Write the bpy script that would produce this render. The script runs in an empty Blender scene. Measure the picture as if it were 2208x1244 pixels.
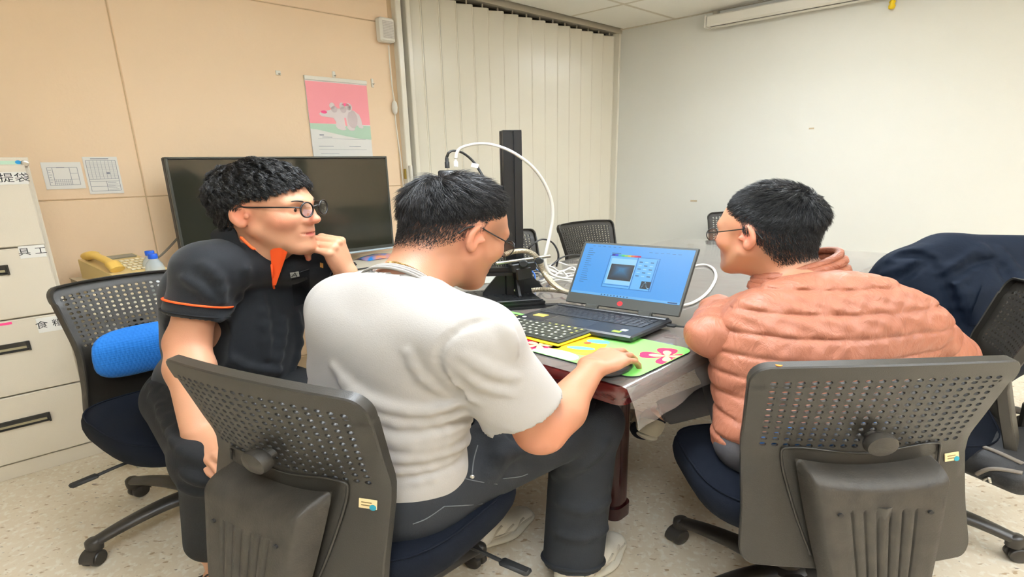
import bpy, bmesh, math, random
import numpy as np
from mathutils import Vector, Matrix

random.seed(7)
rng = np.random.default_rng(11)
SC = bpy.context.scene
COL = SC.collection

# ------------------------------------------------------------------ camera
# The lens is a wide phone lens held at eye height of a seated person and
# tipped down; nadir vanishing point fixes pitch and roll.
F_PX, CX, CY, EYE = 1030.0, 1104.0, 622.0, 1.30
_d = np.array([96.0, 4100.0, F_PX]); _d /= np.linalg.norm(_d)
_y = np.array([0, 0, 1.0]) - _d * _d[2]; _y /= np.linalg.norm(_y)
_x = np.cross(_y, -_d)
CAM_R = np.array([_x, _y, -_d])            # world rows in camera (right, down, forward) coords
cam_data = bpy.data.cameras.new('camera')
cam_data.sensor_fit = 'HORIZONTAL'; cam_data.sensor_width = 36.0
cam_data.lens = 36.0 * F_PX / 2208.0
cam_data.clip_start = 0.02
cam = bpy.data.objects.new('camera', cam_data); COL.objects.link(cam)
_M = Matrix([[*(CAM_R[i, 0], -CAM_R[i, 1], -CAM_R[i, 2]), 0] for i in range(3)] + [[0, 0, 0, 1]])
cam.matrix_world = Matrix.Translation((0, 0, EYE)) @ _M
SC.camera = cam

# ------------------------------------------------------------------ view, world
SC.view_settings.view_transform = 'Standard'
SC.view_settings.look = 'None'
SC.view_settings.gamma = 1.0
SC.view_settings.use_curve_mapping = False
SC.view_settings.exposure = -0.10
world = bpy.data.worlds.new('world'); SC.world = world; world.use_nodes = True
world.node_tree.nodes['Background'].inputs[0].default_value = (1.0, 0.97, 0.92, 1)
world.node_tree.nodes['Background'].inputs[1].default_value = 0.35

# People and furniture in this room read broad; every mesh is built this much
# wider along X than its textbook proportions, walls included.
WIDE = 1.32
LAMP_POWER = 16.0
FILL_UP = 66.0                               # uplight added to brighten the ceiling and upper walls
LAMP_COLOR = (0.90, 1.0, 1.15)

def ray(px, py):
    r = CAM_R @ np.array([(px - CX) / F_PX, (py - CY) / F_PX, 1.0])
    return np.array([r[0] / WIDE, r[1], r[2]])
O0 = np.array([0, 0, EYE])
def onz(px, py, z):                         # point of a level z
    r = ray(px, py); return O0 + r * ((z - EYE) / r[2])
def at(px, py, Y):                          # point at distance Y from the photographer
    r = ray(px, py); return O0 + r * (Y / r[1])
def onp(px, py, P, n):                      # point of a plane
    r = ray(px, py); return O0 + r * (((P - O0) @ n) / (r @ n))
def A(*a): return np.array(a, float)
def unit(v): v = np.asarray(v, float); return v / np.linalg.norm(v)
def rotz(a): c, s = math.cos(a), math.sin(a); return np.array([[c, -s, 0], [s, c, 0], [0, 0, 1.0]])
def rotx(a): c, s = math.cos(a), math.sin(a); return np.array([[1.0, 0, 0], [0, c, -s], [0, s, c]])
def roty(a): c, s = math.cos(a), math.sin(a); return np.array([[c, 0, s], [0, 1.0, 0], [-s, 0, c]])
def frame(ex, ez):                          # columns: ex, ey, ez (ez made perpendicular)
    ex = unit(ex); ez = unit(np.asarray(ez) - ex * (np.asarray(ez) @ ex)); return np.array([ex, np.cross(ez, ex), ez]).T

# ------------------------------------------------------------------ ceiling lamps: down panels, and uplights added to brighten the ceiling
def area_lamp(name, t, sx, sy, rz, power, up=False):
    l = bpy.data.lights.new(name, 'AREA'); l.shape = 'RECTANGLE'; l.size = sx * WIDE; l.size_y = sy
    l.energy = power; l.color = LAMP_COLOR; l.spread = math.radians(165)
    o = bpy.data.objects.new(name, l); COL.objects.link(o)
    o.location = (t[0] * WIDE, t[1], t[2]); o.rotation_euler = (math.pi if up else 0, 0, rz)
    return o

# ------------------------------------------------------------------ materials
def lin(c):
    c = np.asarray(c, float) / 255.0
    return tuple(np.where(c <= 0.04045, c / 12.92, ((c + 0.055) / 1.055) ** 2.4))
def mat(name, rgb, rough=0.5, metal=0.0, spec=0.5, bump=None, var=None, emit=None, alpha=1.0, trans=0.0,
        sss=0.0, coat=0.0, sheen=0.0, attr=None, stretch=None, aniso=None, speck=None, bump2=None):
    m = bpy.data.materials.new(name); m.use_nodes = True
    nt = m.node_tree; N = nt.nodes; L = nt.links; b = N['Principled BSDF']
    col = (*lin(rgb), 1)
    b.inputs['Base Color'].default_value = col
    b.inputs['Roughness'].default_value = rough
    b.inputs['Metallic'].default_value = metal
    b.inputs['Specular IOR Level'].default_value = spec
    b.inputs['Alpha'].default_value = alpha
    b.inputs['Transmission Weight'].default_value = trans
    b.inputs['Coat Weight'].default_value = coat
    b.inputs['Sheen Weight'].default_value = sheen
    if sss:
        b.inputs['Subsurface Weight'].default_value = sss
        b.inputs['Subsurface Radius'].default_value = (0.012, 0.005, 0.003); b.inputs['Subsurface Scale'].default_value = 1.0
    tc = None
    def coord():
        nonlocal tc
        if tc is None:
            t = N.new('ShaderNodeTexCoord'); mp = N.new('ShaderNodeMapping')
            if stretch: mp.inputs['Scale'].default_value = stretch
            L.new(t.outputs['Object'], mp.inputs['Vector']); tc = mp
        return tc.outputs['Vector']
    cur = None
    if attr:
        a = N.new('ShaderNodeAttribute'); a.attribute_name = attr
        cur = a.outputs['Color']; L.new(cur, b.inputs['Base Color'])
    if var:                                   # (scale, amount[, second colour])
        n = N.new('ShaderNodeTexNoise'); n.inputs['Scale'].default_value = var[0]; n.inputs['Detail'].default_value = 6
        L.new(coord(), n.inputs['Vector'])
        mx = N.new('ShaderNodeMix'); mx.data_type = 'RGBA'
        c2 = (*lin(var[2]), 1) if len(var) > 2 else tuple(x * 0.6 for x in col[:3]) + (1,)
        mr = N.new('ShaderNodeMapRange'); mr.inputs[1].default_value = 0.35; mr.inputs[2].default_value = 0.65
        mr.inputs[4].default_value = var[1]
        L.new(n.outputs[0], mr.inputs[0]); L.new(mr.outputs[0], mx.inputs[0])
        if cur is not None: L.new(cur, mx.inputs[6])
        else: mx.inputs[6].default_value = col
        mx.inputs[7].default_value = c2
        cur = mx.outputs[2]; L.new(cur, b.inputs['Base Color'])
    if bump:                                  # (scale, distance)
        n = N.new('ShaderNodeTexNoise'); n.inputs['Scale'].default_value = bump[0]; n.inputs['Detail'].default_value = 4
        L.new(coord(), n.inputs['Vector'])
        bp = N.new('ShaderNodeBump'); bp.inputs['Distance'].default_value = bump[1]; bp.inputs['Strength'].default_value = 1.0
        L.new(n.outputs[0], bp.inputs['Height']); L.new(bp.outputs[0], b.inputs['Normal'])
    if emit:
        b.inputs['Emission Color'].default_value = (*lin(emit[0]), 1); b.inputs['Emission Strength'].default_value = emit[1]
    return m

# ------------------------------------------------------------------ mesh helper
class MB:
    def __init__(s): s.v = []; s.f = []; s.m = []; s.n = 0; s.mi = 0
    def add(s, vs, fs, mi=None):
        vs = np.asarray(vs, float); s.v.append(vs); n = s.n
        for f in fs: s.f.append(tuple(int(i) + n for i in f)); s.m.append(s.mi if mi is None else mi)
        s.n += len(vs); return s
    def box(s, c, d, R=None, bev=0.0, mi=None):
        c = np.asarray(c, float); h = np.asarray(d, float) / 2
        if bev <= 0:
            vs = np.array([[x, y, z] for z in (-1, 1) for y in (-1, 1) for x in (-1, 1)], float) * h
            fs = [(0, 2, 3, 1), (4, 5, 7, 6), (0, 1, 5, 4), (2, 6, 7, 3), (0, 4, 6, 2), (1, 3, 7, 5)]
        else:
            bev = min(bev, h.min() * 0.95); vs = []; idx = {}
            for sx in (-1, 1):
                for sy in (-1, 1):
                    for sz in (-1, 1):
                        for ax in range(3):
                            p = np.array([sx, sy, sz]) * (h - bev); p[ax] += np.array([sx, sy, sz])[ax] * bev
                            idx[(sx, sy, sz, ax)] = len(vs); vs.append(p)
            fs = []
            for ax in range(3):
                o = [i for i in range(3) if i != ax]
                for sg in (-1, 1):
                    q = []
                    for (p1, p2) in ((-1, -1), (1, -1), (1, 1), (-1, 1)):
                        k = [0, 0, 0]; k[ax] = sg; k[o[0]] = p1; k[o[1]] = p2; q.append(idx[(*k, ax)])
                    fs.append(q)
            for ax in range(3):                       # edge chamfers
                o = [i for i in range(3) if i != ax]
                for s1 in (-1, 1):
                    for s2 in (-1, 1):
                        k0 = [0, 0, 0]; k1 = [0, 0, 0]; k0[ax] = -1; k1[ax] = 1
                        for k in (k0, k1): k[o[0]] = s1; k[o[1]] = s2
                        fs.append((idx[(*k0, o[0])], idx[(*k1, o[0])], idx[(*k1, o[1])], idx[(*k0, o[1])]))
            for sx in (-1, 1):
                for sy in (-1, 1):
                    for sz in (-1, 1): fs.append([idx[(sx, sy, sz, a)] for a in range(3)])
            vs = np.array(vs)
        if R is not None: vs = vs @ np.asarray(R).T
        return s.add(vs + c, fs, mi)
    def tube(s, pts, r, n=8, cap=True, flat=1.0, mi=None, closed=False):
        P = np.asarray(pts, float); m = len(P); r = np.broadcast_to(np.asarray(r, float), (m,))
        T = np.gradient(P, axis=0) if not closed else (np.roll(P, -1, 0) - np.roll(P, 1, 0))
        T /= np.linalg.norm(T, axis=1)[:, None] + 1e-12
        up = A(0, 0, 1) if abs(T[0][2]) < 0.9 else A(1, 0, 0)
        u = unit(np.cross(up, T[0])); vs = []
        for i in range(m):
            u = u - T[i] * (u @ T[i]); u = unit(u); w = np.cross(T[i], u)
            for k in range(n):
                a = 2 * math.pi * k / n; vs.append(P[i] + r[i] * (u * math.cos(a) + w * math.sin(a) * flat))
        fs = []
        for i in range(m if closed else m - 1):
            j = (i + 1) % m
            for k in range(n): fs.append((i * n + k, i * n + (k + 1) % n, j * n + (k + 1) % n, j * n + k))
        if cap and not closed: fs.append(tuple(range(n))[::-1]); fs.append(tuple((m - 1) * n + k for k in range(n)))
        return s.add(vs, fs, mi)
    def lathe(s, prof, c=(0, 0, 0), R=None, n=24, mi=None):      # prof: (radius, height) pairs
        vs = []; fs = []; m = len(prof)
        for (r, z) in prof:
            for k in range(n):
                a = 2 * math.pi * k / n; vs.append((r * math.cos(a), r * math.sin(a), z))
        for i in range(m - 1):
            for k in range(n): fs.append((i * n + k, i * n + (k + 1) % n, (i + 1) * n + (k + 1) % n, (i + 1) * n + k))
        if prof[0][0] > 1e-6: fs.append(tuple(range(n))[::-1])
        if prof[-1][0] > 1e-6: fs.append(tuple((m - 1) * n + k for k in range(n)))
        vs = np.array(vs)
        if R is not None: vs = vs @ np.asarray(R).T
        return s.add(vs + np.asarray(c, float), fs, mi)
    def prism(s, poly, O, ex, ey, d, mi=None):                   # 2D outline in (ex, ey) extruded by vector d
        O = np.asarray(O, float); ex = np.asarray(ex, float); ey = np.asarray(ey, float); d = np.asarray(d, float); n = len(poly)
        b = [O + ex * p[0] + ey * p[1] for p in poly]
        vs = b + [q + d for q in b]
        fs = [tuple(range(n))[::-1], tuple(range(n, 2 * n))] + [(i, (i + 1) % n, n + (i + 1) % n, n + i) for i in range(n)]
        return s.add(vs, fs, mi)
    def grid(s, G, mi=None, closed_u=False):                     # G[i][j] points
        G = np.asarray(G, float); a, b = G.shape[:2]; fs = []
        for i in range(a - 1 if not closed_u else a):
            for j in range(b - 1):
                i2 = (i + 1) % a; fs.append((i * b + j, i2 * b + j, i2 * b + j + 1, i * b + j + 1))
        return s.add(G.reshape(-1, 3), fs, mi)
    def xf(s, O, R):
        s.v = [np.concatenate(s.v) @ np.asarray(R).T + np.asarray(O)]; return s
    def build(s, name, mats, parent=None, O=(0, 0, 0), smooth=None, kind=None, label=None, weld=False):
        return mesh_obj(name, np.concatenate(s.v), s.f, s.m, mats, parent, O, smooth, kind, label, True)

def mesh_obj(name, V, Fc, mi, mats, parent=None, O=(0, 0, 0), smooth=None, kind=None, label=None, fixn=False):
    """V in textbook proportions, absolute; baked WIDE along X round the object's own origin O."""
    if parent is not None: O = parent['_O']
    O = np.asarray(O, float)
    V = (np.asarray(V, float) - O) * A(WIDE, 1, 1)
    me = bpy.data.meshes.new(name)
    if isinstance(Fc, np.ndarray):
        k = Fc.shape[1]; nf = len(Fc)
        me.vertices.add(len(V)); me.vertices.foreach_set('co', V.astype(np.float32).ravel())
        me.loops.add(nf * k); me.loops.foreach_set('vertex_index', Fc.astype(np.int32).ravel())
        me.polygons.add(nf); me.polygons.foreach_set('loop_start', np.arange(0, nf * k, k, dtype=np.int32))
        me.polygons.foreach_set('loop_total', np.full(nf, k, dtype=np.int32))
        me.update(calc_edges=True)
    else:
        me.from_pydata([tuple(p) for p in V], [], Fc)
    if not isinstance(mats, (list, tuple)): mats = [mats]
    for m in mats: me.materials.append(m)
    if mi is not None and len(mats) > 1: me.polygons.foreach_set('material_index', np.asarray(mi, np.int32))
    if fixn:
        bm = bmesh.new(); bm.from_mesh(me); bmesh.ops.recalc_face_normals(bm, faces=bm.faces); bm.to_mesh(me); bm.free()
    if smooth:
        me.polygons.foreach_set('use_smooth', np.ones(len(me.polygons), bool))
        if smooth is not True: me.set_sharp_from_angle(angle=math.radians(smooth))
    me.update()
    o = bpy.data.objects.new(name, me); COL.objects.link(o)
    if parent is not None: o.parent = parent
    else: o.location = tuple(O * A(WIDE, 1, 1))
    o['_O'] = tuple(O)
    if kind: o['kind'] = kind
    if label: o['label'] = label
    return o
def thing(name, O, label, cat, group=None):
    o = bpy.data.objects.new(name, None); COL.objects.link(o); O = np.asarray(O, float)
    o.location = tuple(O * A(WIDE, 1, 1)); o.empty_display_size = 0.05
    o['_O'] = tuple(O); return tag(o, label, cat, group)
def tag(o, label, cat, group=None):
    o['label'] = label; o['category'] = cat
    if group: o['group'] = group
    return o
def copy_child(o, parent, off):                                  # same mesh again, moved by off (textbook units)
    c = o.copy(); COL.objects.link(c); c.parent = parent
    c.location = Vector(o.location) + Vector((off[0] * WIDE, off[1], off[2])); return c
FONT = None
def text_mesh(txt, size, O, ex, ey, mat_, name, parent, depth=0.0004, align='CENTER', bold=0.0, sx=1.0):
    cu = bpy.data.curves.new('t', 'FONT'); cu.body = txt; cu.size = size; cu.align_x = align; cu.align_y = 'CENTER'
    cu.offset = bold; cu.resolution_u = 2
    to = bpy.data.objects.new('t', cu); COL.objects.link(to)
    dg = bpy.context.evaluated_depsgraph_get(); me = bpy.data.meshes.new_from_object(to.evaluated_get(dg))
    V = np.array([v.co for v in me.vertices]).reshape(-1, 3); Fc = [tuple(p.vertices) for p in me.polygons]
    bpy.data.objects.remove(to); bpy.data.curves.remove(cu); bpy.data.meshes.remove(me)
    if len(V) == 0: return None
    ex = unit(ex); ey = unit(ey); n = np.cross(ex, ey)
    W = np.asarray(O) + V[:, :1] * ex * sx + V[:, 1:2] * ey + n * depth
    return mesh_obj(name, W, Fc, None, mat_, parent, (O if parent is None else (0, 0, 0)))

def bez(P, n=24):                                                # Catmull-Rom through points
    P = np.asarray(P, float); Q = np.vstack([2 * P[0] - P[1], P, 2 * P[-1] - P[-2]]); out = []
    for i in range(len(P) - 1):
        a, b, c, d = Q[i:i + 4]
        for t in np.linspace(0, 1, n, endpoint=False):
            out.append(0.5 * (2 * b + (c - a) * t + (2 * a - 5 * b + 4 * c - d) * t * t + (3 * b - a - 3 * c + d) * t ** 3))
    out.append(P[-1]); return np.array(out)
# ================================================================== ROOM
HC = 2.55
CORNER = onz(1335, 66, HC); CORNER[2] = 0
DA = unit(A(.788 / WIDE, .6157, 0)); NA = A(DA[1], -DA[0], 0)     # left wall direction and its normal into the room
DB = unit(A(.80 / WIDE, -.60, 0)); NB = A(DB[1], -DB[0], 0)       # right wall direction and normal into the room
def lw(px, py, off=0.0):                                          # pixel -> (s, z) on the left wall plane
    p = onp(px, py, CORNER + NA * off, NA); return (p - CORNER) @ DA, p[2]
def rw(px, py, off=0.0):
    p = onp(px, py, CORNER + NB * off, NB); return (p - CORNER) @ DB, p[2]
def LW(s, z, off=0.0): return CORNER + DA * s + NA * off + A(0, 0, z)
def RW(s, z, off=0.0): return CORNER + DB * s + NB * off + A(0, 0, z)
RA = np.array([DA, -NA, A(0, 0, 1)]).T                            # box frame along left wall (x along, y into wall)
RB = np.array([DB, -NB, A(0, 0, 1)]).T
Z1 = A(0, 0, 1)

M_peach = mat('peach_wall_panel', (240, 212, 178), .55, bump=(60, .0006), var=(1.2, .05, (236, 200, 158)))
M_joint = mat('wall_joint', (196, 168, 132), .8)
M_cream = mat('cream_wall_paint', (230, 229, 220), .5, bump=(180, .0005), var=(.8, .05, (228, 212, 184)))
M_white = mat('white_plastic', (236, 232, 220), .4)
M_offwhite = mat('offwhite_enamel', (236, 230, 213), .22, var=(3, .05))
M_ceil = mat('ceiling_tile_face', (246, 242, 230), .85, bump=(120, .001), var=(150, .08))
M_tbar = mat('ceiling_grid_metal', (214, 204, 182), .5)
M_dark = mat('dark_gap', (70, 62, 50), .8)

# floor with speckled vinyl
def floor_material():
    m = mat('speckled_vinyl', (226, 206, 170), .38, spec=.4)
    nt = m.node_tree; N = nt.nodes; L = nt.links; b = N['Principled BSDF']
    t = N.new('ShaderNodeTexCoord'); base = None
    def layer(scale, sx, lo, hi, colr, rot, prev):
        mp = N.new('ShaderNodeMapping'); mp.inputs['Scale'].default_value = (scale * sx, scale, scale); mp.inputs['Rotation'].default_value = (0, 0, rot)
        L.new(t.outputs['Object'], mp.inputs[0])
        n = N.new('ShaderNodeTexNoise'); n.inputs['Scale'].default_value = 1; n.inputs['Detail'].default_value = 3; n.inputs['Distortion'].default_value = .3
        L.new(mp.outputs[0], n.inputs['Vector'])
        mr = N.new('ShaderNodeMapRange'); mr.inputs[1].default_value = lo; mr.inputs[2].default_value = hi; L.new(n.outputs[0], mr.inputs[0])
        mx = N.new('ShaderNodeMix'); mx.data_type = 'RGBA'; L.new(mr.outputs[0], mx.inputs[0])
        if prev is None: mx.inputs[6].default_value = (*lin((230, 216, 192)), 1)
        else: L.new(prev, mx.inputs[6])
        mx.inputs[7].default_value = (*lin(colr), 1); return mx.outputs[2]
    c = layer(9, 1, .4, .7, (222, 206, 180), 0, None)
    c = layer(46, 1, .52, .64, (238, 229, 210), .4, c)
    c = layer(60, .42, .62, .70, (184, 156, 122), .9, c)
    c = layer(95, .36, .68, .73, (128, 112, 96), .7, c)
    L.new(c, b.inputs['Base Color']); return m
M_floor = floor_material()
mb = MB(); mb.box((1.0, 1.6, -.03), (9, 10, .06)); mb.build('floor', M_floor, O=(0, 0, 0), kind='structure')

# left wall: backing and panels with recessed joints
SE = lw(860, 200)[0]                                              # right end of the panelled wall
seam_s = lw(228, 0)[0]; zlo = lw(110, 433)[1]; zhi = lw(545, 0)[1]
mb = MB(); mb.box(LW((SE - 6.5) / 2, HC / 2, -.0545), (6.5 + SE, .10, HC), RA)
wl = mb.build('wall_left', M_joint, O=LW(-4, 0, -.05), kind='structure')
for (s0, s1) in ((seam_s - 2.4, seam_s - 1.2), (seam_s - 1.2, seam_s), (seam_s, SE - .03)):
    for (z0, z1) in ((0.0, zlo), (zlo, zhi), (zhi, HC)):
        mb = MB(); g = .0024
        mb.box(LW((s0 + s1) / 2, (z0 + z1) / 2, -.0085), (s1 - s0 - 2 * g, .017, z1 - z0 - 2 * g), RA, bev=.003)
        mb.build('panel', M_peach, wl)

# right wall, back walls (behind the photographer), ceiling
mb = MB(); mb.box(RW(3.0, HC / 2, -.05), (6.4, .10, HC), RB); mb.build('wall_right', M_cream, O=RW(2, 0), kind='structure')
BK0 = LW(-6.4, 0); mb = MB(); mb.box(BK0 + NA * 3.0 + A(0, 0, HC / 2), (6.6, .1, HC), RB); mb.build('wall_back', M_cream, O=BK0, kind='structure')
RT0 = RW(6.1, 0); mb = MB(); mb.box(RT0 - DA * 3.4 + A(0, 0, HC / 2), (7.0, .1, HC), RA); mb.build('wall_front', M_peach, O=RT0, kind='structure')

mb = MB(); mb.box(LW(-3.2, HC + .09, 3.0), (6.8, 6.6, .06), RA); ceil = mb.build('ceiling', M_tbar, O=LW(-2, HC), kind='structure')
# T-bar grid: tiles are 0.6 squares, crossing seen at (1345, 9)
X0 = onz(1345, 9, HC); cs = (X0 - CORNER) @ DA; cn = (X0 - CORNER) @ NA
lamps = []                                                        # troffers replace one tile pair each
LAMP_AT = [(-2, 2), (-3, 6), (-5, 2), (-5, 6), (-7, 4)]
tile0 = None; TS = .60
for i in range(-10, 3):
    for j in range(-6, 10):
        s0 = cs + i * TS; n0 = cn + j * TS; s1 = s0 + TS; n1 = n0 + TS
        if s1 < -6.3 or s0 > 0.0 or n1 < 0.02 or n0 > 5.9: continue
        if (i, j) in LAMP_AT: lamps.append((s0 + TS / 2, n0 + TS / 2))
        s0c, s1c, n0c, n1c = max(s0, -6.3), min(s1, -.0), max(n0, .045), min(n1, 5.95)
        if s1c - s0c < .05 or n1c - n0c < .05: continue
        full = (s1c - s0c > TS - 1e-6) and (n1c - n0c > TS - 1e-6); cc = LW((s0c + s1c) / 2, HC + .006, (n0c + n1c) / 2)
        if full and tile0 is not None:
            copy_child(tile0[0], ceil, cc - tile0[1]); continue
        mb = MB(); mb.box(cc, (s1c - s0c - .022, n1c - n0c - .022, .014), RA, bev=.003)
        t_ = mb.build('ceiling_tile', M_ceil, ceil)
        if full: tile0 = (t_, cc)
mb = MB()                                                         # the exposed grid bars
for i in range(-10, 3):
    s = cs + i * TS
    if -6.3 < s < -.02: mb.box(LW(s, HC + .004, 3.0), (.022, 5.9, .010), RA)
for j in range(-6, 10):
    n = cn + j * TS
    if .06 < n < 5.9: mb.box(LW(-3.15, HC + .0045, n), (6.3, .022, .010), RA)
mb.box(RW(3.0, HC + .002, .012), (6.0, .024, .012), RB)
mb.build('grid_bars', M_tbar, ceil)
M_trof = mat('troffer_white', (240, 238, 230), .4)
for (s, n) in lamps:
    dr_ = .06 if s > -1.4 else .30; mb = MB()                       # drop added so the uplights spread; small by the end wall
    for q in (-1, 1):
        mb.box(LW(s + q * .285, HC - dr_ - .015, n), (.02, .59, .035), RA); mb.box(LW(s, HC - dr_ - .015, n + q * .285), (.59, .02, .035), RA); mb.tube([LW(s + q * .2, HC - dr_, n), LW(s + q * .2, HC, n)], .006, 6)
    mb.build('lamp_frame', M_trof, ceil)
    area_lamp('ceiling_lamp', LW(s, HC - dr_ - .022, n), .5, .5, math.atan2(DA[1], DA[0]), LAMP_POWER * (1.25 if s > -1.4 else 1)); area_lamp('ceiling_fill_up', LW(s, HC - dr_ - .006, n), .5, .5, math.atan2(DA[1], DA[0]), FILL_UP, True)  # the upward lamp is added fill for the ceiling

# skirting
M_base = mat('baseboard_vinyl', (196, 172, 138), .5)
mb = MB(); mb.box(RW(3.0, .05, .006), (6.0, .012, .10), RB, bev=.003); mb.build('baseboard_right', M_base, O=RW(3, 0), kind='structure')
mb = MB(); mb.box(LW((SE - 6.3) / 2, .05, .006), (6.3 + SE, .012, .10), RA, bev=.003); mb.build('baseboard_left', M_base, O=LW(-4, 0), kind='structure')

# ---- folding partition: zigzag slats on a ceiling track
S_P0 = lw(882, 60)[0]; S_P1 = lw(1331, 120)[0]
part = thing('folding_partition', LW((S_P0 + S_P1) / 2, 0, 0), 'cream accordion folding partition of tall glossy slats between peach wall and right corner', 'partition')
NPL = 15; per = (S_P1 - S_P0) / NPL; dep = .045; ZT = HC - .055; first = None
for k in range(NPL):
    sA = S_P0 + k * per; sM = sA + per * .66; sB = sA + per
    for (p0, o0, p1, o1) in ((sA, 0, sM, dep), (sM, dep, sB, 0)):
        q0, q1 = LW(p0, 0, -.05 + o0), LW(p1, 0, -.05 + o1); dv = q1 - q0; w = np.linalg.norm(dv); ex = dv / w; Rr = np.array([ex, np.cross(Z1, ex), Z1]).T
        mb = MB(); mb.box((q0 + q1) / 2 + A(0, 0, (ZT + .03) / 2), (w - .004, .009, ZT - .03), Rr, bev=.003)
        mb.build('slat', M_offwhite, part)
M_hinge = mat('partition_hinge', (190, 176, 148), .5)
mb = MB()
for k in range(NPL + 1):
    p = LW(S_P0 + k * per, 0, -.052); mb.tube([p + A(0, 0, .03), p + A(0, 0, ZT)], .004, 6)
    if k < NPL:
        p = LW(S_P0 + k * per + per * .66, 0, -.05 + dep - .004); mb.tube([p + A(0, 0, .03), p + A(0, 0, ZT)], .003, 6)
mb.build('hinge_strips', M_hinge, part)
M_track = mat('track_metal', (190, 182, 164), .35, .3)
mb = MB(); mb.box(LW((S_P0 + S_P1) / 2, HC - .012, -.03), (S_P1 - S_P0 + .06, .09, .03), RA, bev=.004)
mb.box(LW((S_P0 + S_P1) / 2, HC - .012, .022), (S_P1 - S_P0 + .06, .012, .045), RA)
mb.build('track', M_track, part)
mb = MB()
for k in range(NPL): mb.tube([LW(S_P0 + (k + .5) * per, HC - .06, -.03), LW(S_P0 + (k + .5) * per, HC - .015, -.03)], .006, 6)
mb.build('hangers', M_track, part)
mb = MB(); mb.box(LW((S_P0 + S_P1) / 2, HC / 2, -.14), (S_P1 - S_P0 + .5, .04, HC), RA); mb.build('wall_partition', M_dark, O=LW(-1, 0, -.14), kind='structure')
# jamb posts beside the partition
mb = MB(); sj = (SE + S_P0) / 2
mb.box(LW(SE + .012, HC / 2, .008), (.035, .05, HC), RA, bev=.004); mb.build('trim_1', M_offwhite, O=LW(SE, 0), kind='structure')
mb = MB(); mb.box(LW(S_P0 - .014, HC / 2, -.004), (.028, .05, HC), RA, bev=.004); mb.build('trim_2', M_offwhite, O=LW(S_P0, 0), kind='structure')
mb = MB(); mb.box(LW(S_P1 + .004, HC / 2, -.01), (.02, .06, HC), RA, bev=.003); mb.build('trim_3', M_offwhite, O=LW(S_P1, 0), kind='structure')
# partition handle on the jamb
sh, zh = lw(876, 375)
mb = MB(); P_ = LW(sh, zh, .035)
mb.tube([LW(sh, zh - .055, .01), LW(sh, zh - .055, .045), LW(sh, zh + .055, .045), LW(sh, zh + .055, .01)], .009, 8)
mb.box(LW(sh - .03, zh, .03), (.012, .01, .07), RA, bev=.002, mi=1)
mb.build('handle', [M_white, mat('brass_latch', (150, 130, 60), .35, .8)], part)

# ---- projector screen case on the right wall
s0, z0 = rw(1537, 52); s1 = s0 + 2.3; zc = z0 + .005
scr = thing('projector_screen', RW(s0 + 1, zc, .05), 'long white rolled projector screen case mounted high on the cream wall', 'projector screen')
mb = MB(); Rr = np.array([DB, -NB, Z1]).T
mb.box(RW((s0 + s1) / 2, zc, .055), (s1 - s0, .09, .085), RB, bev=.012); mb.build('case', M_white, scr)
mb = MB(); mb.box(RW((s0 + s1) / 2 + .01, zc - .05, .055), (s1 - s0 - .03, .03, .012), RB, bev=.003); mb.build('bottom_bar', mat('screen_bar', (225, 220, 205), .4), scr)
mb = MB(); mb.box(RW((s0 + s1) / 2 + .01, zc - .0425, .055), (s1 - s0 - .03, .05, .004), RB); mb.build('slot', mat('slot_grey', (120, 115, 105), .7), scr)
mb = MB(); mb.box(RW(s0 - .004, zc - .002, .055), (.012, .098, .098), RB, bev=.01); mb.build('end_cap', M_white, scr)
mb = MB(); mb.box(RW(s0 + .03, zc + .06, .02), (.03, .04, .05), RB, bev=.004); mb.build('bracket', M_track, scr)
# yellow tag hanging under the case
s_, z_ = rw(1927, 12); mb = MB(); mb.lathe([(.0, -.03), (.014, -.026), (.018, -.008), (.012, .006), (.017, .018), (.009, .032), (0, .035)], RW(s_, z_, .03), None, 10)
tag(mb.build('pull_tag', mat('yellow_plastic', (240, 205, 20), .4), O=RW(s_, z_, .03), smooth=True), 'small yellow pull tag hanging at top edge of cream wall', 'tag')
M_scuff = mat('scuff', (196, 178, 148), .7)
for (px, py, w, h) in ((1750, 277, .03, .012), (1496, 433, .05, .016)):
    s_, z_ = rw(px, py); mb = MB(); mb.box(RW(s_, z_, .002), (w, .004, h), RB, bev=.001)
    tag(mb.build('wall_plate', M_scuff, O=RW(s_, z_)), 'tiny beige patch on cream wall ' + ('under the projector screen' if px > 1600 else 'near the corner above the table'), 'patch')
# ================================================================== OFFICE CHAIRS
M_shell = mat('black_shell_plastic', (43, 40, 35), .42, bump=(500, .0004))
M_cover = mat('bracket_cover_plastic', (47, 43, 37), .55, bump=(250, .0006), var=(30, .3, (74, 68, 59)))
M_chairleg = mat('chair_base_plastic', (46, 42, 37), .4)
M_seat = mat('navy_black_seat_cloth', (13, 18, 28), .95, bump=(900, .0008), spec=.2)
M_blue = mat('blue_mesh_cloth', (0, 110, 200), .75, sheen=.2)
def mesh_weave(m, scale, dist):
    nt = m.node_tree; N = nt.nodes; L = nt.links
    t = N.new('ShaderNodeTexCoord'); v = N.new('ShaderNodeTexVoronoi'); v.inputs['Scale'].default_value = scale; v.inputs['Randomness'].default_value = .15
    L.new(t.outputs['Object'], v.inputs['Vector']); b = N.new('ShaderNodeBump'); b.inputs['Distance'].default_value = dist
    L.new(v.outputs['Distance'], b.inputs['Height']); L.new(b.outputs[0], N['Principled BSDF'].inputs['Normal'])
mesh_weave(M_blue, 110, .002)
M_steel = mat('brushed_steel', (190, 188, 182), .28, 1.0)
M_black = mat('black_matte', (20, 20, 20), .6)
M_tag = mat('asset_label', (222, 200, 150), .5)
M_teal = mat('teal_dot', (20, 140, 160), .5)
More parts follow.
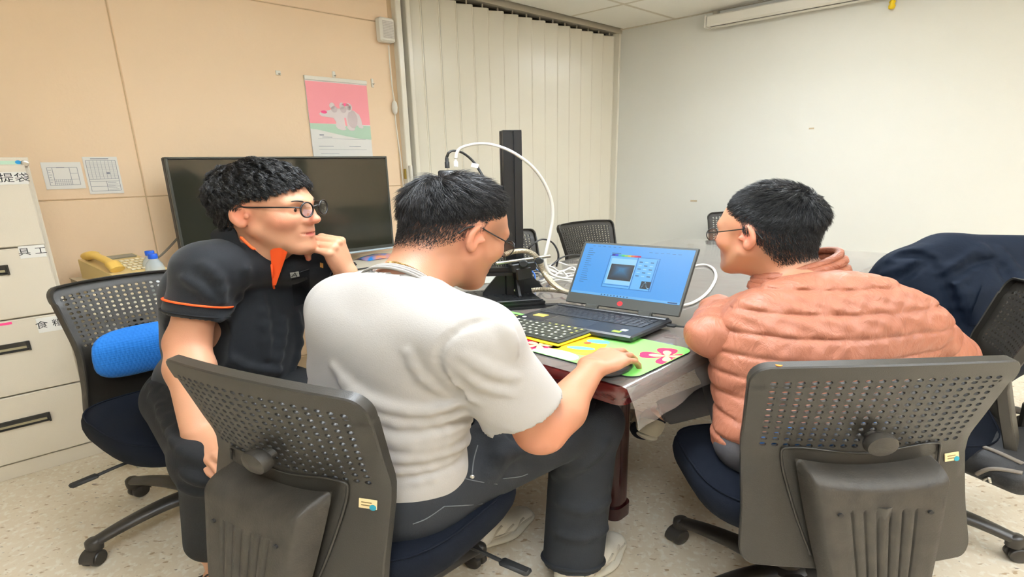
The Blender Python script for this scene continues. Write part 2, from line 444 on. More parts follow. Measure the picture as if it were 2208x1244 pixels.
M_orange_dot = mat('orange_dot', (240, 140, 50), .5)
M_print = mat('label_print', (120, 100, 60), .6)

BACK = bez([(-.262, .385), (-.243, .47), (-.214, .60), (-.205, .665), (-.222, .74), (-.262, .90)], 10)   # (y, z) side profile of the shell
_bl = np.concatenate([[0], np.cumsum(np.linalg.norm(np.diff(BACK, axis=0), axis=1))]); _bl /= _bl[-1]
def back_pt(s, v, w=.225):
    v = np.clip(v, -.02, 1.02)
    y = np.interp(v, _bl, BACK[:, 0]); z = np.interp(v, _bl, BACK[:, 1])
    hw = w * np.interp(v, [0, .25, .5, .62, 1.0], [.93, .90, .90, .92, 1.0])
    return np.stack([s * hw, y + .030 * s * s, z - .012 * np.abs(s) ** 2.2 * (v > .9) + 0 * s], -1)
def back_n(s, v, w):
    e = 1e-3; a = back_pt(s + e, v, w) - back_pt(s - e, v, w); b = back_pt(s, v + e, w) - back_pt(s, v - e, w)
    n = np.cross(b, a); return n / np.linalg.norm(n, axis=-1)[..., None]                                   # towards +y (the sitter)
def back_shell(w=.225, seg=16, cols=19, rows=12):
    mb = MB(); TH = .007
    s_in = np.linspace(-.875, .875, cols + 1); vh0, vh1 = .545, .935
    v_in = np.concatenate([np.linspace(.05, vh0, 9)[:-1], np.linspace(vh0, vh1, rows + 1)]); nl = 8
    q = seg // 4; sq = []
    for (a, b) in (((-1, -1), (1, -1)), ((1, -1), (1, 1)), ((1, 1), (-1, 1)), ((-1, 1), (-1, -1))):
        for k in range(q): sq.append((a[0] + (b[0] - a[0]) * k / q, a[1] + (b[1] - a[1]) * k / q))
    sq = np.array(sq); ang = np.arctan2(sq[:, 1], sq[:, 0]); cir = np.stack([np.cos(ang), np.sin(ang)], 1)
    for i in range(cols):
        for j in range(len(v_in) - 1):
            sc, vc = (s_in[i] + s_in[i + 1]) / 2, (v_in[j] + v_in[j + 1]) / 2
            ds, dv = (s_in[i + 1] - s_in[i]) / 2, (v_in[j + 1] - v_in[j]) / 2
            o = np.stack([sc + sq[:, 0] * ds, vc + sq[:, 1] * dv], 1)
            if j < nl:
                p = back_pt(o[::q, 0], o[::q, 1], w); n = back_n(o[::q, 0], o[::q, 1], w)
                mb.add(np.vstack([p, p + n * TH]), [(0, 1, 2, 3), (7, 6, 5, 4)])
            else:
                h = np.stack([sc + cir[:, 0] * ds * .60, vc + cir[:, 1] * dv * .56], 1)
                po, ph = back_pt(o[:, 0], o[:, 1], w), back_pt(h[:, 0], h[:, 1], w)
                no, nh = back_n(o[:, 0], o[:, 1], w), back_n(h[:, 0], h[:, 1], w); m = len(sq); fs = []
                for k in range(m):
                    k2 = (k + 1) % m
                    fs += [(k, k2, m + k2, m + k), (2 * m + k2, 2 * m + k, 3 * m + k, 3 * m + k2), (m + k, m + k2, 3 * m + k2, 3 * m + k)]
                mb.add(np.vstack([po, ph, po + no * TH, ph + nh * TH]), fs)
    # margin ring to the rounded outline, then the forward flange
    inn = [(s, v_in[0]) for s in s_in] + [(s_in[-1], v) for v in v_in[1:]] + [(s, v_in[-1]) for s in s_in[::-1][1:]] + [(s_in[0], v) for v in v_in[::-1][1:-1]]
    I, Q = [], []; cr_s, cr_v = .13, .075
    for (s, v) in inn:
        cs_, cv_ = abs(abs(s) - .875) < 1e-6, (abs(v - v_in[0]) < 1e-6 or abs(v - v_in[-1]) < 1e-6)
        top = v > .5
        if cs_ and cv_:
            sg = np.sign(s); c = (sg * (1 - cr_s), (1 - cr_v) if top else cr_v)
            a0, a1 = {(1, False): (-90, 0), (1, True): (0, 90), (-1, True): (90, 180), (-1, False): (180, 270)}[(int(sg), bool(top))]
            for a in np.radians(np.linspace(a0, a1, 7)): I.append((s, v)); Q.append((c[0] + cr_s * math.cos(a), c[1] + cr_v * math.sin(a)))
        elif cv_: I.append((s, v)); Q.append((np.clip(s, -1 + cr_s, 1 - cr_s), 1.0 if top else 0.0))
        else: I.append((s, v)); Q.append((np.sign(s), np.clip(v, cr_v, 1 - cr_v)))
    I, Q = np.array(I), np.array(Q); m = len(I)
    pi, pq = back_pt(I[:, 0], I[:, 1], w), back_pt(Q[:, 0], Q[:, 1], w); ni, nq = back_n(I[:, 0], I[:, 1], w), back_n(Q[:, 0], Q[:, 1], w)
    cen = A(0, 0, .66); inw = A(0, 0, .66) - pq; inw[:, 1] = 0; inw /= np.linalg.norm(inw, axis=1)[:, None]
    rings = [pi, pq + inw * .003, pq + nq * .003, pq + nq * .022, pq + nq * .024 + inw * .003, pq + nq * .022 + inw * .009, pq + nq * TH + inw * .010, pi + ni * TH]
    vs = np.vstack(rings); fs = []
    for r in range(len(rings) - 1):
        for k in range(m):
            k2 = (k + 1) % m; fs.append((r * m + k, r * m + k2, (r + 1) * m + k2, (r + 1) * m + k))
    mb.add(vs, fs); return mb
def weld(mb, d=1e-5):
    bm = bmesh.new(); vs = [bm.verts.new(p) for p in np.concatenate(mb.v)]
    for f in mb.f:
        u = list(dict.fromkeys(f))
        if len(u) >= 3:
            try: bm.faces.new([vs[i] for i in u])
            except ValueError: pass
    bmesh.ops.remove_doubles(bm, verts=bm.verts, dist=d); bmesh.ops.dissolve_degenerate(bm, edges=bm.edges, dist=1e-6)
    bm.verts.index_update(); o = MB(); o.add([tuple(v.co) for v in bm.verts], [[v.index for v in f.verts] for f in bm.faces]); bm.free(); return o

def superslab(rx, ry, layers, n=40, e=3.2, c=(0, 0, 0), wob=None):      # layers: (scale, z)
    mb = MB(); m = len(layers); vs = []
    for (sc_, z) in layers:
        for k in range(n):
            a = 2 * math.pi * k / n; ca, sa = math.cos(a), math.sin(a)
            x = math.copysign(abs(ca) ** (2 / e), ca) * rx * sc_; y = math.copysign(abs(sa) ** (2 / e), sa) * ry * sc_
            vs.append((c[0] + x, c[1] + y, c[2] + z + (wob(x, y) if wob else 0)))
    fs = [(i * n + k, i * n + (k + 1) % n, (i + 1) * n + (k + 1) % n, (i + 1) * n + k) for i in range(m - 1) for k in range(n)]
    fs += [tuple(range(n))[::-1], tuple((m - 1) * n + k for k in range(n))]
    return mb.add(vs, fs)

def make_chair(O, rz, label, w=.225, seg=16, pad=True, leg_rot=0.3, group=None, dots=False, seat_z=.455, dz=0.0, base=True, rear=True):
    """Perforated-back swivel chair; local +y is the way the sitter faces."""
    O = A(O[0], O[1], 0); R = rotz(rz); t = thing('office_chair', O, label, 'chair', group); T = O + A(0, 0, dz)
    sh = weld(back_shell(w, seg)); sh.xf(T, R).build('back_shell', M_shell, t, smooth=35)
    if pad:
        G = []
        for a in np.linspace(0, 2 * math.pi, 33)[:-1]:
            row = []
            for b in np.linspace(-math.pi / 2, math.pi / 2, 15):
                ca, sa, cb, sb = math.cos(a), math.sin(a), math.cos(b), math.sin(b)
                f = lambda q, e: math.copysign(abs(q) ** e, q)
                s = f(ca, .55) * f(cb, .8) * .84; vv = .455 + f(sa, .7) * f(cb, .8) * .190
                p = back_pt(np.array(s), np.array(vv), w); p = p + A(0, .030 + .022 * sb + .008 * (1 - s * s), 0); row.append(p)
            G.append(row)
        mb = MB(); mb.grid(G, closed_u=True); mb.xf(T, R).build('lumbar_pad', M_blue, t, smooth=True, label='blue mesh lumbar pad')
    if rear:
        # moulded bracket cover with ribs, behind the shell
        S = sorted(set(list(np.linspace(-.9, .9, 19)) + [q_ * w_ for q_ in (-1, 1) for w_ in (.93, .95, .965, .98, .99, .996, 1.0)] + [g + q for g in np.linspace(-.48, .48, 6) for q in (-.030, -.015, 0, .015, .030)])); V = np.array(sorted(list(np.linspace(0, .9, 22)) + [.74, .77, .92, .94, .955, .97, .98, .99, .996, 1.0]))
        G = []
        for s in S:
            row = []
            for v in V:
                z = .30 + .352 * v; hw = (.072 + .052 * v) + .004 * math.sin(v * 3)
                yb = np.interp(z, BACK[:, 1], BACK[:, 0]) - .006 if z > .39 else BACK[0, 0] - .006 + (.39 - z) * .15
                ee = max(0, 1 - (1 - abs(s)) / .12)
                tt_ = max(0, 1 - (1 - v) / .10); edge = math.sqrt(max(0, 1 - min(1, math.hypot(ee, tt_)) ** 2)); te = 1; be = min(1, v / .06)
                th = (.050 + .012 * v) * edge * te * be
                gro = max(math.exp(-((s - g) / .018) ** 2) for g in np.linspace(-.48, .48, 6)) * (1 if v < .74 else max(0, 1 - (v - .74) / .03))
                zz = z - .022 * (1 - s * s) * max(0, (v - .7) / .3)
                row.append((s * hw, yb - th + .008 * gro * (th > .02), zz))
            G.append(row)
        mb = MB(); mb.grid(G); mb.xf(T, R).build('bracket_cover', M_cover, t, smooth=True)
        mb = MB()                                            # raised lip round the cover
        L_ = [(-.094, .42), (-.120, .52), (-.142, .645), (-.122, .672), (0, .656), (.122, .672), (.142, .645), (.120, .52), (.094, .42)]
        pts = bez([(x, np.interp(z, BACK[:, 1], BACK[:, 0]) + .030 * (x / w) ** 2 - .002, z) for x, z in L_], 6)
        mb.tube(pts, .0026, 6); mb.xf(T, R).build('cover_lip', M_shell, t, smooth=True)
        for (x, z) in ((-.076, .560), (.076, .560)):
            mb = MB(); y = np.interp(z, BACK[:, 1], BACK[:, 0]) - .0655; mb.lathe([(0, 0), (.0045, 0), (.0045, .004), (0, .004)], (x, y, z), rotx(math.pi / 2), 10)
            mb.xf(T, R).build('screw_hole', M_black, t)
        mb = MB(); mb.lathe([(.012, 0), (.012, .012), (.024, .018), (.028, .027), (.026, .040), (.018, .045), (0, .046)], (0, BACK[20, 0] - .000, .708), rotx(math.pi / 2 + .15), 24)
        mb.xf(T, R).build('knob', M_cover, t, smooth=40)
        p = back_pt(np.array(.83), np.array(.47), w); n = back_n(np.array(.83), np.array(.47), w)
        ex = unit(back_pt(np.array(.85), np.array(.47), w) - p); ez = np.cross(ex, n)
        mb = MB(); Rt = np.array([ex, n, np.cross(ex, n)]).T; mb.box(p - n * .0015, (.032, .002, .020), Rt, bev=.0008); tg = mb.xf(T, R).build('asset_label', M_tag, t, label='beige label with teal dot')
        mb = MB(); mb.lathe([(0, 0), (.006, 0), (.006, .0007), (0, .0007)], p - n * .0025 + ex * .0095 - Rt[:, 2] * .006, Rt @ rotx(math.pi / 2), 14); mb.xf(T, R).build('dot', M_teal, tg)
        mb = MB()
        for q in range(2): mb.box(p - n * .0027 - ex * .002 + Rt[:, 2] * (.003 - .006 * q), (.018, .0006, .002), Rt)
        mb.xf(T, R).build('print', M_print, tg)
    if dots:
        mb = MB(); p = back_pt(np.array(-.80), np.array(1.0), w) + A(0, .010, .0015); mb.lathe([(0, 0), (.0055, 0), (.0055, .0012), (0, .0012)], p, None, 12); mb.xf(T, R).build('round_sticker', M_orange_dot, t, label='orange round sticker')
    if not base: return t
    z0 = seat_z
    wob = lambda x, y: -.018 * max(0, (y - .05) / .18) ** 2 + .010 * (x / .24) ** 2 + .008 * max(0, (-y) / .22) ** 2
    sb = superslab(.245, .235, [(.60, -.072), (.88, -.070), (.95, -.060), (.985, -.040), (1.0, -.018), (.992, .004), (.965, .018), (.90, .026), (.70, .030), (.35, .030)], 48, 3.4, (0, .02, z0), wob)
    sb.xf(O, R).build('seat', M_seat, t, smooth=60)
    mb = MB(); a = np.linspace(0, 2 * math.pi, 49); f = lambda q: math.copysign(abs(q) ** (2 / 3.4), q)
    pts = [(f(math.cos(q)) * .236, .02 + f(math.sin(q)) * .226, z0 + .0215 + wob(f(math.cos(q)) * .236, f(math.sin(q)) * .226)) for q in a[:-1]]
    mb.tube(pts, .0028, 6, closed=True); mb.xf(O, R).build('seat_piping', M_seat, t, smooth=True)
    mb = MB(); mb.box((0, -.02, z0 - .095), (.18, .26, .05), bev=.01); mb.box((0, -.19, z0 - .10), (.07, .14, .018), bev=.004); mb.tube([(0, -.24, z0 - .10), (0, -.275, z0 - .07), (0, -.272, z0 + .10)], .018, 8); mb.xf(O, R).build('tilt_mechanism', M_chairleg, t, smooth=40)
    mb = MB(); mb.tube(bez([(.08, .05, z0 - .10), (.20, .05, z0 - .105), (.27, .05, z0 - .115)], 6), .005, 6); mb.box((.295, .05, z0 - .118), (.065, .024, .013), roty(.12), bev=.005)
    mb.xf(O, R).build('lever', M_black, t, smooth=40)
    mb = MB(); mb.lathe([(.030, .10), (.030, .22), (.022, .225), (.022, z0 - .10), (0, z0 - .10)], n=20); mb.lathe([(.0, .075), (.045, .078), (.052, .10), (.048, .125), (.034, .135), (0, .136)], n=20)
    mb.xf(O, R).build('gas_column', M_chairleg, t, smooth=40)
    for k in range(5):
        a = leg_rot + k * 2 * math.pi / 5; Rk = rotz(a); mb = MB()
        P = bez([(.03, 0, .108), (.12, 0, .112), (.22, 0, .098), (.30, 0, .078)], 6); rr = np.linspace(.034, .021, len(P))
        mb.tube(P, rr, 12, flat=.72); mb.lathe([(0, .050), (.020, .052), (.022, .070), (.021, .085), (.014, .093), (0, .094)], (.302, 0, 0), None, 14)
        lg = mb.xf((0, 0, 0), Rk).xf(O, R).build('base_leg', M_chairleg, t, smooth=50)
        mb = MB(); sw = rotz(.6 + k)
        for sg in (-1, 1): mb.lathe([(0, -.009), (.022, -.009), (.026, -.005), (.026, .005), (.022, .009), (0, .009)], sw @ A(.012, sg * .012, 0) + A(.302, 0, .0265), sw @ rotx(math.pi / 2), 18)
        G = [[sw @ A(.012 + .029 * math.cos(th), y, 0) + A(.302, 0, .029 + .029 * math.sin(th)) for y in (-.020, -.012, .012, .020)] for th in np.linspace(-.2, 2.6, 9)]
        mb.grid(G); mb.tube([(.302, 0, .03), (.302, 0, .056)], .008, 8)
        mb.xf((0, 0, 0), Rk).xf(O, R).build('caster', M_chairleg, lg, smooth=50)
    return t
ch_left = make_chair((-.925, 1.635), math.radians(-130), 'navy swivel chair with bright blue lumbar pad seating the man in the black polo', leg_rot=.03, w=.214, dz=.040)
ch_mid = make_chair((-.285, 1.095), math.radians(-31), 'black perforated-back swivel chair seating the man in the pale grey t-shirt', leg_rot=.2, dz=.014, w=.236)
ch_right = make_chair((.610, 1.185), math.radians(1), 'black perforated-back swivel chair with orange dot, seating the man in the salmon jacket', dots=True, leg_rot=.9, dz=-.016, w=.230)
ch_bag = make_chair((1.03, 1.53), math.radians(62), 'black swivel chair at right photo edge carrying the black bag', leg_rot=math.radians(-45 - 62), rear=False, seg=8, pad=False, seat_z=.42)
ch_coat = make_chair((1.62, 2.18), math.radians(120), 'swivel chair hidden under the draped navy coat', leg_rot=.2, rear=False, seg=8, pad=False, dz=-.07)
VT = unit(A(-.78 / WIDE, .626, 0)); UT = unit(A(.77 / WIDE, .638, 0))
rz_far = math.atan2(VT[0], -VT[1])
make_chair((.115, 3.00), rz_far, 'empty perforated chair on far side of table directly behind the black metal post', seg=8, pad=False, rear=False)
make_chair((.565, 3.44), rz_far - .1, 'empty perforated chair on far side of table behind the open laptop', seg=8, pad=False, rear=False)
make_chair((1.44, 3.86), math.radians(165), 'empty perforated chair at far table end, half hidden by the salmon-jacket person', seg=8, pad=False, rear=False)
# ================================================================== CONFERENCE TABLE
TZ = .755                                                     # top of the clear cover
TA = onz(1346, 838, TZ - .004); TA[2] = 0                     # near corner
TL, TW = 2.30, 1.16
def TB(u, v, z): return TA + UT * u + VT * v + A(0, 0, z)     # table frame: u along the length, v across
RT = np.array([UT, VT, Z1]).T
M_mahog = mat('mahogany_lacquer', (88, 24, 22), .16, spec=.5, coat=.5, var=(5, .6, (52, 14, 14)), stretch=(1, 6, 1))
M_mahog_d = mat('mahogany_dark', (58, 18, 18), .22, coat=.3, var=(6, .5, (34, 10, 10)))
tab = thing('conference_table', TB(TL / 2, TW / 2, 0), 'long dark mahogany conference table under a clear vinyl cover', 'table')
def rrect(u0, u1, v0, v1, r, n=6):
    out = []
    for (c, a0) in (((u1 - r, v0 + r), -90), ((u1 - r, v1 - r), 0), ((u0 + r, v1 - r), 90), ((u0 + r, v0 + r), 180)):
        for a in np.radians(np.linspace(a0, a0 + 90, n + 1)): out.append((c[0] + r * math.cos(a), c[1] + r * math.sin(a)))
    return np.array(out)
def slab(prof, u0, u1, v0, v1, r, mb=None):                    # prof: (inset, z) rings
    mb = mb or MB(); vs = []; n = None
    for (ins, z) in prof:
        q = rrect(u0 + ins, u1 - ins, v0 + ins, v1 - ins, max(r - ins, .004)); n = len(q)
        vs += [TB(a, b, z) for a, b in q]
    m = len(prof); fs = [(i * n + k, i * n + (k + 1) % n, (i + 1) * n + (k + 1) % n, (i + 1) * n + k) for i in range(m - 1) for k in range(n)]
    fs += [tuple(range(n))[::-1], tuple((m - 1) * n + k for k in range(n))]
    return mb.add(vs, fs)
t_ = TZ - .004
slab([(.02, t_ - .062), (.008, t_ - .058), (.006, t_ - .040), (.0, t_ - .030), (.0, t_ - .012), (.004, t_ - .004), (.012, t_)], 0, TL, 0, TW, .03).build('tabletop', M_mahog, tab, smooth=35)
mb = MB()
for (c, d) in ((TB(TL / 2, .17, t_ - .12), (TL - .6, .03, .12)), (TB(TL / 2, TW - .17, t_ - .12), (TL - .6, .03, .12)), (TB(.32, TW / 2, t_ - .12), (.03, TW - .4, .12)), (TB(TL - .3, TW / 2, t_ - .12), (.03, TW - .4, .12))):
    mb.box(c, d, RT, bev=.004)
mb.build('apron', M_mahog_d, tab)
LEGP = onz(1337, 1126, 0)                                      # foot of the near leg
lu, lv = (LEGP - TA) @ UT, 0.0
B2 = np.linalg.solve(np.array([[UT[0], VT[0]], [UT[1], VT[1]]]), (LEGP - TA)[:2]); lu, lv = B2[0], B2[1]
def table_leg(u, v, su, sv):
    mb = MB(); 
    for (ins, z0_, z1_) in ((0, .0, .05), (.006, .05, t_ - .06)):
        q = rrect(u - .045 + ins, u + .045 - ins, v - .045 + ins, v + .045 - ins, .03)
        vs = [TB(a, b, z0_) for a, b in q] + [TB(a, b, z1_) for a, b in q]; n = len(q)
        mb.add(vs, [tuple(range(n))[::-1], tuple(range(n, 2 * n))] + [(k, (k + 1) % n, n + (k + 1) % n, n + k) for k in range(n)])
    l = mb.build('table_leg', M_mahog_d, tab, smooth=40)
    return l
mu, mv = lu + .03, lv + .05
for (u, v) in ((mu, mv), (TL - mu, mv), (mu, TW - mv), (TL - mu, TW - mv)): table_leg(u, v, 0, 0)
mb = MB()
for u in (mu, TL - mu): mb.box(TB(u, TW / 2, (t_ - .06) / 2 + .06), (.03, TW - 2 * mv - .08, t_ - .18), RT, bev=.003)
mb.build('end_panel', M_mahog_d, tab)

# clear vinyl cover: thin sheet with a flap hanging over the long near side
def clear_vinyl():
    m = bpy.data.materials.new('clear_vinyl'); m.use_nodes = True; N = m.node_tree.nodes; L = m.node_tree.links; N.remove(N['Principled BSDF'])
    o = N['Material Output']; tr = N.new('ShaderNodeBsdfTransparent'); tr.inputs[0].default_value = (.93, .92, .88, 1)
    gl = N.new('ShaderNodeBsdfGlossy'); gl.inputs['Roughness'].default_value = .07; gl.inputs[0].default_value = (.95, .95, .95, 1)
    fr = N.new('ShaderNodeFresnel'); fr.inputs['IOR'].default_value = 1.85; mx = N.new('ShaderNodeMixShader')
    t = N.new('ShaderNodeTexCoord'); n = N.new('ShaderNodeTexNoise'); n.inputs['Scale'].default_value = 5; n.inputs['Detail'].default_value = 2
    b = N.new('ShaderNodeBump'); b.inputs['Distance'].default_value = .004; L.new(t.outputs['Object'], n.inputs['Vector']); L.new(n.outputs[0], b.inputs['Height'])
    L.new(b.outputs[0], gl.inputs['Normal']); L.new(b.outputs[0], fr.inputs['Normal'])
    df = N.new('ShaderNodeBsdfDiffuse'); df.inputs[0].default_value = (.80, .77, .70, 1); m2 = N.new('ShaderNodeMixShader'); m2.inputs[0].default_value = .22; L.new(tr.outputs[0], m2.inputs[1]); L.new(df.outputs[0], m2.inputs[2])  # milky diffuse share also stands in for wall light reflected by the cover
    L.new(fr.outputs[0], mx.inputs[0]); L.new(m2.outputs[0], mx.inputs[1]); L.new(gl.outputs[0], mx.inputs[2]); L.new(mx.outputs[0], o.inputs[0]); return m
M_vinyl = clear_vinyl()
G = []
prof = [(TW - .004, TZ - .0015)] + [(TW * q, TZ - .0015) for q in (.75, .5, .25)] + [(.01, TZ - .0015), (-.004, TZ - .006), (-.010, TZ - .02)]
flap = [(-.016, TZ - .05), (-.026, TZ - .08), (-.034, TZ - .105)]
NU = 60
for i in range(NU + 1):
    u = .004 + (TL - .008) * i / NU; row = [TB(u, v, z) for v, z in prof]
    fr_ = 1.0; wv = .014 * math.sin(u * 9) + .010 * math.sin(u * 23 + 1)
    row += [TB(u, v + wv * k / 3 - (0.010 if u < .1 else 0), TZ - (TZ - z) * fr_ * (1 + .08 * math.sin(u * 6 + 1) * k / 3)) for k, (v, z) in enumerate(flap, 1)]
    G.append(row)
mb = MB(); mb.grid(G)
o = mb.build('clear_cover', M_vinyl, O=TB(TL / 2, TW / 2, TZ), smooth=True)
tag(o, 'clear glossy vinyl sheet covering the conference table and hanging over its near side', 'table cover')

# ---- play mat / long mouse pad
def on_table(px, py, z=TZ): return onz(px, py, z)
pc = [on_table(*p) for p in ((1370, 822), (1505, 755))]
PU = UT; PV = VT
P0 = TB(.055, .035, TZ); PLV = 1.0; q = np.linalg.solve(np.array([[UT[0], VT[0]], [UT[1], VT[1]]]), (on_table(1368, 818) - TA)[:2]); P0 = TB(q[0], q[1], TZ)
q2 = np.linalg.solve(np.array([[UT[0], VT[0]], [UT[1], VT[1]]]), (on_table(1503, 757) - TA)[:2])
PW = q2[0] - q[0]; PL = .72
def PD(u, v, h=.0): return P0 + UT * u + VT * v + A(0, 0, .003 + h)
def pmat(name, rgb): return mat(name, rgb, .75, bump=(900, .0003))
C_green, C_crim, C_cream, C_yel, C_or, C_sky = pmat('pad_green', (128, 212, 100)), pmat('pad_crimson', (222, 30, 82)), pmat('pad_cream', (250, 232, 150)), pmat('pad_yellow', (248, 214, 30)), pmat('pad_orange', (240, 140, 50)), pmat('pad_sky', (100, 190, 225))
C_glare = pmat('pad_glare', (240, 236, 215)); C_brown = pmat('pad_brown', (90, 50, 30)); C_pad_edge = mat('pad_rubber', (30, 30, 32), .8)
pad = thing('mouse_pad', PD(PW / 2, PL / 2), 'long green mouse pad printed with crimson and cream hibiscus flowers', 'mouse pad')
def disc(out, h, m, name, par):
    mb = MB(); mb.add([PD(a, b, h) for a, b in out], [tuple(range(len(out)))]); return mb.build(name, m, par)
r = .03; out = []
for (c, a0) in (((PW - r, r), -90), ((PW - r, PL - r), 0), ((r, PL - r), 90), ((r, r), 180)):
    for a in np.radians(np.linspace(a0, a0 + 90, 8)): out.append((c[0] + r * math.cos(a), c[1] + r * math.sin(a)))
mb = MB(); mb.prism(out, PD(0, 0, -.003), UT, VT, A(0, 0, .003), mi=0); mb.build('rubber_base', C_pad_edge, pad)
top = disc(out, .0003, C_green, 'printed_top', pad)
def petal(cx, cy, a, ln, wd, n=22, notch=.0):
    o = []
    for k in range(n):
        t = 2 * math.pi * k / n; x = ln * .5 * (1 - math.cos(t)); y = wd * math.sin(t) * (.35 + .65 * (x / ln)) * (1 - .12 * (x / ln > .9))
        x -= notch * ln * math.exp(-((t - math.pi) / .35) ** 2)
        o.append((cx + x * math.cos(a) - y * math.sin(a), cy + x * math.sin(a) + y * math.cos(a)))
    return o
prints = {}
def pr(outl, m, lvl): prints.setdefault((m, lvl), []).append([(min(max(a, .002), PW - .002), min(max(b, .002), PL - .002)) for a, b in outl])
def flower(cu, cv, r_, rot, n=5):
    for k in range(n): pr(petal(cu, cv, rot + k * 2 * math.pi / n, r_, r_ * .50, notch=.08), C_crim, 1)
    for k in range(n): pr(petal(cu, cv, rot + k * 2 * math.pi / n, r_ * .62, r_ * .20), C_cream, 2)
blob = lambda cu, cv, a, b, rot=0: [(cu + a * math.cos(t) * math.cos(rot) - b * math.sin(t) * math.sin(rot), cv + a * math.cos(t) * math.sin(rot) + b * math.sin(t) * math.cos(rot)) for t in np.linspace(0, 2 * math.pi, 25)[:-1]]
def pad_uv(px, py): q_ = np.linalg.solve(np.array([[UT[0], VT[0]], [UT[1], VT[1]]]), (on_table(px, py, TZ + .003) - P0)[:2]); return q_[0], q_[1]
flower(*pad_uv(1438, 768), .066, .5, 4)
flower(*pad_uv(1162, 744), .060, .2)
_a = pad_uv(1238, 738); _b = pad_uv(1285, 752); _c = pad_uv(1290, 737); _d = pad_uv(1195, 764); _e = pad_uv(1130, 742)
pr(blob(_a[0], _a[1], .075, .085), C_yel, 1); pr(blob(_e[0], _e[1], .06, .07, .3), C_or, .5); pr(blob(_c[0], _c[1], .016, .030, .3), C_sky, 2); pr(blob(_b[0] - .02, _b[1] + .03, .012, .035, .4), C_sky, 2); pr(blob(_b[0] - .03, _b[1] + .02, .035, .05), C_or, .8)
pr(blob(_d[0], _d[1], .035, .065, .1), C_glare, 1.5); pr(blob(_a[0] + .015, _a[1] - .03, .010, .010), pmat('pad_red', (222, 80, 40)), 3); pr(blob(PW * .45, .62, .08, .09), C_yel, 1)  # the pale blob is a painted glare on the pad, not print
pr(blob(PW * .70, .64, .05, .07), C_crim, 1.2)
for (m, lvl), outs in prints.items():
    for o_ in outs: mb = MB(); mb.add([PD(a, b, .0003 + .0003 * lvl) for a, b in o_], [tuple(range(len(o_)))]); mb.build('print', m, top)

# ---- laptop
fl, fr, br, bl_ = on_table(1106, 684, TZ + .028), on_table(1362, 727, TZ + .028), on_table(1457, 690, TZ + .028), on_table(1217, 655, TZ + .028)
LE = unit(fr - fl); LD = unit((br - fr)); LW_ = np.linalg.norm(fr - fl); LDp = .215
LE = unit(LE); LD = np.cross(Z1, LE)
LO = A(fl[0], fl[1], TZ + .0092)
def LP(x, y, z=0.0): return LO + LE * x + LD * y + A(0, 0, z)
RL = np.array([LE, LD, Z1]).T
M_lap = mat('laptop_black', (38, 40, 44), .32, bump=(700, .0002)); M_lapk = mat('laptop_key', (34, 37, 44), .4); M_lapgap = mat('laptop_key_well', (16, 17, 20), .5)
M_bez = mat('laptop_bezel', (58, 60, 56), .45)
lap = thing('laptop', LP(LW_ / 2, LDp / 2), 'open black laptop with bright blue screen on the table', 'laptop')
mb = MB(); mb.box(LP(LW_ / 2, LDp / 2, .010), (LW_, LDp, .020), RL, bev=.005); mb.box(LP(LW_ / 2, LDp / 2, -.0025), (LW_ * .9, LDp * .8, .005), RL); mb.build('base', M_lap, lap)
mb = MB(); kx0, kx1, ky0, ky1 = .022, LW_ - .022, .092, LDp - .036
mb.box(LP((kx0 + kx1) / 2, (ky0 + ky1) / 2, .0202), (kx1 - kx0, ky1 - ky0, .0008), RL); well = mb.build('key_well', M_lapgap, lap)
def keyboard_keys(PF, RR, x0, x1, y0, y1, z, gap, hgt, m, par, widths):
    n = len(widths); rh = (y1 - y0) / n
    for r_, ws in enumerate(widths):
        tot = sum(ws); x = x0
        for w_ in ws:
            kw = (x1 - x0) * w_ / tot
            mb = MB(); mb.box(PF(x + kw / 2, y0 + (r_ + .5) * rh, z + hgt / 2), (kw - gap, rh - gap, hgt), RR, bev=hgt * .45)
            mb.build('key', m, par); x += kw
rows = [[1.3, 1, 1, 1, 5.5, 1, 1, 1, 1, 1, 1, 2, 1], [2.2] + [1] * 10 + [2.3, 1, 1, 1, 1], [1.8] + [1] * 11 + [1.8, 1, 1, 1, 1], [1.5] + [1] * 12 + [1.2, 1, 1, 1, 1], [1] * 13 + [1.8, 1, 1, 1, 1], [1] * 18]
keyboard_keys(LP, RL, kx0, kx1, ky0, ky1, .0206, .0022, .0016, M_lapk, lap, rows)
mb = MB(); mb.box(LP(LW_ * .44, .046, .0201), (.125, .066, .0008), RL, bev=.0003); tp = mb.build('touchpad', mat('touchpad', (44, 46, 50), .3), lap)
mb = MB()
for (c, d) in ((LP(LW_ * .44, .0800, .0206), (.127, .0015, .0006)), (LP(LW_ * .44 - .0635, .046, .0206), (.0015, .068, .0006))): mb.box(c, d, RL)
mb.build('touchpad_edge', M_steel, tp)
for (x, y, dx, dy, m, nm) in ((.050, .060, .036, .026, mat('gold_sticker', (240, 196, 90), .4), 'gold_sticker'), (LW_ - .045, .044, .016, .016, mat('pale_sticker', (200, 220, 235), .4), 'pale_sticker'), (LW_ - .055, .024, .022, .014, mat('green_sticker', (150, 205, 60), .4), 'green_sticker')):
    mb = MB(); mb.box(LP(x, y, .0203), (dx, dy, .0006), RL); mb.build(nm, m, lap)
mb = MB(); mb.lathe([(0, 0), (.006, 0), (.006, .001), (0, .001)], LP(.024, .02, .02), None, 14); mb.build('round_sticker', M_white, lap)
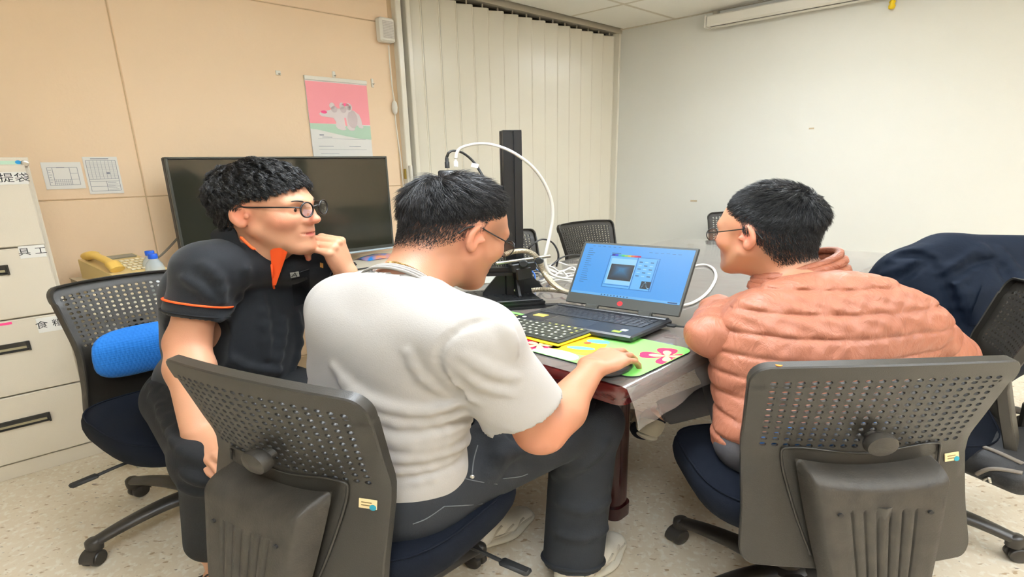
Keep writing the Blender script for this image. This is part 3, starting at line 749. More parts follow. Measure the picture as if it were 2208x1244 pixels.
# screen lid: hinge line and lean
hy = LDp - .012; tl = at(1270, 530, 1.0); 
LEAN = math.radians(24); LH = .242
SN = unit(LD * math.sin(LEAN) + Z1 * math.cos(LEAN)); SF = np.cross(LE, SN)                 # up the lid, out of the back
def LS(x, y, d=0.0): return LP(0, hy, .024) + LE * x + SN * y - SF * d * -1
RS = np.array([LE, np.cross(SN, LE), SN]).T; SFN = -np.cross(SN, LE)                        # SFN: towards the user
def LS(x, y, d=0.0): return LP(.023, hy, .022) + LE * x + SN * y + SFN * d
mb = MB(); mb.box(LS(LW_ / 2, .012 + LH / 2, -.004), (LW_ * .985, .008, LH), RS, bev=.003); lid = mb.build('lid', M_bez, lap)
mb = MB(); mb.box(LP(LW_ / 2, LDp - .012, .021), (LW_ * .96, .020, .008), RL, bev=.003); mb.build('rear_vent_bar', M_lap, lap)
for x in (LW_ * .27, LW_ * .73): mb = MB(); mb.box(LS(x, .006, .001), (.040, .016, .020), RS, bev=.004); mb.build('hinge', M_bez, lap)
def emis(name, rgb, s=1.0): return mat(name, (8, 8, 10), .35, emit=(rgb, s))
sx0, sx1, sy0, sy1 = .012, LW_ * .985 - .006, .052, LH + .004
def screen_mat():
    m = mat('screen_blue', (6, 8, 12), .3, emit=((84, 168, 246), 1.0)); return m
mb = MB(); mb.box(LS((sx0 + sx1) / 2, (sy0 + sy1) / 2, .0004), (sx1 - sx0, .0006, sy1 - sy0), RS); scn = mb.build('screen', screen_mat(), lap, label='bright blue lit screen')
sw_, sh_ = sx1 - sx0, sy1 - sy0
ui = {}
E_win, E_wind, E_dark, E_line, E_wh = emis('ui_window', (104, 188, 250)), emis('ui_window_edge', (48, 132, 214)), emis('ui_image_dark', (44, 52, 60), .8), emis('ui_text', (50, 100, 160), .8), emis('ui_white', (150, 214, 252))
def uir(x0, y0, x1, y1, m, d):                             # fractions of the screen from its lower left
    ui.setdefault(m, MB()).add([LS(sx0 + sw_ * x, sy0 + sh_ * y, .0008 + d * .00012) for x, y in ((x0, y0), (x1, y0), (x1, y1), (x0, y1))], [(0, 1, 2, 3)])
uir(0, 0, 1, .045, emis('ui_taskbar', (110, 186, 246)), 0)
uir(.275, .17, .735, .80, E_wind, 1); uir(.285, .185, .725, .785, E_win, 2)
uir(.30, .245, .535, .745, E_wh, 3); uir(.535, .18, .545, .785, E_wind, 3); uir(.29, .22, .53, .235, E_wind, 3); uir(.71, .18, .72, .77, E_wind, 3)
for k in range(9):                                          # picture: dark frame with a bluish centre
    a = k / 8; c = tuple(int(p + (q - p) * a) for p, q in zip((40, 44, 50), (40, 118, 170)))
    w_, h_ = .108 * (1 - .8 * a), .155 * (1 - .8 * a); uir(.42 - w_, .48 - h_ + .05 * a, .42 + w_, .48 + h_ + .05 * a, emis('ui_picture', c, .9), 4 + k * .5)
rb = [(40, 30, 150), (40, 70, 220), (30, 170, 200), (60, 210, 110), (150, 210, 80), (220, 190, 60), (225, 110, 60), (220, 50, 80), (180, 30, 110)]
for k, c in enumerate(rb): uir(.29 + .27 * k / 9, .79, .29 + .27 * (k + 1) / 9, .825, emis('ui_rainbow', c), 5)
uir(.285, .835, .37, .85, E_line, 3); uir(.63, .215, .715, .355, E_dark, 5)
for k in range(14):
    x = .64 + .065 * k / 13; y = .225 + .11 * math.exp(-((k - 4.5) / 3.2) ** 2); uir(x, y, x + .005, y + .010, E_wh, 7)
rg = np.random.default_rng(3)
for k in range(15):
    x = .56 + .05 * (k % 3); y = .70 - .066 * (k // 3); uir(x, y, x + .03, y + .018, E_wh if k % 2 else E_line, 5)
for k in range(17): uir(.05, .90 - .042 * k, .05 + .03 + .05 * rg.random(), .907 - .042 * k, E_line, 2)
for k in range(9): uir(.30 + .03 * k, .012, .312 + .03 * k, .034, E_line, 3)
for k in range(6): uir(.08 + .05 * k, .955, .105 + .05 * k, .963, E_line, 2); uir(.62 + .05 * k, .90, .65 + .05 * k, .906, E_line, 2)
uir(.90, .010, .98, .036, E_line, 2)
for m, b_ in ui.items(): b_.build('screen_window', m, scn, kind='stuff' if len(b_.f) > 1 else None)
M_red = mat('lid_badge_red', (206, 40, 48), .35)
mb = MB(); mb.lathe([(0, 0), (.0085, 0), (.0085, .0008), (0, .0008)], LS(LW_ / 2, .031, .0004), RS @ rotx(math.pi / 2), 20); bd = mb.build('badge', M_red, lid)
mb = MB()
for q in (-.003, .0025): mb.box(LS(LW_ / 2 + q, .031, .0014), (.0011, .0005, .009), RS @ roty(.25))
mb.box(LS(LW_ / 2 - .0012, .031, .0014), (.0032, .0005, .001), RS); mb.build('badge_letters', M_bez, lid)
# power plug at the laptop's right rear
mb = MB(); p = LP(LW_ + .012, LDp - .03, .008); mb.box(p, (.026, .016, .010), RL, bev=.003); mb.tube(bez([p + LE * .01, p + LE * .05 + A(0, 0, .004), p + LE * .14 + LD * .10 - A(0, 0, .006), p + LE * .30 + LD * .2 - A(0, 0, .008)], 8), .0028, 6)
tag(mb.build('power_plug', M_black, O=p, smooth=40), 'black plug and lead at right rear corner of the laptop', 'cable')

# ---- external keyboard (black on yellow)
kA, kB, kC = on_table(1070, 712, TZ + .012), on_table(1203, 744, TZ + .012), on_table(1266, 717, TZ + .012)
KE = unit(kB - kA); KD = np.cross(Z1, KE); KDp = max(.11, (kC - kB) @ KD); KWd = .335
KO = kB - KE * KWd; KO[2] = TZ + .0045
def KP(x, y, z=0.0): return KO + KE * x + KD * y + A(0, 0, z + .04 * y)
RK = np.array([KE, KD, Z1]).T @ rotx(.04)
M_kb = mat('keyboard_black', (40, 42, 36), .45); M_kby = mat('keyboard_yellow', (238, 212, 30), .45); M_key = mat('keyboard_key', (58, 60, 50), .45); M_kprint = mat('keyboard_print', (232, 228, 110), .6); M_kprintw = mat('keyboard_print_pale', (225, 225, 205), .6)
kb = thing('keyboard', KP(KWd / 2, KDp / 2), 'black keyboard with yellow underside and yellow top row on the mouse pad', 'keyboard')
mb = MB(); mb.box(KP(KWd / 2, KDp / 2, .004), (KWd, KDp, .008), RK, bev=.003); mb.build('yellow_base', M_kby, kb)
mb = MB(); mb.box(KP(KWd / 2, KDp / 2 + .002, .012), (KWd - .002, KDp - .004, .010), RK, bev=.004); mb.build('deck', M_kb, kb)
rowsK = [[1.3, 1, 1, 1, 4.5, 1, 1, 1, 1, 1, 1], [2.0] + [1] * 10 + [2, 1], [1.7] + [1] * 11 + [1.6], [1.4] + [1] * 12 + [1], [1] * 14 , [1] * 15]
keyboard_keys(KP, RK, .010, KWd - .010, .008, KDp - .012, .017, .0030, .0024, M_key, kb, rowsK)
mb = MB(); mb2 = MB(); n = len(rowsK); rh = (KDp - .020) / n
for r_, ws in enumerate(rowsK):
    x = .010
    for w_ in ws:
        kw = (KWd - .020) * w_ / sum(ws); (mb if r_ == 5 or (r_ > 2 and x > KWd * .9) else mb2).box(KP(x + kw / 2 - .002, .008 + (r_ + .5) * rh + .001, .0196), (min(kw * .5, .006), rh * .34, .0004), RK); x += kw
mb.build('yellow_legends', M_kprint, kb); mb2.build('key_legends', M_kprintw, kb)

# ---- clear plastic lid lying on the pad, mouse under the right hand
M_clear = mat('clear_plastic', (235, 235, 235), .12, alpha=.35)
p = on_table(1090, 742, TZ + .004); mb = MB(); mb.lathe([(.038, 0), (.041, .002), (.041, .006), (.034, .009), (.030, .007), (0, .007)], p + A(0, 0, .0006), None, 32)
tag(mb.build('plastic_lid', M_clear, O=p, smooth=40), 'round clear plastic lid lying in front of the keyboard', 'lid')
# ================================================================== LEFT WALL SIDE: cabinet, side table, TV, phone, papers
CAB0 = onz(225, 975, 0); OFFC = (CAB0 - CORNER) @ NA           # cabinet front plane
def fc(px, py): return lw(px, py, OFFC)
cs1 = (CAB0 - CORNER) @ DA; CW = .62; cs0 = cs1 - CW; CH = 1.392
M_cab = mat('cabinet_enamel', (220, 210, 192), .38, bump=(300, .0003), var=(2, .05)); M_cabgap = mat('cabinet_gap', (96, 88, 74), .7)
M_paper = mat('paper_white', (240, 238, 232), .8); M_ink = mat('ink', (40, 40, 42), .8); M_inkg = mat('ink_grey', (150, 152, 160), .8)
cab = thing('filing_cabinet', LW((cs0 + cs1) / 2, 0, OFFC - .18), 'beige steel four-drawer filing cabinet with handwritten paper labels', 'cabinet')
DPT = OFFC - .012
mb = MB(); mb.box(LW((cs0 + cs1) / 2, CH / 2, OFFC - DPT / 2 - .004), (CW, DPT - .008, CH), RA, bev=.004); mb.build('body', M_cab, cab)
mb = MB(); mb.box(LW((cs0 + cs1) / 2, CH - .012, OFFC - .001), (CW, .006, .024), RA, bev=.002); mb.build('top_rail', M_cab, cab)
mb = MB(); mb.box(LW((cs0 + cs1) / 2, .035, OFFC - .001), (CW, .006, .07), RA, bev=.002); mb.build('plinth', M_cab, cab)
zs = [1.366, 1.024, .722, .385, .075]
hs1 = np.mean([fc(65, 740)[0], fc(104, 893)[0]]); hw = .15
for k in range(4):
    z1, z0 = zs[k] - .003, zs[k + 1] + .003
    mb = MB(); mb.box(LW((cs0 + cs1) / 2, (z0 + z1) / 2, OFFC + .006), (CW - .030, .016, z1 - z0), RA, bev=.004); dr = mb.build('drawer', M_cab, cab)
    hz = {0: 1.23, 1: fc(22, 580)[1], 2: fc(65, 742)[1], 3: fc(104, 895)[1]}[k]
    mb = MB(); c = LW(hs1 - hw / 2, hz, OFFC + .0135)
    mb.box(c, (hw, .006, .042), RA, bev=.002); mb.box(c + NA * .003 - Z1 * .016, (hw, .010, .006), RA, bev=.002); mb.box(c + NA * .003 + Z1 * .019, (hw, .008, .004), RA); mb.box(c + NA * .004 + DA * (hw / 2 - .003), (.006, .010, .042), RA)
    hd = mb.build('handle', mat('pull_black', (24, 24, 24), .3), dr)
    mb = MB(); mb.box(c + NA * .0032 + Z1 * -.004, (hw * .86, .002, .010), RA); mb.build('card_slot', mat('card', (150, 140, 110), .6), dr)
def flab(pts, text, size, par_name, rot=0):                    # pts: pixel corners l,t,r,b on cabinet front
    (sa, za), (sb, zb) = fc(pts[0], pts[1]), fc(pts[2], pts[3]); c = LW((sa + sb) / 2, (za + zb) / 2, OFFC + .0148)
    mb = MB(); mb.box(c, (abs(sb - sa), .0012, abs(za - zb)), RA); l = mb.build('paper_label', M_paper, cab)
    text_mesh(text, size, c, DA, Z1, M_ink, 'lettering', l, depth=.0010)
flab((-40, 372, 61, 397), '手提袋', .040, 'a')
flab((36, 531, 99, 552), '具 工', .034, 'a')
flab((74, 686, 137, 708), '食 糧', .036, 'a')
s_, z_ = fc(3, 698); mb = MB(); mb.box(LW(s_, z_, OFFC + .015), (.05, .0012, .010), RA); mb.build('pink_sticker', mat('pink_sticker', (250, 70, 140), .5), cab)
s_, z_ = fc(27, 351); mb = MB(); mb.box(LW(s_ - .01, z_, OFFC + .003), (.06, .0012, .016), RA); st = mb.build('green_sticker', mat('mint_sticker', (190, 220, 195), .5), cab)
mb = MB(); mb.lathe([(0, 0), (.008, 0), (.008, .001), (0, .001)], LW(s_ + .014, z_ + .002, OFFC + .0036), RA @ rotx(math.pi / 2), 14); mb.build('blue_dot', mat('blue_dot', (20, 140, 200), .5), cab)
s_, z_ = fc(53, 352); mb = MB(); mb.lathe([(0, 0), (.012, 0), (.010, .006), (.005, .007), (0, .007)], LW(s_, z_, OFFC + .002), RA @ rotx(math.pi / 2), 16); mb.build('lock', M_steel, cab)
s_, z_ = fc(0, 338); mb = MB(); mb.box(LW(cs1 - .36, CH + .012, OFFC - .16), (.30, .24, .02), RA, bev=.006); mb.box(LW(cs1 - .36, CH + .03, OFFC - .18), (.26, .20, .02), RA, bev=.006)
tag(mb.build('document_tray', mat('tray_grey', (110, 105, 95), .5), O=LW(cs1 - .36, CH + .002, OFFC - .16)), 'dark grey tray on top of the beige filing cabinet', 'tray')

# papers taped to the wall
def wall_paper(px, nm, label, tilt, kind):
    (s0, z0), (s1, z1) = lw(px[0], px[1], .003), lw(px[2], px[3], .003); c = LW((s0 + s1) / 2, (z0 + z1) / 2, .003); w, h = s1 - s0, abs(z0 - z1)
    Rt = RA @ roty(tilt); ex, ez = Rt[:, 0], Rt[:, 2]
    t = thing('printed_notice', c, label, 'paper'); mb = MB(); mb.box(c, (w, .0012, h), Rt); mb.build('sheet', M_paper, t)
    mb = MB(); P = lambda a, b: c + NA * .0009 + ex * (a - .5) * w + ez * (b - .5) * h
    def ln(a0, b0, a1, b1, th=.0016):
        d = abs(a1 - a0) * w + .0001, abs(b1 - b0) * h + .0001
        mb.box((P(a0, b0) + P(a1, b1)) / 2, (max(d[0], th), .0006, max(d[1], th)), Rt)
    if kind == 0:
        for b in (.15, .80): ln(.12, b, .88, b)
        for a in (.12, .25, .68, .88): ln(a, .15, a, .80)
        for b in (.22, .29, .36): ln(.25, b, .68, b, .001)
        for b in (.36, .58): ln(.68, b, .88, b, .001)
        for k in range(8): ln(.29 + .05 * k, .15, .29 + .05 * k, .36, .0008)
        ln(.36, .80, .56, .80, .003)
        for k in range(6): ln(.14, .26 + k * .09, .14 + .05 + .03 * (k % 2), .26 + k * .09, .0018)
    else:
        for b in (.08, .20, .34, .40, .90): ln(.07, b, .93, b)
        for k in range(16): ln(.07, .43 + k * .028, .93, .43 + k * .028, .0006)
        for k in range(9): ln(.07 + .86 * k / 8, .40, .07 + .86 * k / 8, .90, .0008)
        ln(.55, .08, .55, .34); ln(.07, .08, .07, .90); ln(.93, .08, .93, .90)
        for k in range(5): ln(.58, .12 + k * .045, .58 + .30 - .05 * (k % 3), .12 + k * .045, .0016)
        ln(.22, .945, .74, .945, .004); ln(.60, .56, .70, .56, .010)
    mb.build('print', M_inkg, t, kind='stuff')
wall_paper((86, 350, 186, 406), 'a', 'small landscape sheet with a printed floor plan, taped beside the filing cabinet', .0, 0)
wall_paper((176, 338, 268, 416), 'b', 'larger printed table sheet taped to the peach wall, right of the floor plan', .0, 1)

# hooks
def wall_hook(px, py, label, h=.036, w=.016):
    s, z = lw(px, py, .004); t = thing('wall_hook', LW(s, z, .004), label, 'hook')
    mb = MB(); mb.box(LW(s, z, .003), (w, .006, h), RA, bev=.002); mb.build('plate', M_white, t)
    mb = MB(); mb.tube([LW(s, z - .004, .006), LW(s, z - .010, .014), LW(s, z - .004, .020)], .0025, 6); mb.build('prong', M_steel, t)
wall_hook(600, 157, 'small square adhesive hook alone on the peach wall left of the calendar', .026, .024)
wall_hook(803, 179, 'slim adhesive hook on the peach wall right of the calendar', .055, .014)
wall_hook(720, 161, 'adhesive hook that the pink calendar hangs from', .040, .016)

# calendar
(ca, cz1), (cb, cz0) = lw(655, 162, .006), lw(803, 338, .006); cb = lw(789, 179, .006)[0]; cz0 -= .18
CWd = cb - ca; CHt = cz1 - cz0
cal = thing('wall_calendar', LW((ca + cb) / 2, cz1, .006), 'hanging wall calendar with pink and mint picture of a white bear with riders', 'calendar')
def CP(x, y, d=0.0): return LW(ca + CWd * x, cz1 - CHt * y, .006 + d)        # y downward 0..1
mb = MB(); mb.box(CP(.5, .5), (CWd, .006, CHt), RA); mb.build('sheets', M_paper, cal)
mb = MB(); mb.box(CP(.5, .018, .002), (CWd + .004, .010, CHt * .036), RA, bev=.002); mb.build('binding_strip', M_white, cal)
def flat(poly, lvl, m, name, par=cal):
    mb = MB(); mb.add([CP(x, y, .0034 + .0003 * lvl) for x, y in poly], [tuple(range(len(poly)))]); return mb.build(name, m, par)
M_pink = mat('print_pink', (246, 158, 166), .7); M_mint = mat('print_mint', (186, 214, 190), .7); M_bear = mat('print_bear', (232, 220, 218), .7); M_bear2 = mat('print_bear_shade', (206, 190, 190), .7); M_pinkhat = mat('print_hat', (240, 90, 140), .7)
pic = flat([(0, .045), (1, .045), (1, .42), (0, .42)], 0, M_pink, 'picture')
flat([(0, .42), (1, .43), (1, .56), (.8, .555), (.55, .53), (.3, .50), (.1, .475), (0, .47)], 1, M_mint, 'print', pic)
ell = lambda cx, cy, a, b, r=0, n=20: [(cx + a * math.cos(t) * math.cos(r) - b * math.sin(t) * math.sin(r), cy + a * math.cos(t) * math.sin(r) + b * math.sin(t) * math.cos(r)) for t in np.linspace(0, 2 * math.pi, n + 1)[:-1]]
bear = [(.16, .335), (.20, .31), (.30, .30), (.38, .285), (.48, .275), (.62, .275), (.74, .29), (.82, .325), (.85, .37), (.86, .42), (.88, .44), (.86, .455), (.80, .45), (.77, .42), (.74, .44), (.72, .465), (.62, .470), (.60, .455), (.585, .43), (.56, .455), (.52, .470), (.44, .465), (.41, .44), (.42, .40), (.38, .365), (.30, .36), (.20, .355)]
flat(bear, 2, M_bear, 'print', pic); flat(ell(.70, .37, .085, .085), 3, M_bear2, 'print', pic); flat([(.56, .36), (.59, .36), (.60, .44), (.57, .43)], 3, M_pink, 'print', pic)
for (x, y, a, b, m) in ((.38, .255, .045, .030, M_bear), (.41, .285, .05, .03, M_bear2), (.54, .25, .04, .032, M_bear), (.56, .285, .05, .03, M_bear2), (.65, .262, .06, .04, M_bear), (.66, .265, .03, .024, M_bear2), (.24, .315, .05, .014, M_pinkhat), (.60, .237, .06, .012, M_pinkhat), (.52, .465, .06, .012, M_bear), (.67, .467, .055, .012, M_bear)): flat(ell(x, y, a, b), 4, m, 'print', pic)
mb = MB()
for (x, y, w, h) in ((.13, .525, .07, .012), (.17, .545, .16, .005), (.1, .56, .8, .002), (.10, .63, .24, .005), (.60, .63, .2, .005), (.1, .66, .8, .002), (.12, .70, .3, .004)): mb.box(CP(x + w * .5, y, .0034), (CWd * w, .0004, CHt * h), RA)
mb.build('print', M_inkg, cal, kind='stuff')

# speaker / sensor box on the jamb with its cable and inline switch
(s0, z0), (s1, z1) = lw(813, 36, .03), lw(849, 94, .03); c = LW((s0 + s1) / 2, (z0 + z1) / 2, .0)
spk = thing('wall_speaker', c, 'white square speaker box with dotted grille beside the partition top', 'speaker')
w, h = s1 - s0, abs(z0 - z1)
mb = MB(); mb.box(c + NA * .028, (w, .05, h), RA, bev=.010); mb.build('housing', M_white, spk)
mb = MB(); mb.box(c + NA * .054, (w * .74, .004, h * .72), RA, bev=.001); gr = mb.build('grille', mat('grille_grey', (216, 210, 200), .6), spk)
mb = MB()
for i in range(9):
    for j in range(11): mb.lathe([(0, 0), (.0028, 0), (.0028, .001), (0, .001)], c + NA * .0558 + DA * w * .32 * (i / 4 - 1) + Z1 * h * .32 * (j / 5 - 1), RA @ rotx(math.pi / 2), 6)
o = mb.build('grille_holes', mat('hole_grey', (176, 168, 156), .7), gr); o['kind'] = 'stuff'
pts = [LW(*lw(*p, .014), .014) for p in ((838, 98), (841, 140), (846, 190), (851, 225), (853, 260), (858, 300), (864, 345), (868, 385), (872, 430), (876, 500), (880, 560))]
mb = MB(); mb.tube(bez(pts, 5), .0035, 6); cbl = mb.build('speaker_cord', M_white, O=pts[0], smooth=True); tag(cbl, 'thin white cord with inline switch running down beside the partition', 'cord')
s_, z_ = lw(851, 232, .018); mb = MB(); mb.lathe([(.005, -.045), (.013, -.03), (.016, 0), (.013, .03), (.005, .045)], LW(s_, z_, .018), None, 12); mb.build('inline_switch', M_white, cbl, smooth=40)

# ---- long white side table along the left wall
ST_Z = .745; M_ivory = mat('ivory_laminate', (232, 224, 204), .35); sT0, sT1 = cs1 + .03, SE - .03; dT0, dT1 = .03, .62
sdt = thing('side_table', LW((sT0 + sT1) / 2, 0, .32), 'long ivory side table along the peach wall under the television', 'table')
mb = MB(); mb.box(LW((sT0 + sT1) / 2, ST_Z - .0125, (dT0 + dT1) / 2), (sT1 - sT0, dT1 - dT0, .025), RA, bev=.004); mb.build('tabletop', M_ivory, sdt)
for s in (sT0 + .03, sT1 - .03):
    for d in (dT0 + .04, dT1 - .04):
        mb = MB(); mb.box(LW(s, (ST_Z - .025) / 2, d), (.04, .04, ST_Z - .025), RA, bev=.003); mb.build('table_leg', mat('side_leg', (200, 195, 182), .4), sdt)
mb = MB(); mb.box(LW((sT0 + sT1) / 2, ST_Z - .16, dT0 + .02), (sT1 - sT0 - .1, .018, .26), RA); mb.build('modesty_panel', M_ivory, sdt)

# ---- television
TO = .27
(ts0, tz1), (ts1, tz0) = lw(353, 337, TO), lw(849, 531, TO); tz1 = (tz1 + lw(834, 338, TO)[1]) / 2; tw, th = ts1 - ts0, tz1 - tz0
tv = thing('television', LW((ts0 + ts1) / 2, ST_Z, TO), 'large flat television, switched off, on the ivory side table', 'television')
M_tv = mat('tv_frame', (84, 86, 82), .3, .6); M_scr = mat('tv_panel', (44, 44, 36), .08, spec=.7); M_tvb = mat('tv_back', (28, 28, 28), .5)
TP = lambda x, y, d=0.0: LW(ts0 + tw * x, tz0 + th * y, TO + d)
mb = MB(); mb.box(TP(.5, .5, -.022), (tw, .036, th), RA, bev=.006); mb.box(TP(.5, .35, -.05), (tw * .6, .04, th * .5), RA, bev=.01); mb.build('back', M_tvb, tv)
mb = MB(); fw_ = .010
for (x, y, dx, dz) in ((.5, 1, tw, fw_), (.5, 0, tw, .020), (0, .5, fw_, th), (1, .5, fw_, th)):
    mb.box(TP(x, y, -.001) + DA * (fw_ / 2 if x == 0 else -fw_ / 2 if x == 1 else 0) + Z1 * (-fw_ / 2 if y == 1 else .010 if y == 0 and x == .5 else 0), (dx, .012, dz), RA, bev=.002)
mb.build('frame', M_tv, tv, kind='stuff')
mb = MB(); mb.box(TP(.5, .5, 0), (tw - 2 * fw_, .006, th - .03), RA); mb.build('screen', M_scr, tv)
mb = MB(); mb.box(TP(.5, 0, .004) - Z1 * .006, (tw * .98, .010, .012), RA, bev=.003); mb.build('clear_strip', mat('tv_clear_edge', (176, 190, 200), .15, spec=.8), tv)
mb = MB(); mb.box(TP(.5, 0, -.02) - Z1 * ((tz0 - ST_Z) / 2), (.10, .03, tz0 - ST_Z), RA, bev=.004); mb.box(LW((ts0 + ts1) / 2, ST_Z + .006, TO), (tw * .42, .22, .012), RA, bev=.004); mb.build('stand', M_tvb, tv)
# cable from the television to the wall socket line
pts = [LW(*lw(*p, .10), .10) for p in ((390, 505), (370, 528), (350, 548), (340, 556))]
mb = MB(); mb.tube(bez(pts, 5), .005, 6); tag(mb.build('television_cable', mat('cable_grey', (120, 112, 98), .6), O=pts[0], smooth=True), 'grey cable slanting down the peach wall left of the television', 'cable')

# ---- telephone
_s = lw(270, 590, .22)[0]; PHO = LW(_s, ST_Z + .075, .22)
mb = MB(); mb.box(LW(_s, ST_Z + .0375, .22), (.30, .28, .074), RA, bev=.004); mb.box(LW(_s, ST_Z + .0745, .22), (.304, .284, .004), RA)
tag(mb.build('storage_box', mat('box_card', (196, 180, 150), .7), O=LW(_s, ST_Z, .22)), 'flat cardboard box under the yellowed telephone on the side table', 'box')
PHO = PHO + A(0, 0, .0015); d_ = (PHO - CORNER) @ NA
ph_ = thing('telephone', PHO, 'beige desk telephone with yellowed handset on side table behind blue-pad chair', 'telephone')
M_ph = mat('phone_beige', (214, 188, 128), .4); M_ph2 = mat('phone_handset', (230, 190, 96), .4); M_key_b = mat('phone_key', (236, 226, 196), .4); M_lcd = mat('phone_display', (128, 122, 104), .3)
yaw = math.atan2(DA[1], DA[0]) + .22; Rp = rotz(yaw); PP = lambda x, y, z: PHO + Rp @ A(x, y, z)
tilt = math.radians(16); Rk2 = Rp @ rotx(tilt)
mb = MB(); mb.prism([(-.11, .0), (.11, 0), (.11, .035), (-.11, .095)], PP(-.10, 0, 0), Rp @ A(0, -1, 0) * 1.0, Z1, Rp @ A(.20, 0, 0)); mb.build('base', M_ph, ph_)
sl = math.atan2(.06, .22); Rk2 = Rp @ rotx(sl); top = lambda x, y: PP(x, y, .0655 + .2727 * y)
mb = MB(); mb.box(top(.035, .075) + Rk2[:, 2] * .003, (.105, .035, .008), Rk2, bev=.002); mb.build('display', M_lcd, ph_)
for i in range(6):
    for j in range(5):
        mb = MB(); mb.box(top(-.012 + .0195 * i, -.085 + .027 * j) + Rk2[:, 2] * .003, (.014, .014, .007), Rk2, bev=.002); mb.build('phone_key', M_key_b, ph_)
mb = MB(); pts = bez([top(-.072, -.095) + Rk2[:, 2] * .018, top(-.072, -.06) + Rk2[:, 2] * .034, top(-.072, 0) + Rk2[:, 2] * .038, top(-.072, .06) + Rk2[:, 2] * .034, top(-.072, .095) + Rk2[:, 2] * .018], 6)
mb.tube(pts, [.026 if (i < 7 or i > len(pts) - 8) else .018 for i in range(len(pts))], 12, flat=.8); mb.build('handset', M_ph2, ph_, smooth=40)
# ---- water bottles with blue caps
M_pet = mat('pet_plastic', (214, 226, 230), .08, alpha=.45); M_cap = mat('bottle_cap_blue', (20, 90, 210), .35); M_wlab = mat('bottle_label', (235, 240, 245), .4)
def bottle(px, py, Yoff, label):
    p = onz(px, py, ST_Z) ; r = .033; t = thing('water_bottle', p, label, 'bottle', None)
    mb = MB(); mb.lathe([(0, 0), (r * .8, 0), (r, .006), (r * .94, .02), (r, .03), (r, .09), (r * .93, .095), (r, .10), (r, .125), (r * .85, .15), (.015, .172), (.0125, .176), (.0125, .186), (0, .186)], p, None, 20); mb.build('bottle_body', M_pet, t, smooth=50)
    mb = MB(); mb.lathe([(r * 1.01, .04), (r * 1.01, .088)], p, None, 20); mb.build('paper_band', M_wlab, t, smooth=True)
    mb = MB(); mb.lathe([(.0155, .176), (.0165, .178), (.0165, .196), (.015, .199), (0, .199)], p, None, 20); mb.build('cap', M_cap, t, smooth=40)
bottle(346, 634, 0, 'front one of two small water bottles with blue caps behind the blue-pad chair'); bottle(339, 624, 0, 'rear one of two small water bottles with blue caps, nearer the peach wall')
# ---- snack packet and pen on the side table
p = onz(815, 556, ST_Z); mb = MB(); G = []
for i in range(13):
    row = []
    for j in range(9):
        x, y = i / 6 - 1, j / 4 - 1; h = .020 * (1 - x ** 4) * (1 - y ** 4) + .003 * math.sin(5 * x + 3 * y); row.append(p + DA * x * .10 - NA * y * .06 + Z1 * (h + .003))
    G.append(row)
mb.grid(G); mb.grid([[q - Z1 * ((q[2] - ST_Z) - .001) for q in r_] for r_ in G])
sn = mb.build('snack_packet', mat('packet_blue', (30, 130, 210), .25, var=(14, .9, (240, 150, 60))), O=p, smooth=True); tag(sn, 'crumpled blue and orange packet on the ivory table below the television', 'packet')
p = onz(770, 583, ST_Z); mb = MB(); mb.tube([p - DA * .06 + Z1 * .006, p + DA * .07 + Z1 * .006], .004, 8); mb.tube([p + DA * .07 + Z1 * .006, p + DA * .08 + Z1 * .006], [.004, .001], 8); tag(mb.build('pen', M_black, O=p), 'black pen lying on the ivory side table', 'pen')
p = onz(735, 575, ST_Z); mb = MB(); mb.box(p + Z1 * .012, (.12, .08, .024), RA, bev=.006); tag(mb.build('adapter_box', M_black, O=p), 'black box with leads at the foot of the television', 'box')
# ================================================================== OPTICAL RIG ON THE TABLE
M_alu = mat('black_anodised', (22, 23, 25), .42, .2); M_alu2 = mat('black_anodised_edge', (40, 42, 44), .35, .3); M_hole = mat('bolt_hole', (8, 8, 8), .8)
BO = onz(1168, 664, TZ)                                        # near right corner of the base
Bx = unit(A(-.97, -.22, 0)); By = unit(A(-.22 * -1, -.97 * -1, 0) * A(1, 1, 0)); By = A(-Bx[1], Bx[0], 0); By = By if By[1] > 0 else -By
def BP(x, y, z): return BO + Bx * x + By * y + A(0, 0, z)
RBP = np.array([Bx, By, np.cross(Bx, By)]).T
if RBP[2, 2] < 0: RBP[:, 2] *= -1
rig = thing('optical_rig', BP(.15, .12, 0), 'black aluminium camera stand with tall slotted post and breadboard base', 'camera stand')
BL, BW, BH = .30, .20, .028
def extrusion(c0, axis, side, up, L, w, h, name, par, slots=True):
    """slotted aluminium profile"""
    mb = MB(); n = 1
    g = .009; d = .007
    def prof(w_, h_):
        out = []
        def edge(a, b):                                         # one side with a centred slot
            a, b = np.array(a), np.array(b); t = unit(np.append(b - a, 0))[:2]; nn = np.array([t[1], -t[0]]); m = (a + b) / 2
            return [a, m - t * g / 2, m - t * g / 2 - nn * d, m + t * g / 2 - nn * d, m + t * g / 2]
        P = [(-w_ / 2, -h_ / 2), (w_ / 2, -h_ / 2), (w_ / 2, h_ / 2), (-w_ / 2, h_ / 2)]
        for k in range(4): out += edge(P[k], P[(k + 1) % 4])
        return out
    mb.prism([tuple(p) for p in prof(w, h)], c0, side, up, np.asarray(axis) * L)
    return mb.build(name, M_alu, par)
mb = MB(); mb.box(BP(BL / 2, BW / 2, BH + .005), (BL, BW, .010), RBP, bev=.002); plate = mb.build('breadboard', M_alu, rig)
mb = MB()
for i in range(11):
    for j in range(7): mb.lathe([(0, 0), (.0042, 0), (.0042, .0008), (0, .0008)], BP(.02 + i * .026, .02 + j * .026, BH + .0098), None, 8)
o = mb.build('bolt_holes', M_hole, plate); o['kind'] = 'stuff'
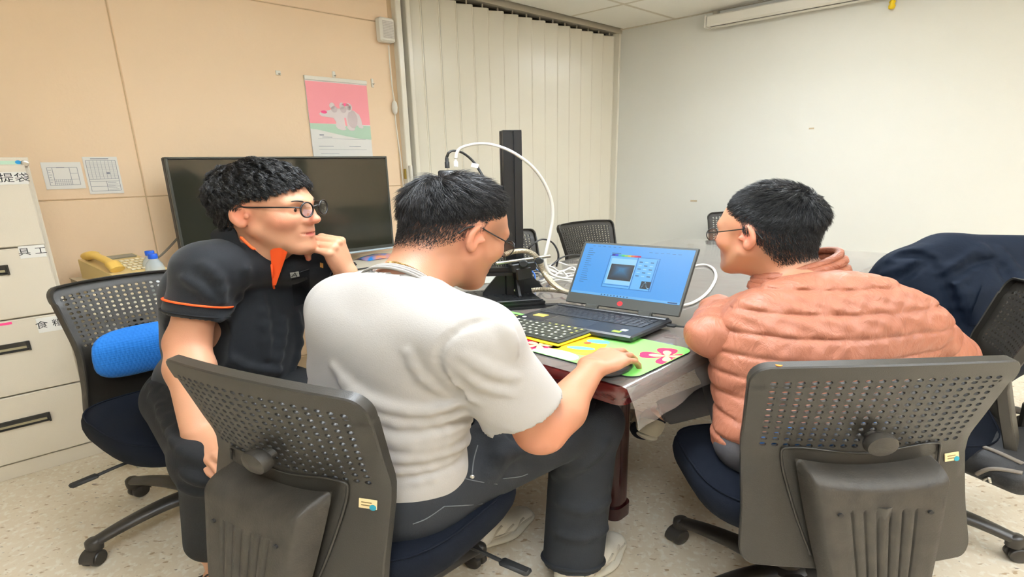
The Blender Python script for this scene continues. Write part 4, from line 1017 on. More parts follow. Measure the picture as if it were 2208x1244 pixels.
for y in (.018, BW - .018): extrusion(BP(-.012, y, BH / 2), Bx, By, Z1, BL + .02, .034, .027, 'base_rail', rig)
PB = onz(1108, 632, TZ + BH + .01); PH = 0.0
zt = None
ptop = A(PB[0], PB[1], 0); zt = at(1087, 284, PB[1])[2]
extrusion(PB, Z1, Bx, By, zt - PB[2], .056, .050, 'post', rig)
mb = MB(); mb.box(A(PB[0], PB[1], zt + .002), (.056, .050, .004), RBP, bev=.001); mb.build('post_cap', M_alu2, rig)
for sg in (-1, 1):
    mb = MB(); mb.prism([(.028, 0), (.10, 0), (.10, .012), (.040, .10), (.028, .10)], PB - By * .004, Bx * sg, Z1, By * .008); mb.build('gusset', M_alu2, rig)
    mb = MB(); mb.prism([(.025, 0), (.085, 0), (.085, .010), (.035, .09), (.025, .09)], PB - Bx * .004 * 1, By * sg, Z1, Bx * .008); mb.build('gusset', M_alu2, rig)
# arm across, behind the head of the seated man
za = at(1085, 581, PB[1])[2]; a0 = A(PB[0], PB[1], za) - By * .03
extrusion(a0, unit(A(-1, -.05, 0)), By, Z1, .26, .03, .034, 'cross_arm', rig)
# clamp with steel rod
rc0, rc1 = at(1070, 568, PB[1] - .10), at(1186, 552, PB[1] - .06)
mb = MB(); mb.tube([rc0, rc1], .0068, 12); mb.build('steel_rod', M_steel, rig, smooth=40)
cc = at(1126, 572, PB[1] - .075); rd = unit(rc1 - rc0); Rr = frame(rd, Z1)
mb = MB(); mb.box(cc + Z1 * -.004, (.075, .045, .034), Rr, bev=.004); mb.box(cc - Z1 * .030, (.05, .05, .05), Rr, bev=.004); mb.box(cc + Z1 * .014, (.020, .03, .022), Rr, bev=.003); mb.build('clamp', M_alu, rig)
for (px, py, r) in ((1129, 569, .014), (1163, 563, .013)):
    p = at(px, py, PB[1] - .115); mb = MB(); mb.lathe([(0, 0), (r * .45, 0), (r * .5, .004), (r, .005), (r, .016), (r * .8, .02), (0, .02)], p + A(0, .02, 0), rotx(math.pi / 2), 16); mb.build('clamp_knob', M_alu2, rig, smooth=40)
for (px, py) in ((1112, 597), (1112, 625), (1130, 597)):
    p = at(px, py, PB[1] - .033); mb = MB(); mb.lathe([(0, 0), (.006, 0), (.006, .006), (.003, .006), (.003, .002), (0, .002)], p, rotx(math.pi / 2), 12); mb.build('bolt', M_steel, rig)
# camera head on its bracket
CC = at(968, 384, PB[1] - .03); Rc = rotz(.05)
mb = MB(); mb.box(CC, (.060, .055, .060), Rc, bev=.005); mb.box(CC - A(0, 0, .05), (.034, .034, .05), Rc, bev=.004); mb.lathe([(.022, -.13), (.024, -.075), (.020, -.07), (0, -.07)], CC, None, 18); mb.build('camera_head', mat('camera_black', (30, 30, 32), .35), rig, smooth=40)
mb = MB(); mb.box(CC + A(.016, -.0282, .014), (.026, .001, .020), Rc); lb_ = mb.build('camera_label', M_paper, rig)
mb = MB()
for q in range(4): mb.box(CC + A(.016, -.0290, .020 - .0045 * q), (.020 - .003 * (q % 2), .0006, .0018), Rc)
mb.build('print', M_ink, lb_)
ab = MB(); d_ = A(PB[0], PB[1], CC[2] - .045) - (CC - A(0, 0, .045)); ab.box(CC - A(0, 0, .045) + d_ / 2, (np.linalg.norm(d_), .024, .020), rotz(math.atan2(d_[1], d_[0])), bev=.003); ab.build('camera_arm', M_alu, rig)
yb = CC[1]
mb = MB(); p = at(964, 352, yb); mb.lathe([(.007, -.018), (.007, .004), (.0055, .006), (.0055, .016), (.003, .028), (0, .028)], p, None, 12); mb.build('cable_plug', M_black, rig, smooth=40)
mb = MB(); p = at(983, 354, yb); mb.box(p, (.012, .010, .022), bev=.002); mb.tube([p + Z1 * .01, p + Z1 * .024], [.004, .0025], 8); mb.build('white_plug', M_white, rig)
def cable(name, pix, r, m, label, cat='cable', n=7, group=None, smooth=True):
    pts = [at(*p) for p in pix]; mb = MB(); mb.tube(bez(pts, n), r, 8); o = mb.build(name, m, O=pts[0], smooth=True); return tag(o, label, cat, group)
M_cabk = mat('cable_black', (28, 28, 28), .45); M_cabw = mat('cable_white', (226, 222, 212), .45); M_cabb = mat('cable_blue', (40, 100, 180), .45)
yw = PB[1]
bc = cable('power_cable', [(964, 338, yb), (968, 329, yb), (980, 325, yb + .01), (1000, 331, yb + .02), (1022, 350, yb + .03), (1040, 378, yb + .02), (1054, 402, yb), (1066, 430, yb)], .0042, M_cabk, 'black cable arching from the camera head down to the post')
p = at(1024, 357, yb + .02); mb = MB(); mb.box(p, (.022, .006, .016), roty(.3), bev=.001); mb.build('cable_label', M_paper, bc)
cable('network_cable', [(983, 342, yb), (986, 328, yb), (998, 317, yb + .0), (1030, 310, yb), (1066, 313, yb - .03), (1105, 328, yb - .05), (1145, 357, yb - .03), (1172, 392, yb), (1188, 430, yb + .02), (1192, 465, yb + .03), (1186, 505, yb + .03), (1178, 540, yb + .02), (1175, 560, yb + .02), (1182, 585, yb + .02), (1205, 598, yb + .02), (1240, 603, yb + .05)], .0052, M_cabw, 'thick white cable arching high from the camera head over the post')
def hose(pix, label, r=.0105):
    pts = bez([at(*p) for p in pix], 30); d = np.cumsum(np.r_[0, np.linalg.norm(np.diff(pts, axis=0), axis=1)]); n = int(d[-1] / .0021)
    s = np.linspace(0, d[-1], n); P = np.stack([np.interp(s, d, pts[:, k]) for k in range(3)], 1); mb = MB(); mb.tube(P, [r if k % 2 else r * .84 for k in range(n)], 10)
    o = mb.build('gooseneck_hose', mat('hose_metal', (176, 166, 146), .32, .75), O=pts[0], smooth=30); return tag(o, label, 'hose')
hose([(1088, 549, yw - .10), (1105, 543, yw - .09), (1130, 541, yw - .07), (1150, 548, yw - .07), (1163, 566, yw - .08), (1176, 592, yw - .09), (1196, 615, yw - .08), (1222, 630, yw - .06), (1246, 634, yw - .02)], 'ribbed metal gooseneck hose curving down from the rod clamp to the table')
hose([(1146, 626, yw - .03), (1165, 624, yw - .03), (1190, 625, yw - .02), (1215, 628, yw), (1240, 632, yw + .03)], 'ribbed metal hose lying flat on the table behind the laptop')
# loose cable piles behind the laptop
rg = np.random.default_rng(5)
ORD = ['first', 'second', 'third', 'fourth', 'fifth', 'sixth', 'seventh', 'eighth', 'ninth']
wl_ = ['white lead looping', 'white lead trailing', 'white flat lead lying', 'white coiled lead', 'white thin lead', 'white doubled lead']
def lead(P, r, m, name, label, group): 
    mb = MB(); mb.tube(bez(P, 6), r, 7); o = mb.build(name, m, O=P[0], smooth=True); tag(o, label, 'cable', group)
for k in range(9):
    x0, y0 = 1165 + rg.uniform(-6, 12), 578 + 5.2 * k; P = []
    for j in range(6):
        q = onz(x0 + j * 17 + rg.uniform(-6, 6), y0 + rg.uniform(-3, 3), TZ + .010); q[2] = TZ + .008 + .028 * rg.random() * (j not in (0, 5)) + .002 * k; P.append(q)
    lead(np.array(P), .0042, M_cabw, 'white_lead', ORD[k] + ' white lead from the back of the heap left of the laptop screen', 'white leads beside the laptop')
for k in range(6):
    c = onz(1138 + 7 * k, 598 + rg.uniform(-14, 26), TZ + .01); P = []; rr = rg.uniform(.03, .055); ph0 = rg.uniform(0, 6); tl = rg.uniform(.2, 1.2)
    for j in range(9):
        a = ph0 + j * .72; P.append(A(c[0] + rr * math.cos(a) * .8, c[1] + rr * math.sin(a) * .5, TZ + .006 + max(0, rr * tl * (1 + math.sin(a + k)))))
    lead(np.array(P), .0032, M_cabk if k % 4 else M_cabb, 'black_lead', ORD[k] + (' dark' if k % 4 else ' loop, a blue') + ' loop of lead from the left in the tangle beside the post' if k % 4 else ('left' if k == 0 else 'right') + ' one of the two blue loops of lead tangled beside the post', 'loops of lead beside the post')
cable('black_lead', [(1135, 545, yw + .1), (1148, 527, yw + .1), (1170, 516, yw + .15), (1192, 524, yw + .2), (1204, 548, yw + .2), (1200, 575, yw + .2)], .0035, M_cabk, 'thin dark cable hooping up in front of the perforated chair behind the post')
cable('black_lead', [(1190, 572, yw + .12), (1210, 556, yw + .2), (1235, 549, yw + .3), (1255, 552, yw + .35), (1262, 560, yw + .4)], .0035, M_cabk, 'thin dark cable rising left of the laptop screen')
tz_ = TZ + .006
def tabcable(pix, r, m, label, lift=None):
    P = []
    for k, p in enumerate(pix): q = onz(p[0], p[1], tz_); P.append(q)
    mb = MB(); mb.tube(bez(P, 8), r, 8); tag(mb.build('table_cable', m, O=P[0], smooth=True), label, 'cable')
tabcable([(1440, 660), (1480, 657), (1508, 645), (1530, 625), (1543, 600), (1540, 582), (1526, 572), (1508, 571), (1490, 575)], .0055, M_cabw, 'white cable looping on the table right of the laptop screen')
# flat items on the table: wafers, dongle, grey sheet imitating the table's reflection
for k, (px, py, r, lab, c) in enumerate(((1000, 636, .055, 'pinkish round filter disc on the table left of the rig', (196, 180, 180)), (1045, 648, .055, 'clear grey round filter disc on the table in front of the rig base', (190, 186, 176)))):
    p = onz(px, py, TZ); mb = MB(); mb.lathe([(0, .001), (r, .001), (r, .0035), (r * .97, .0045), (0, .0045)], p, None, 40); tag(mb.build('filter_disc', mat('disc_%d' % k, c, .15, spec=.8, alpha=.75), O=p, smooth=40), lab, 'disc')
p = onz(1190, 661, TZ); mb = MB(); mb.box(p + A(0, 0, .007), (.045, .018, .010), rotz(.1), bev=.002); dg_ = mb.build('adapter', M_black, O=p); tag(dg_, 'small black adapter with blue plug between rig base and laptop', 'adapter'); mb = MB(); mb.box(p + A(.032, .003, .007), (.022, .013, .006), rotz(.1), bev=.001); mb.build('blue_plug', M_cabb, dg_)
p = onz(1035, 607, TZ); mb = MB(); mb.box(p + A(0, 0, .022), (.20, .10, .002), rotz(.1) @ rotx(.42)); tag(mb.build('grey_reflection', mat('grey_reflection', (176, 176, 168), .5), O=p), 'pale grey sheet standing in for a table reflection left of the post', 'card')
# ================================================================== SOFT BODIES: distance fields meshed with surface nets
class SDF:
    def __init__(s): s.p = []; s.bb = []; s.lo = []; s.hi = []; s.post = []; s.pre = None
    def _add(s, fn, op, k, lo, hi):
        s.p.append((fn, op, k)); s.bb.append((np.asarray(lo, float) - 3 * k - .01, np.asarray(hi, float) + 3 * k + .01))
        if op == 'u': s.lo.append(np.asarray(lo) - k * .3); s.hi.append(np.asarray(hi) + k * .3)
        return s
    def cap(s, a, b, r1, r2=None, k=.01, op='u'):
        a = np.asarray(a, float); b = np.asarray(b, float); r2 = r1 if r2 is None else r2; ba = b - a; bb = ba @ ba + 1e-12
        def fn(P):
            pa = P - a; t = np.clip((pa @ ba) / bb, 0, 1); q = pa - t[..., None] * ba
            return np.sqrt((q * q).sum(-1)) - (r1 + (r2 - r1) * t)
        m = max(r1, r2); return s._add(fn, op, k, np.minimum(a, b) - m, np.maximum(a, b) + m)
    def ecap(s, a, b, r1, r2, side, f1=1.0, f2=None, k=.01, op='u'):
        """capsule of elliptical section: radius r along `side`, r*f across it"""
        a = np.asarray(a, float); b = np.asarray(b, float); f2 = f1 if f2 is None else f2; ba = b - a; bb = ba @ ba; ax = unit(ba); sd = unit(np.asarray(side) - ax * (np.asarray(side) @ ax)); th = np.cross(ax, sd)
        def fn(P):
            pa = P - a; t = np.clip((pa @ ba) / bb, 0, 1); q = pa - t[..., None] * ba; f = f1 + (f2 - f1) * t
            x = q @ sd; y = (q @ th) / f; z = q @ ax
            return (np.sqrt(x * x + y * y + z * z) - (r1 + (r2 - r1) * t)) * np.minimum(1, f)
        m = max(r1, r2) * max(1, f1, f2); return s._add(fn, op, k, np.minimum(a, b) - m, np.maximum(a, b) + m)
    def ell(s, c, r, R=None, k=.01, op='u'):
        c = np.asarray(c, float); r = np.asarray(r, float); R = np.eye(3) if R is None else np.asarray(R)
        def fn(P):
            q = (P - c) @ R; k0 = np.sqrt(((q / r) ** 2).sum(-1)); k1 = np.sqrt(((q / r ** 2) ** 2).sum(-1)) + 1e-9
            return k0 * (k0 - 1) / k1
        m = r.max(); return s._add(fn, op, k, c - m, c + m)
    def box(s, c, h, rad, R=None, k=.01, op='u'):
        c = np.asarray(c, float); h = np.asarray(h, float) - rad; R = np.eye(3) if R is None else np.asarray(R)
        def fn(P):
            q = np.abs((P - c) @ R) - h; return np.sqrt((np.maximum(q, 0) ** 2).sum(-1)) + np.minimum(q.max(-1), 0) - rad
        m = np.linalg.norm(h) + rad; return s._add(fn, op, k, c - m, c + m)
    def half(s, p, n, k=.005):                                    # cut away the side n points to
        p = np.asarray(p, float); n = unit(n); return s._add(lambda P: -((P - p) @ n), 's', k, p - 99, p + 99)
    def chain(s, pts, r, k=.008, op='u'):
        r = np.broadcast_to(np.asarray(r, float), (len(pts),))
        for i in range(len(pts) - 1): s.cap(pts[i], pts[i + 1], r[i], r[i + 1], k, op)
        return s
    def func(s, fn): s.post.append(fn); return s
    @staticmethod
    def comb(acc, d, op, k):
        if op == 's': d = -d; h = np.maximum(k - np.abs(acc - d), 0) / k; return np.maximum(acc, d) + h * h * k / 4
        h = np.maximum(k - np.abs(acc - d), 0) / k; return np.minimum(acc, d) - h * h * k / 4
    def value(s, P):
        P = np.atleast_2d(P); acc = np.full(len(P), 1e3)
        for fn, op, k in s.p: acc = s.comb(acc, fn(P), op, k)
        for f in s.post: acc = f(P, acc)
        return acc
    def trace(s, px, py, y0=.3, y1=4.0, n=260):                  # where a sight line first meets the surface
        r = ray(px, py); ts = np.linspace(y0 / r[1], y1 / r[1], n); v = s.value(O0 + ts[:, None] * r); i = np.argmax(v < 0)
        if v[i] >= 0: return None
        t = ts[i - 1] + (ts[i] - ts[i - 1]) * v[i - 1] / (v[i - 1] - v[i] + 1e-9); return O0 + t * r
    def mesh(s, h, B=12):
        lo = np.min(s.lo, 0) - 3 * h; hi = np.max(s.hi, 0) + 3 * h; nb = np.ceil((hi - lo) / (B * h)).astype(int)
        I = np.stack(np.meshgrid(*[np.arange(n) for n in nb], indexing='ij'), -1).reshape(-1, 3)
        cen = lo + (I + .5) * B * h; R = B * h * .8661; acc = np.full(len(cen), 1e3)
        for fn, op, k in s.p: acc = s.comb(acc, fn(cen), op, k)
        act = np.abs(acc) < R * 1.6 + .025; I = I[act]; n = len(I); b0 = lo + I * B * h - h; b1 = b0 + (B + 2) * h
        g = np.stack(np.meshgrid(*[np.arange(B + 1)] * 3, indexing='ij'), -1).reshape(-1, 3)
        P = (lo + (I[:, None, :] * B + g[None]) * h).astype(np.float32); acc = np.full(P.shape[:2], 1e3, np.float32)
        for (fn, op, k), (l_, h_) in zip(s.p, s.bb):
            sel = np.nonzero(((b1 > l_) & (b0 < h_)).all(1))[0]
            if len(sel): acc[sel] = s.comb(acc[sel], fn(P[sel]).astype(np.float32), op, k)
        for f in s.post: acc = f(P.reshape(-1, 3), acc.reshape(-1)).reshape(acc.shape)
        V = acc.reshape(n, B + 1, B + 1, B + 1); S = V < 0
        c8 = [(i, j, k) for i in (0, 1) for j in (0, 1) for k in (0, 1)]; cnt = sum(S[:, i:B + i, j:B + j, k:B + k].astype(np.int8) for i, j, k in c8)
        b, x, y, z = np.nonzero((cnt > 0) & (cnt < 8)); val = np.stack([V[b, x + i, y + j, z + k] for i, j, k in c8], 1); pos = np.zeros((len(b), 3)); w = np.zeros(len(b))
        C8 = np.array(c8)
        for p in range(8):
            for q in range(p + 1, 8):
                df = C8[q] - C8[p]
                if np.abs(df).sum() != 1: continue
                cr = (val[:, p] < 0) != (val[:, q] < 0); t = np.where(cr, val[:, p] / (val[:, p] - val[:, q] + 1e-12), 0)
                pos += np.where(cr[:, None], C8[p] + t[:, None] * df, 0); w += cr
        G = I[b] * B + np.stack([x, y, z], 1); vert = lo + (G + pos / w[:, None]) * h
        N = nb * B + 2; key = lambda a: (a[:, 0].astype(np.int64) * N[1] + a[:, 1]) * N[2] + a[:, 2]; K = key(G); order = np.argsort(K); Ks = K[order]; quads = []
        for ax in range(3):
            e = np.zeros(3, int); e[ax] = 1; s0 = S[b, x, y, z]; s1 = S[b, x + e[0], y + e[1], z + e[2]]; ed = np.nonzero(s0 != s1)[0]
            u, v = [(1, 2), (2, 0), (0, 1)][ax]; du = np.zeros(3, int); du[u] = 1; dv = np.zeros(3, int); dv[v] = 1; g0 = G[ed]; ids = []
            ok = np.ones(len(ed), bool)
            for off in (0 * du, -du, -du - dv, -dv):
                kk = key(g0 + off); ii = np.clip(np.searchsorted(Ks, kk), 0, len(Ks) - 1); ok &= Ks[ii] == kk; ids.append(order[ii])
            q = np.stack(ids, 1); fl = s0[ed]; q[~fl] = q[~fl][:, ::-1]; quads.append(q[ok])
        Q = np.vstack(quads); used = np.unique(Q); rm = np.zeros(len(vert), int); rm[used] = np.arange(len(used)); V_, Q_ = vert[used], rm[Q]
        return V_, Q_
def relax(V, Q, it=2, lam=.5):
    E = np.vstack([Q[:, [0, 1]], Q[:, [1, 2]], Q[:, [2, 3]], Q[:, [3, 0]]]); E = np.vstack([E, E[:, ::-1]]); n = len(V); deg = np.bincount(E[:, 0], minlength=n)[:, None]
    for _ in range(it):
        S = np.stack([np.bincount(E[:, 0], weights=V[E[:, 1], k], minlength=n) for k in range(3)], 1); V = V + lam * (S / deg - V)
    return V
def sdf_obj(S, name, m, h, parent=None, O=(0, 0, 0), it=2, color=None, label=None):
    V, Q = S.mesh(h); V = relax(V, Q, it)
    o = mesh_obj(name, V, Q, None, m, parent, O, True, None, label)
    if color is not None:
        c = color(V); a = o.data.color_attributes.new('col', 'FLOAT_COLOR', 'POINT'); a.data.foreach_set('color', np.c_[c, np.ones(len(c))].astype(np.float32).ravel())
    return o
def gauss(d, w): return np.exp(-(d / w) ** 2)

# ------------------------------------------------------------------ anatomy
def hand(S, W, f, n, thumb, curls, spread=(.10, .02, -.06, -.14), th=(.75, .55, -.25), thc=(.35, .35), sc=1.0, k=.006):
    """W wrist, f towards the knuckles, n out of the back of the hand, thumb = +1/-1 side (t = thumb side direction).
    curls: four triples of joint bends (radians, towards the palm)."""
    f = unit(f); n = unit(np.asarray(n) - f * (np.asarray(n) @ f)); t = np.cross(f, n) * thumb; W = np.asarray(W, float); q = lambda a, b, c: W + (f * a + t * b + n * c) * sc
    kn = [(.088, .027, .002), (.092, .008, .005), (.086, -.011, .003), (.077, -.028, -.001)]; L = [(.043, .026, .021), (.047, .030, .022), (.043, .028, .022), (.034, .021, .019)]; rad = [(.0100, .0088, .0080, .0068), (.0102, .0090, .0080, .0068), (.0096, .0085, .0076, .0064), (.0084, .0075, .0068, .0058)]
    for (a, b, c) in kn: S.cap(q(.005, b * .55, 0), q(a, b, c - .002), .0125 * sc, .0105 * sc, .014 * sc)
    S.ell(q(.045, 0, -.004), A(.045, .036, .0135) * sc, np.array([f, t, n]).T, .012)
    S.ell(q(.028, .024, -.010), A(.034, .016, .014) * sc, np.array([unit(f + t * .6), unit(t - f * .6), n]).T, .012)
    tips = []
    for i in range(4):
        p = q(*kn[i]); d = unit(f + t * spread[i]); ang = 0; r = rad[i]
        for j in range(3):
            ang += curls[i][j]; v = d * math.cos(ang) - n * math.sin(ang); e = p + v * L[i][j] * sc; S.cap(p, e, r[j] * sc, r[j + 1] * sc, k if j == 0 else .003); p = e
        tips.append((p, v))
    p = q(.018, .022, -.008); v = unit(f * th[0] + t * th[1] + n * th[2]); e = p + v * .042 * sc; S.cap(p, e, .0135 * sc, .0115 * sc, .012)
    p = e; v = unit(v + (-t * thc[0] + f * .2) * 1.0); e = p + v * .033 * sc; S.cap(p, e, .0112 * sc, .0098 * sc, .004); p = e; v = unit(v - t * thc[1] * .6); e = p + v * .026 * sc; S.cap(p, e, .0098 * sc, .0076 * sc, .003)
    return tips
def head(S, C, R, sc=1.0, mouth=True):
    """C between the ears, R columns = right, face, up."""
    C = np.asarray(C, float); q = lambda x, y, z: C + R @ (A(x, y, z) * sc); e = lambda c, r, k, RR=None, op='u': S.ell(q(*c), A(*r) * sc, R if RR is None else R @ RR, k * sc, op)
    cp = lambda a, b, r1, r2, k, op='u': S.cap(q(*a), q(*b), r1 * sc, r2 * sc, k * sc, op)
    e((0, -.018, .042), (.077, .098, .084), .01); e((0, -.034, -.018), (.066, .069, .090), .03); e((0, .022, .020), (.069, .074, .080), .03); e((0, .040, -.040), (.056, .056, .074), .03)
    for s in (-1, 1):
        cp((s * .056, .012, -.048), (s * .018, .078, -.098), .018, .017, .03); e((s * .044, .062, -.018), (.024, .022, .020), .03)
        cp((s * .012, .092, .030), (s * .046, .074, .030), .010, .009, .02)
    e((0, .082, -.100), (.020, .016, .016), .025)
    for s in (-1, 1): e((s * .032, .100, .010), (.019, .014, .013), .014, op='s')
    for s in (-1, 1): e((s * .032, .0775, .010), (.0150, .0130, .0125), .006)
    for s in (-1, 1): e((s * .032, .0945, .0095), (.0120, .0070, .0036), .003, op='s')
    cp((0, .088, .026), (0, .112, -.016), .0085, .0110, .014); e((0, .113, -.020), (.0125, .0115, .0105), .010)
    for s in (-1, 1): e((s * .0135, .098, -.024), (.0095, .0115, .0085), .007)
    e((0, .087, -.058), (.026, .014, .022), .02)
    cp((-.021, .0895, -.0545), (0, .0985, -.0530), .0045, .0058, .005); cp((.021, .0895, -.0545), (0, .0985, -.0530), .0045, .0058, .005); cp((-.018, .0890, -.0640), (0, .0975, -.0655), .0050, .0070, .005); cp((.018, .0890, -.0640), (0, .0975, -.0655), .0050, .0070, .005)
    ml_ = [(-.026, .0905, -.0580), (-.014, .0985, -.0590), (0, .1020, -.0595), (.014, .0985, -.0590), (.026, .0905, -.0580)]
    for a_, b_ in zip(ml_[:-1], ml_[1:]): cp(a_, b_, .0022, .0022, .003, 's')
    for s in (-1, 1):                                             # ears
        Re = rotz(s * .42) @ rotx(-.18)
        e((s * .081, -.012, .000), (.0085, .022, .033), .006, Re); e((s * .084, -.009, -.026), (.0070, .011, .012), .006, Re)
        e((s * .0905, -.007, .003), (.0095, .0135, .0205), .003, Re, 's'); e((s * .083, .006, -.004), (.006, .006, .008), .003, Re)
def skin_color(base, marks=()):
    base = np.array(lin(base))
    def f(V):
        c = np.repeat(base[None], len(V), 0)
        for (p, r, rgb, a) in marks:
            w = a * np.exp(-(((V - p) / r) ** 2).sum(1)); c = c * (1 - w[:, None]) + np.array(lin(rgb)) * w[:, None]
        return c
    return f
def skin_mat(name): return mat(name, (226, 160, 120), .45, spec=.35, attr='col', sss=.12, bump=(420, .00025))

# hair: tapered three-sided strands grown over the scalp
def strands(roots, normals, comb, length, r0, steps, C, R, rad, curl=0.0, lift=.25, grav=.0, seed=1, clump=0, stiff=.0, curl_f=60, shell=1.0, clump_w=.6):
    g = np.random.default_rng(seed); n = len(roots); P = np.zeros((n, steps + 1, 3)); P[:, 0] = roots; L = np.broadcast_to(np.asarray(length, float), (n,)) * g.uniform(.75, 1.15, n); d = normals * lift + comb; d /= np.linalg.norm(d, axis=1)[:, None]
    ph = g.uniform(0, 6.28, n); side = np.cross(normals, d); side /= np.linalg.norm(side, axis=1)[:, None] + 1e-9
    for i in range(steps):
        st = (L / steps)[:, None]; t = (i + 1) / steps
        dd = d + A(0, 0, -1) * grav * t + (side * np.sin(ph + curl_f * L * t)[:, None] + normals * np.cos(ph + curl_f * L * t)[:, None]) * curl
        dd /= np.linalg.norm(dd, axis=1)[:, None]; p = P[:, i] + dd * st
        q = (p - C) @ R; k0 = np.sqrt(((q / rad) ** 2).sum(1)); sh = np.broadcast_to(1 + (np.asarray(shell) - 1) * min(1, t * 2.5), (n,)); ins = k0 < sh; q[ins] *= (sh / k0)[ins][:, None]; p = q @ R.T + C; P[:, i + 1] = p
        nn = (q / rad ** 2) @ R.T; nn /= np.linalg.norm(nn, axis=1)[:, None]; d = d - nn * (d * nn).sum(1)[:, None] * (.5 - stiff); d /= np.linalg.norm(d, axis=1)[:, None]
    if clump:                                                      # gather neighbours into locks
        gi = g.permutation(n)[:clump]; D = ((roots[:, None] - roots[gi][None]) ** 2).sum(-1); nb = gi[D.argmin(1)]
        tt = np.linspace(0, 1, steps + 1)[None, :, None]; tgt = P[nb] + (roots - roots[nb])[:, None] * (1 - .75 * tt); P = P + (tgt - P) * clump_w * np.minimum(1, tt * 2.2)
    T = np.gradient(P, axis=1); T /= np.linalg.norm(T, axis=2)[..., None] + 1e-9; ref = g.normal(size=(n, 1, 3)); U = np.cross(T, ref); U /= np.linalg.norm(U, axis=2)[..., None] + 1e-9; W = np.cross(T, U)
    rr = (r0 * np.r_[np.ones(max(1, steps - 2)), .75, .45, .12][-(steps + 1):]) * g.uniform(.7, 1.25, n)[:, None]
    V = np.stack([P + rr[..., None] * (U * math.cos(a) + W * math.sin(a)) for a in (0, 2.094, 4.189)], 2)         # n, steps+1, 3, 3
    idx = np.arange(n * (steps + 1) * 3).reshape(n, steps + 1, 3); Q = []
    for k in range(3): Q.append(np.stack([idx[:, :-1, k], idx[:, :-1, (k + 1) % 3], idx[:, 1:, (k + 1) % 3], idx[:, 1:, k]], -1).reshape(-1, 4))
    return V.reshape(-1, 3), np.vstack(Q)
def scalp_roots(n, C, R, sc, line, seed, rad):
    """roots on the cranium above a hairline; line(az) gives the lowest elevation (az 0 = face, pi = nape)"""
    g = np.random.default_rng(seed); v = g.normal(size=(n * 4, 3)); v /= np.linalg.norm(v, axis=1)[:, None]; az = np.arctan2(np.abs(v[:, 0]), v[:, 1]); el = np.arcsin(v[:, 2])
    lim = line(az); keep = el > lim + g.normal(0, .03, len(el)); v = v[keep][:n]; az = az[keep][:n]; el = el[keep][:n]; q = v * rad
    nn = v / rad; nn /= np.linalg.norm(nn, axis=1)[:, None]
    return q @ R.T + C, nn @ R.T, q, az, el, el - line(az)
def nape_roots(n, C, R, sc, low, seed, S=None):
    """roots on the back of the head and upper neck, below the cranium; low = lowest height (head units)"""
    g = np.random.default_rng(seed); v = g.normal(size=(n * 8, 3)); v /= np.linalg.norm(v, axis=1)[:, None]; rad = A(.067, .070, .092) * sc; q = v * rad + A(0, -.034, -.018) * sc
    az = np.arctan2(np.abs(q[:, 0]), q[:, 1]); z = q[:, 2] / sc; lo = low(az) + g.normal(0, .004, len(z)); k = (z > lo) & (z < .070) & (az > 1.70); q, v, z, lo, az = q[k][:n], v[k][:n], z[k][:n], lo[k][:n], az[k][:n]
    nn = v / rad; nn /= np.linalg.norm(nn, axis=1)[:, None]; P = q @ R.T + C; nn = nn @ R.T
    if S is not None:
        for _ in range(4): P = P - nn * S.value(P)[:, None]
    return P, nn, z - lo, az
def hair_material(name, rgb, rough=.38): return mat(name, rgb, rough, spec=.55, var=(25, .5, (30, 28, 28)))
def head_frame(face, roll=0.0):
    f = unit(face); r = unit(np.cross(f, A(0, 0, 1))); u = np.cross(r, f); R = np.array([r, f, u]).T; return R @ roty(roll)

M_eye = mat('eye_white', (236, 230, 224), .2); M_iris = mat('eye_iris', (34, 22, 16), .15)
M_frame_k = mat('spectacle_frame_black', (22, 20, 20), .3); M_frame_m = mat('spectacle_metal', (150, 140, 125), .25, .9)
def lens_material():
    m = bpy.data.materials.new('spectacle_lens'); m.use_nodes = True; N = m.node_tree.nodes; L = m.node_tree.links; N.remove(N['Principled BSDF'])
    tr = N.new('ShaderNodeBsdfTransparent'); tr.inputs[0].default_value = (.94, .95, .95, 1); gl = N.new('ShaderNodeBsdfGlossy'); gl.inputs['Roughness'].default_value = .03
    mx = N.new('ShaderNodeMixShader'); mx.inputs[0].default_value = .22; L.new(tr.outputs[0], mx.inputs[1]); L.new(gl.outputs[0], mx.inputs[2]); L.new(mx.outputs[0], N['Material Output'].inputs[0]); return m
M_lens = lens_material()
def eyes_brows(C, R, sc, person, m_brow):
    q = lambda x, y, z: C + R @ (A(x, y, z) * sc)
    for s in (-1, 1):
        mb = MB(); mb.lathe([(0, -.0115), (.006, -.0098), (.0098, -.006), (.0115, 0), (.0098, .006), (.006, .0098), (0, .0115)], q(s * .032, .0785, .010), R @ rotx(-math.pi / 2), 14)
        ey = mb.build('eye', M_eye, person, smooth=True)
        mb = MB(); mb.lathe([(.0056, -.001), (.0054, .0006), (0, .0012)], q(s * .032, .0785 + .0104, .0100), R @ rotx(-math.pi / 2), 14); mb.build('iris', M_iris, ey, smooth=True)
        mb = MB(); pts = bez([q(s * .012, .0995, .028), q(s * .024, .0990, .034), q(s * .038, .0920, .036), q(s * .052, .0790, .030)], 5); mb.tube(pts, np.linspace(.0036, .0016, len(pts)), 6, flat=.8); mb.build('eyebrow', m_brow, person, smooth=True)
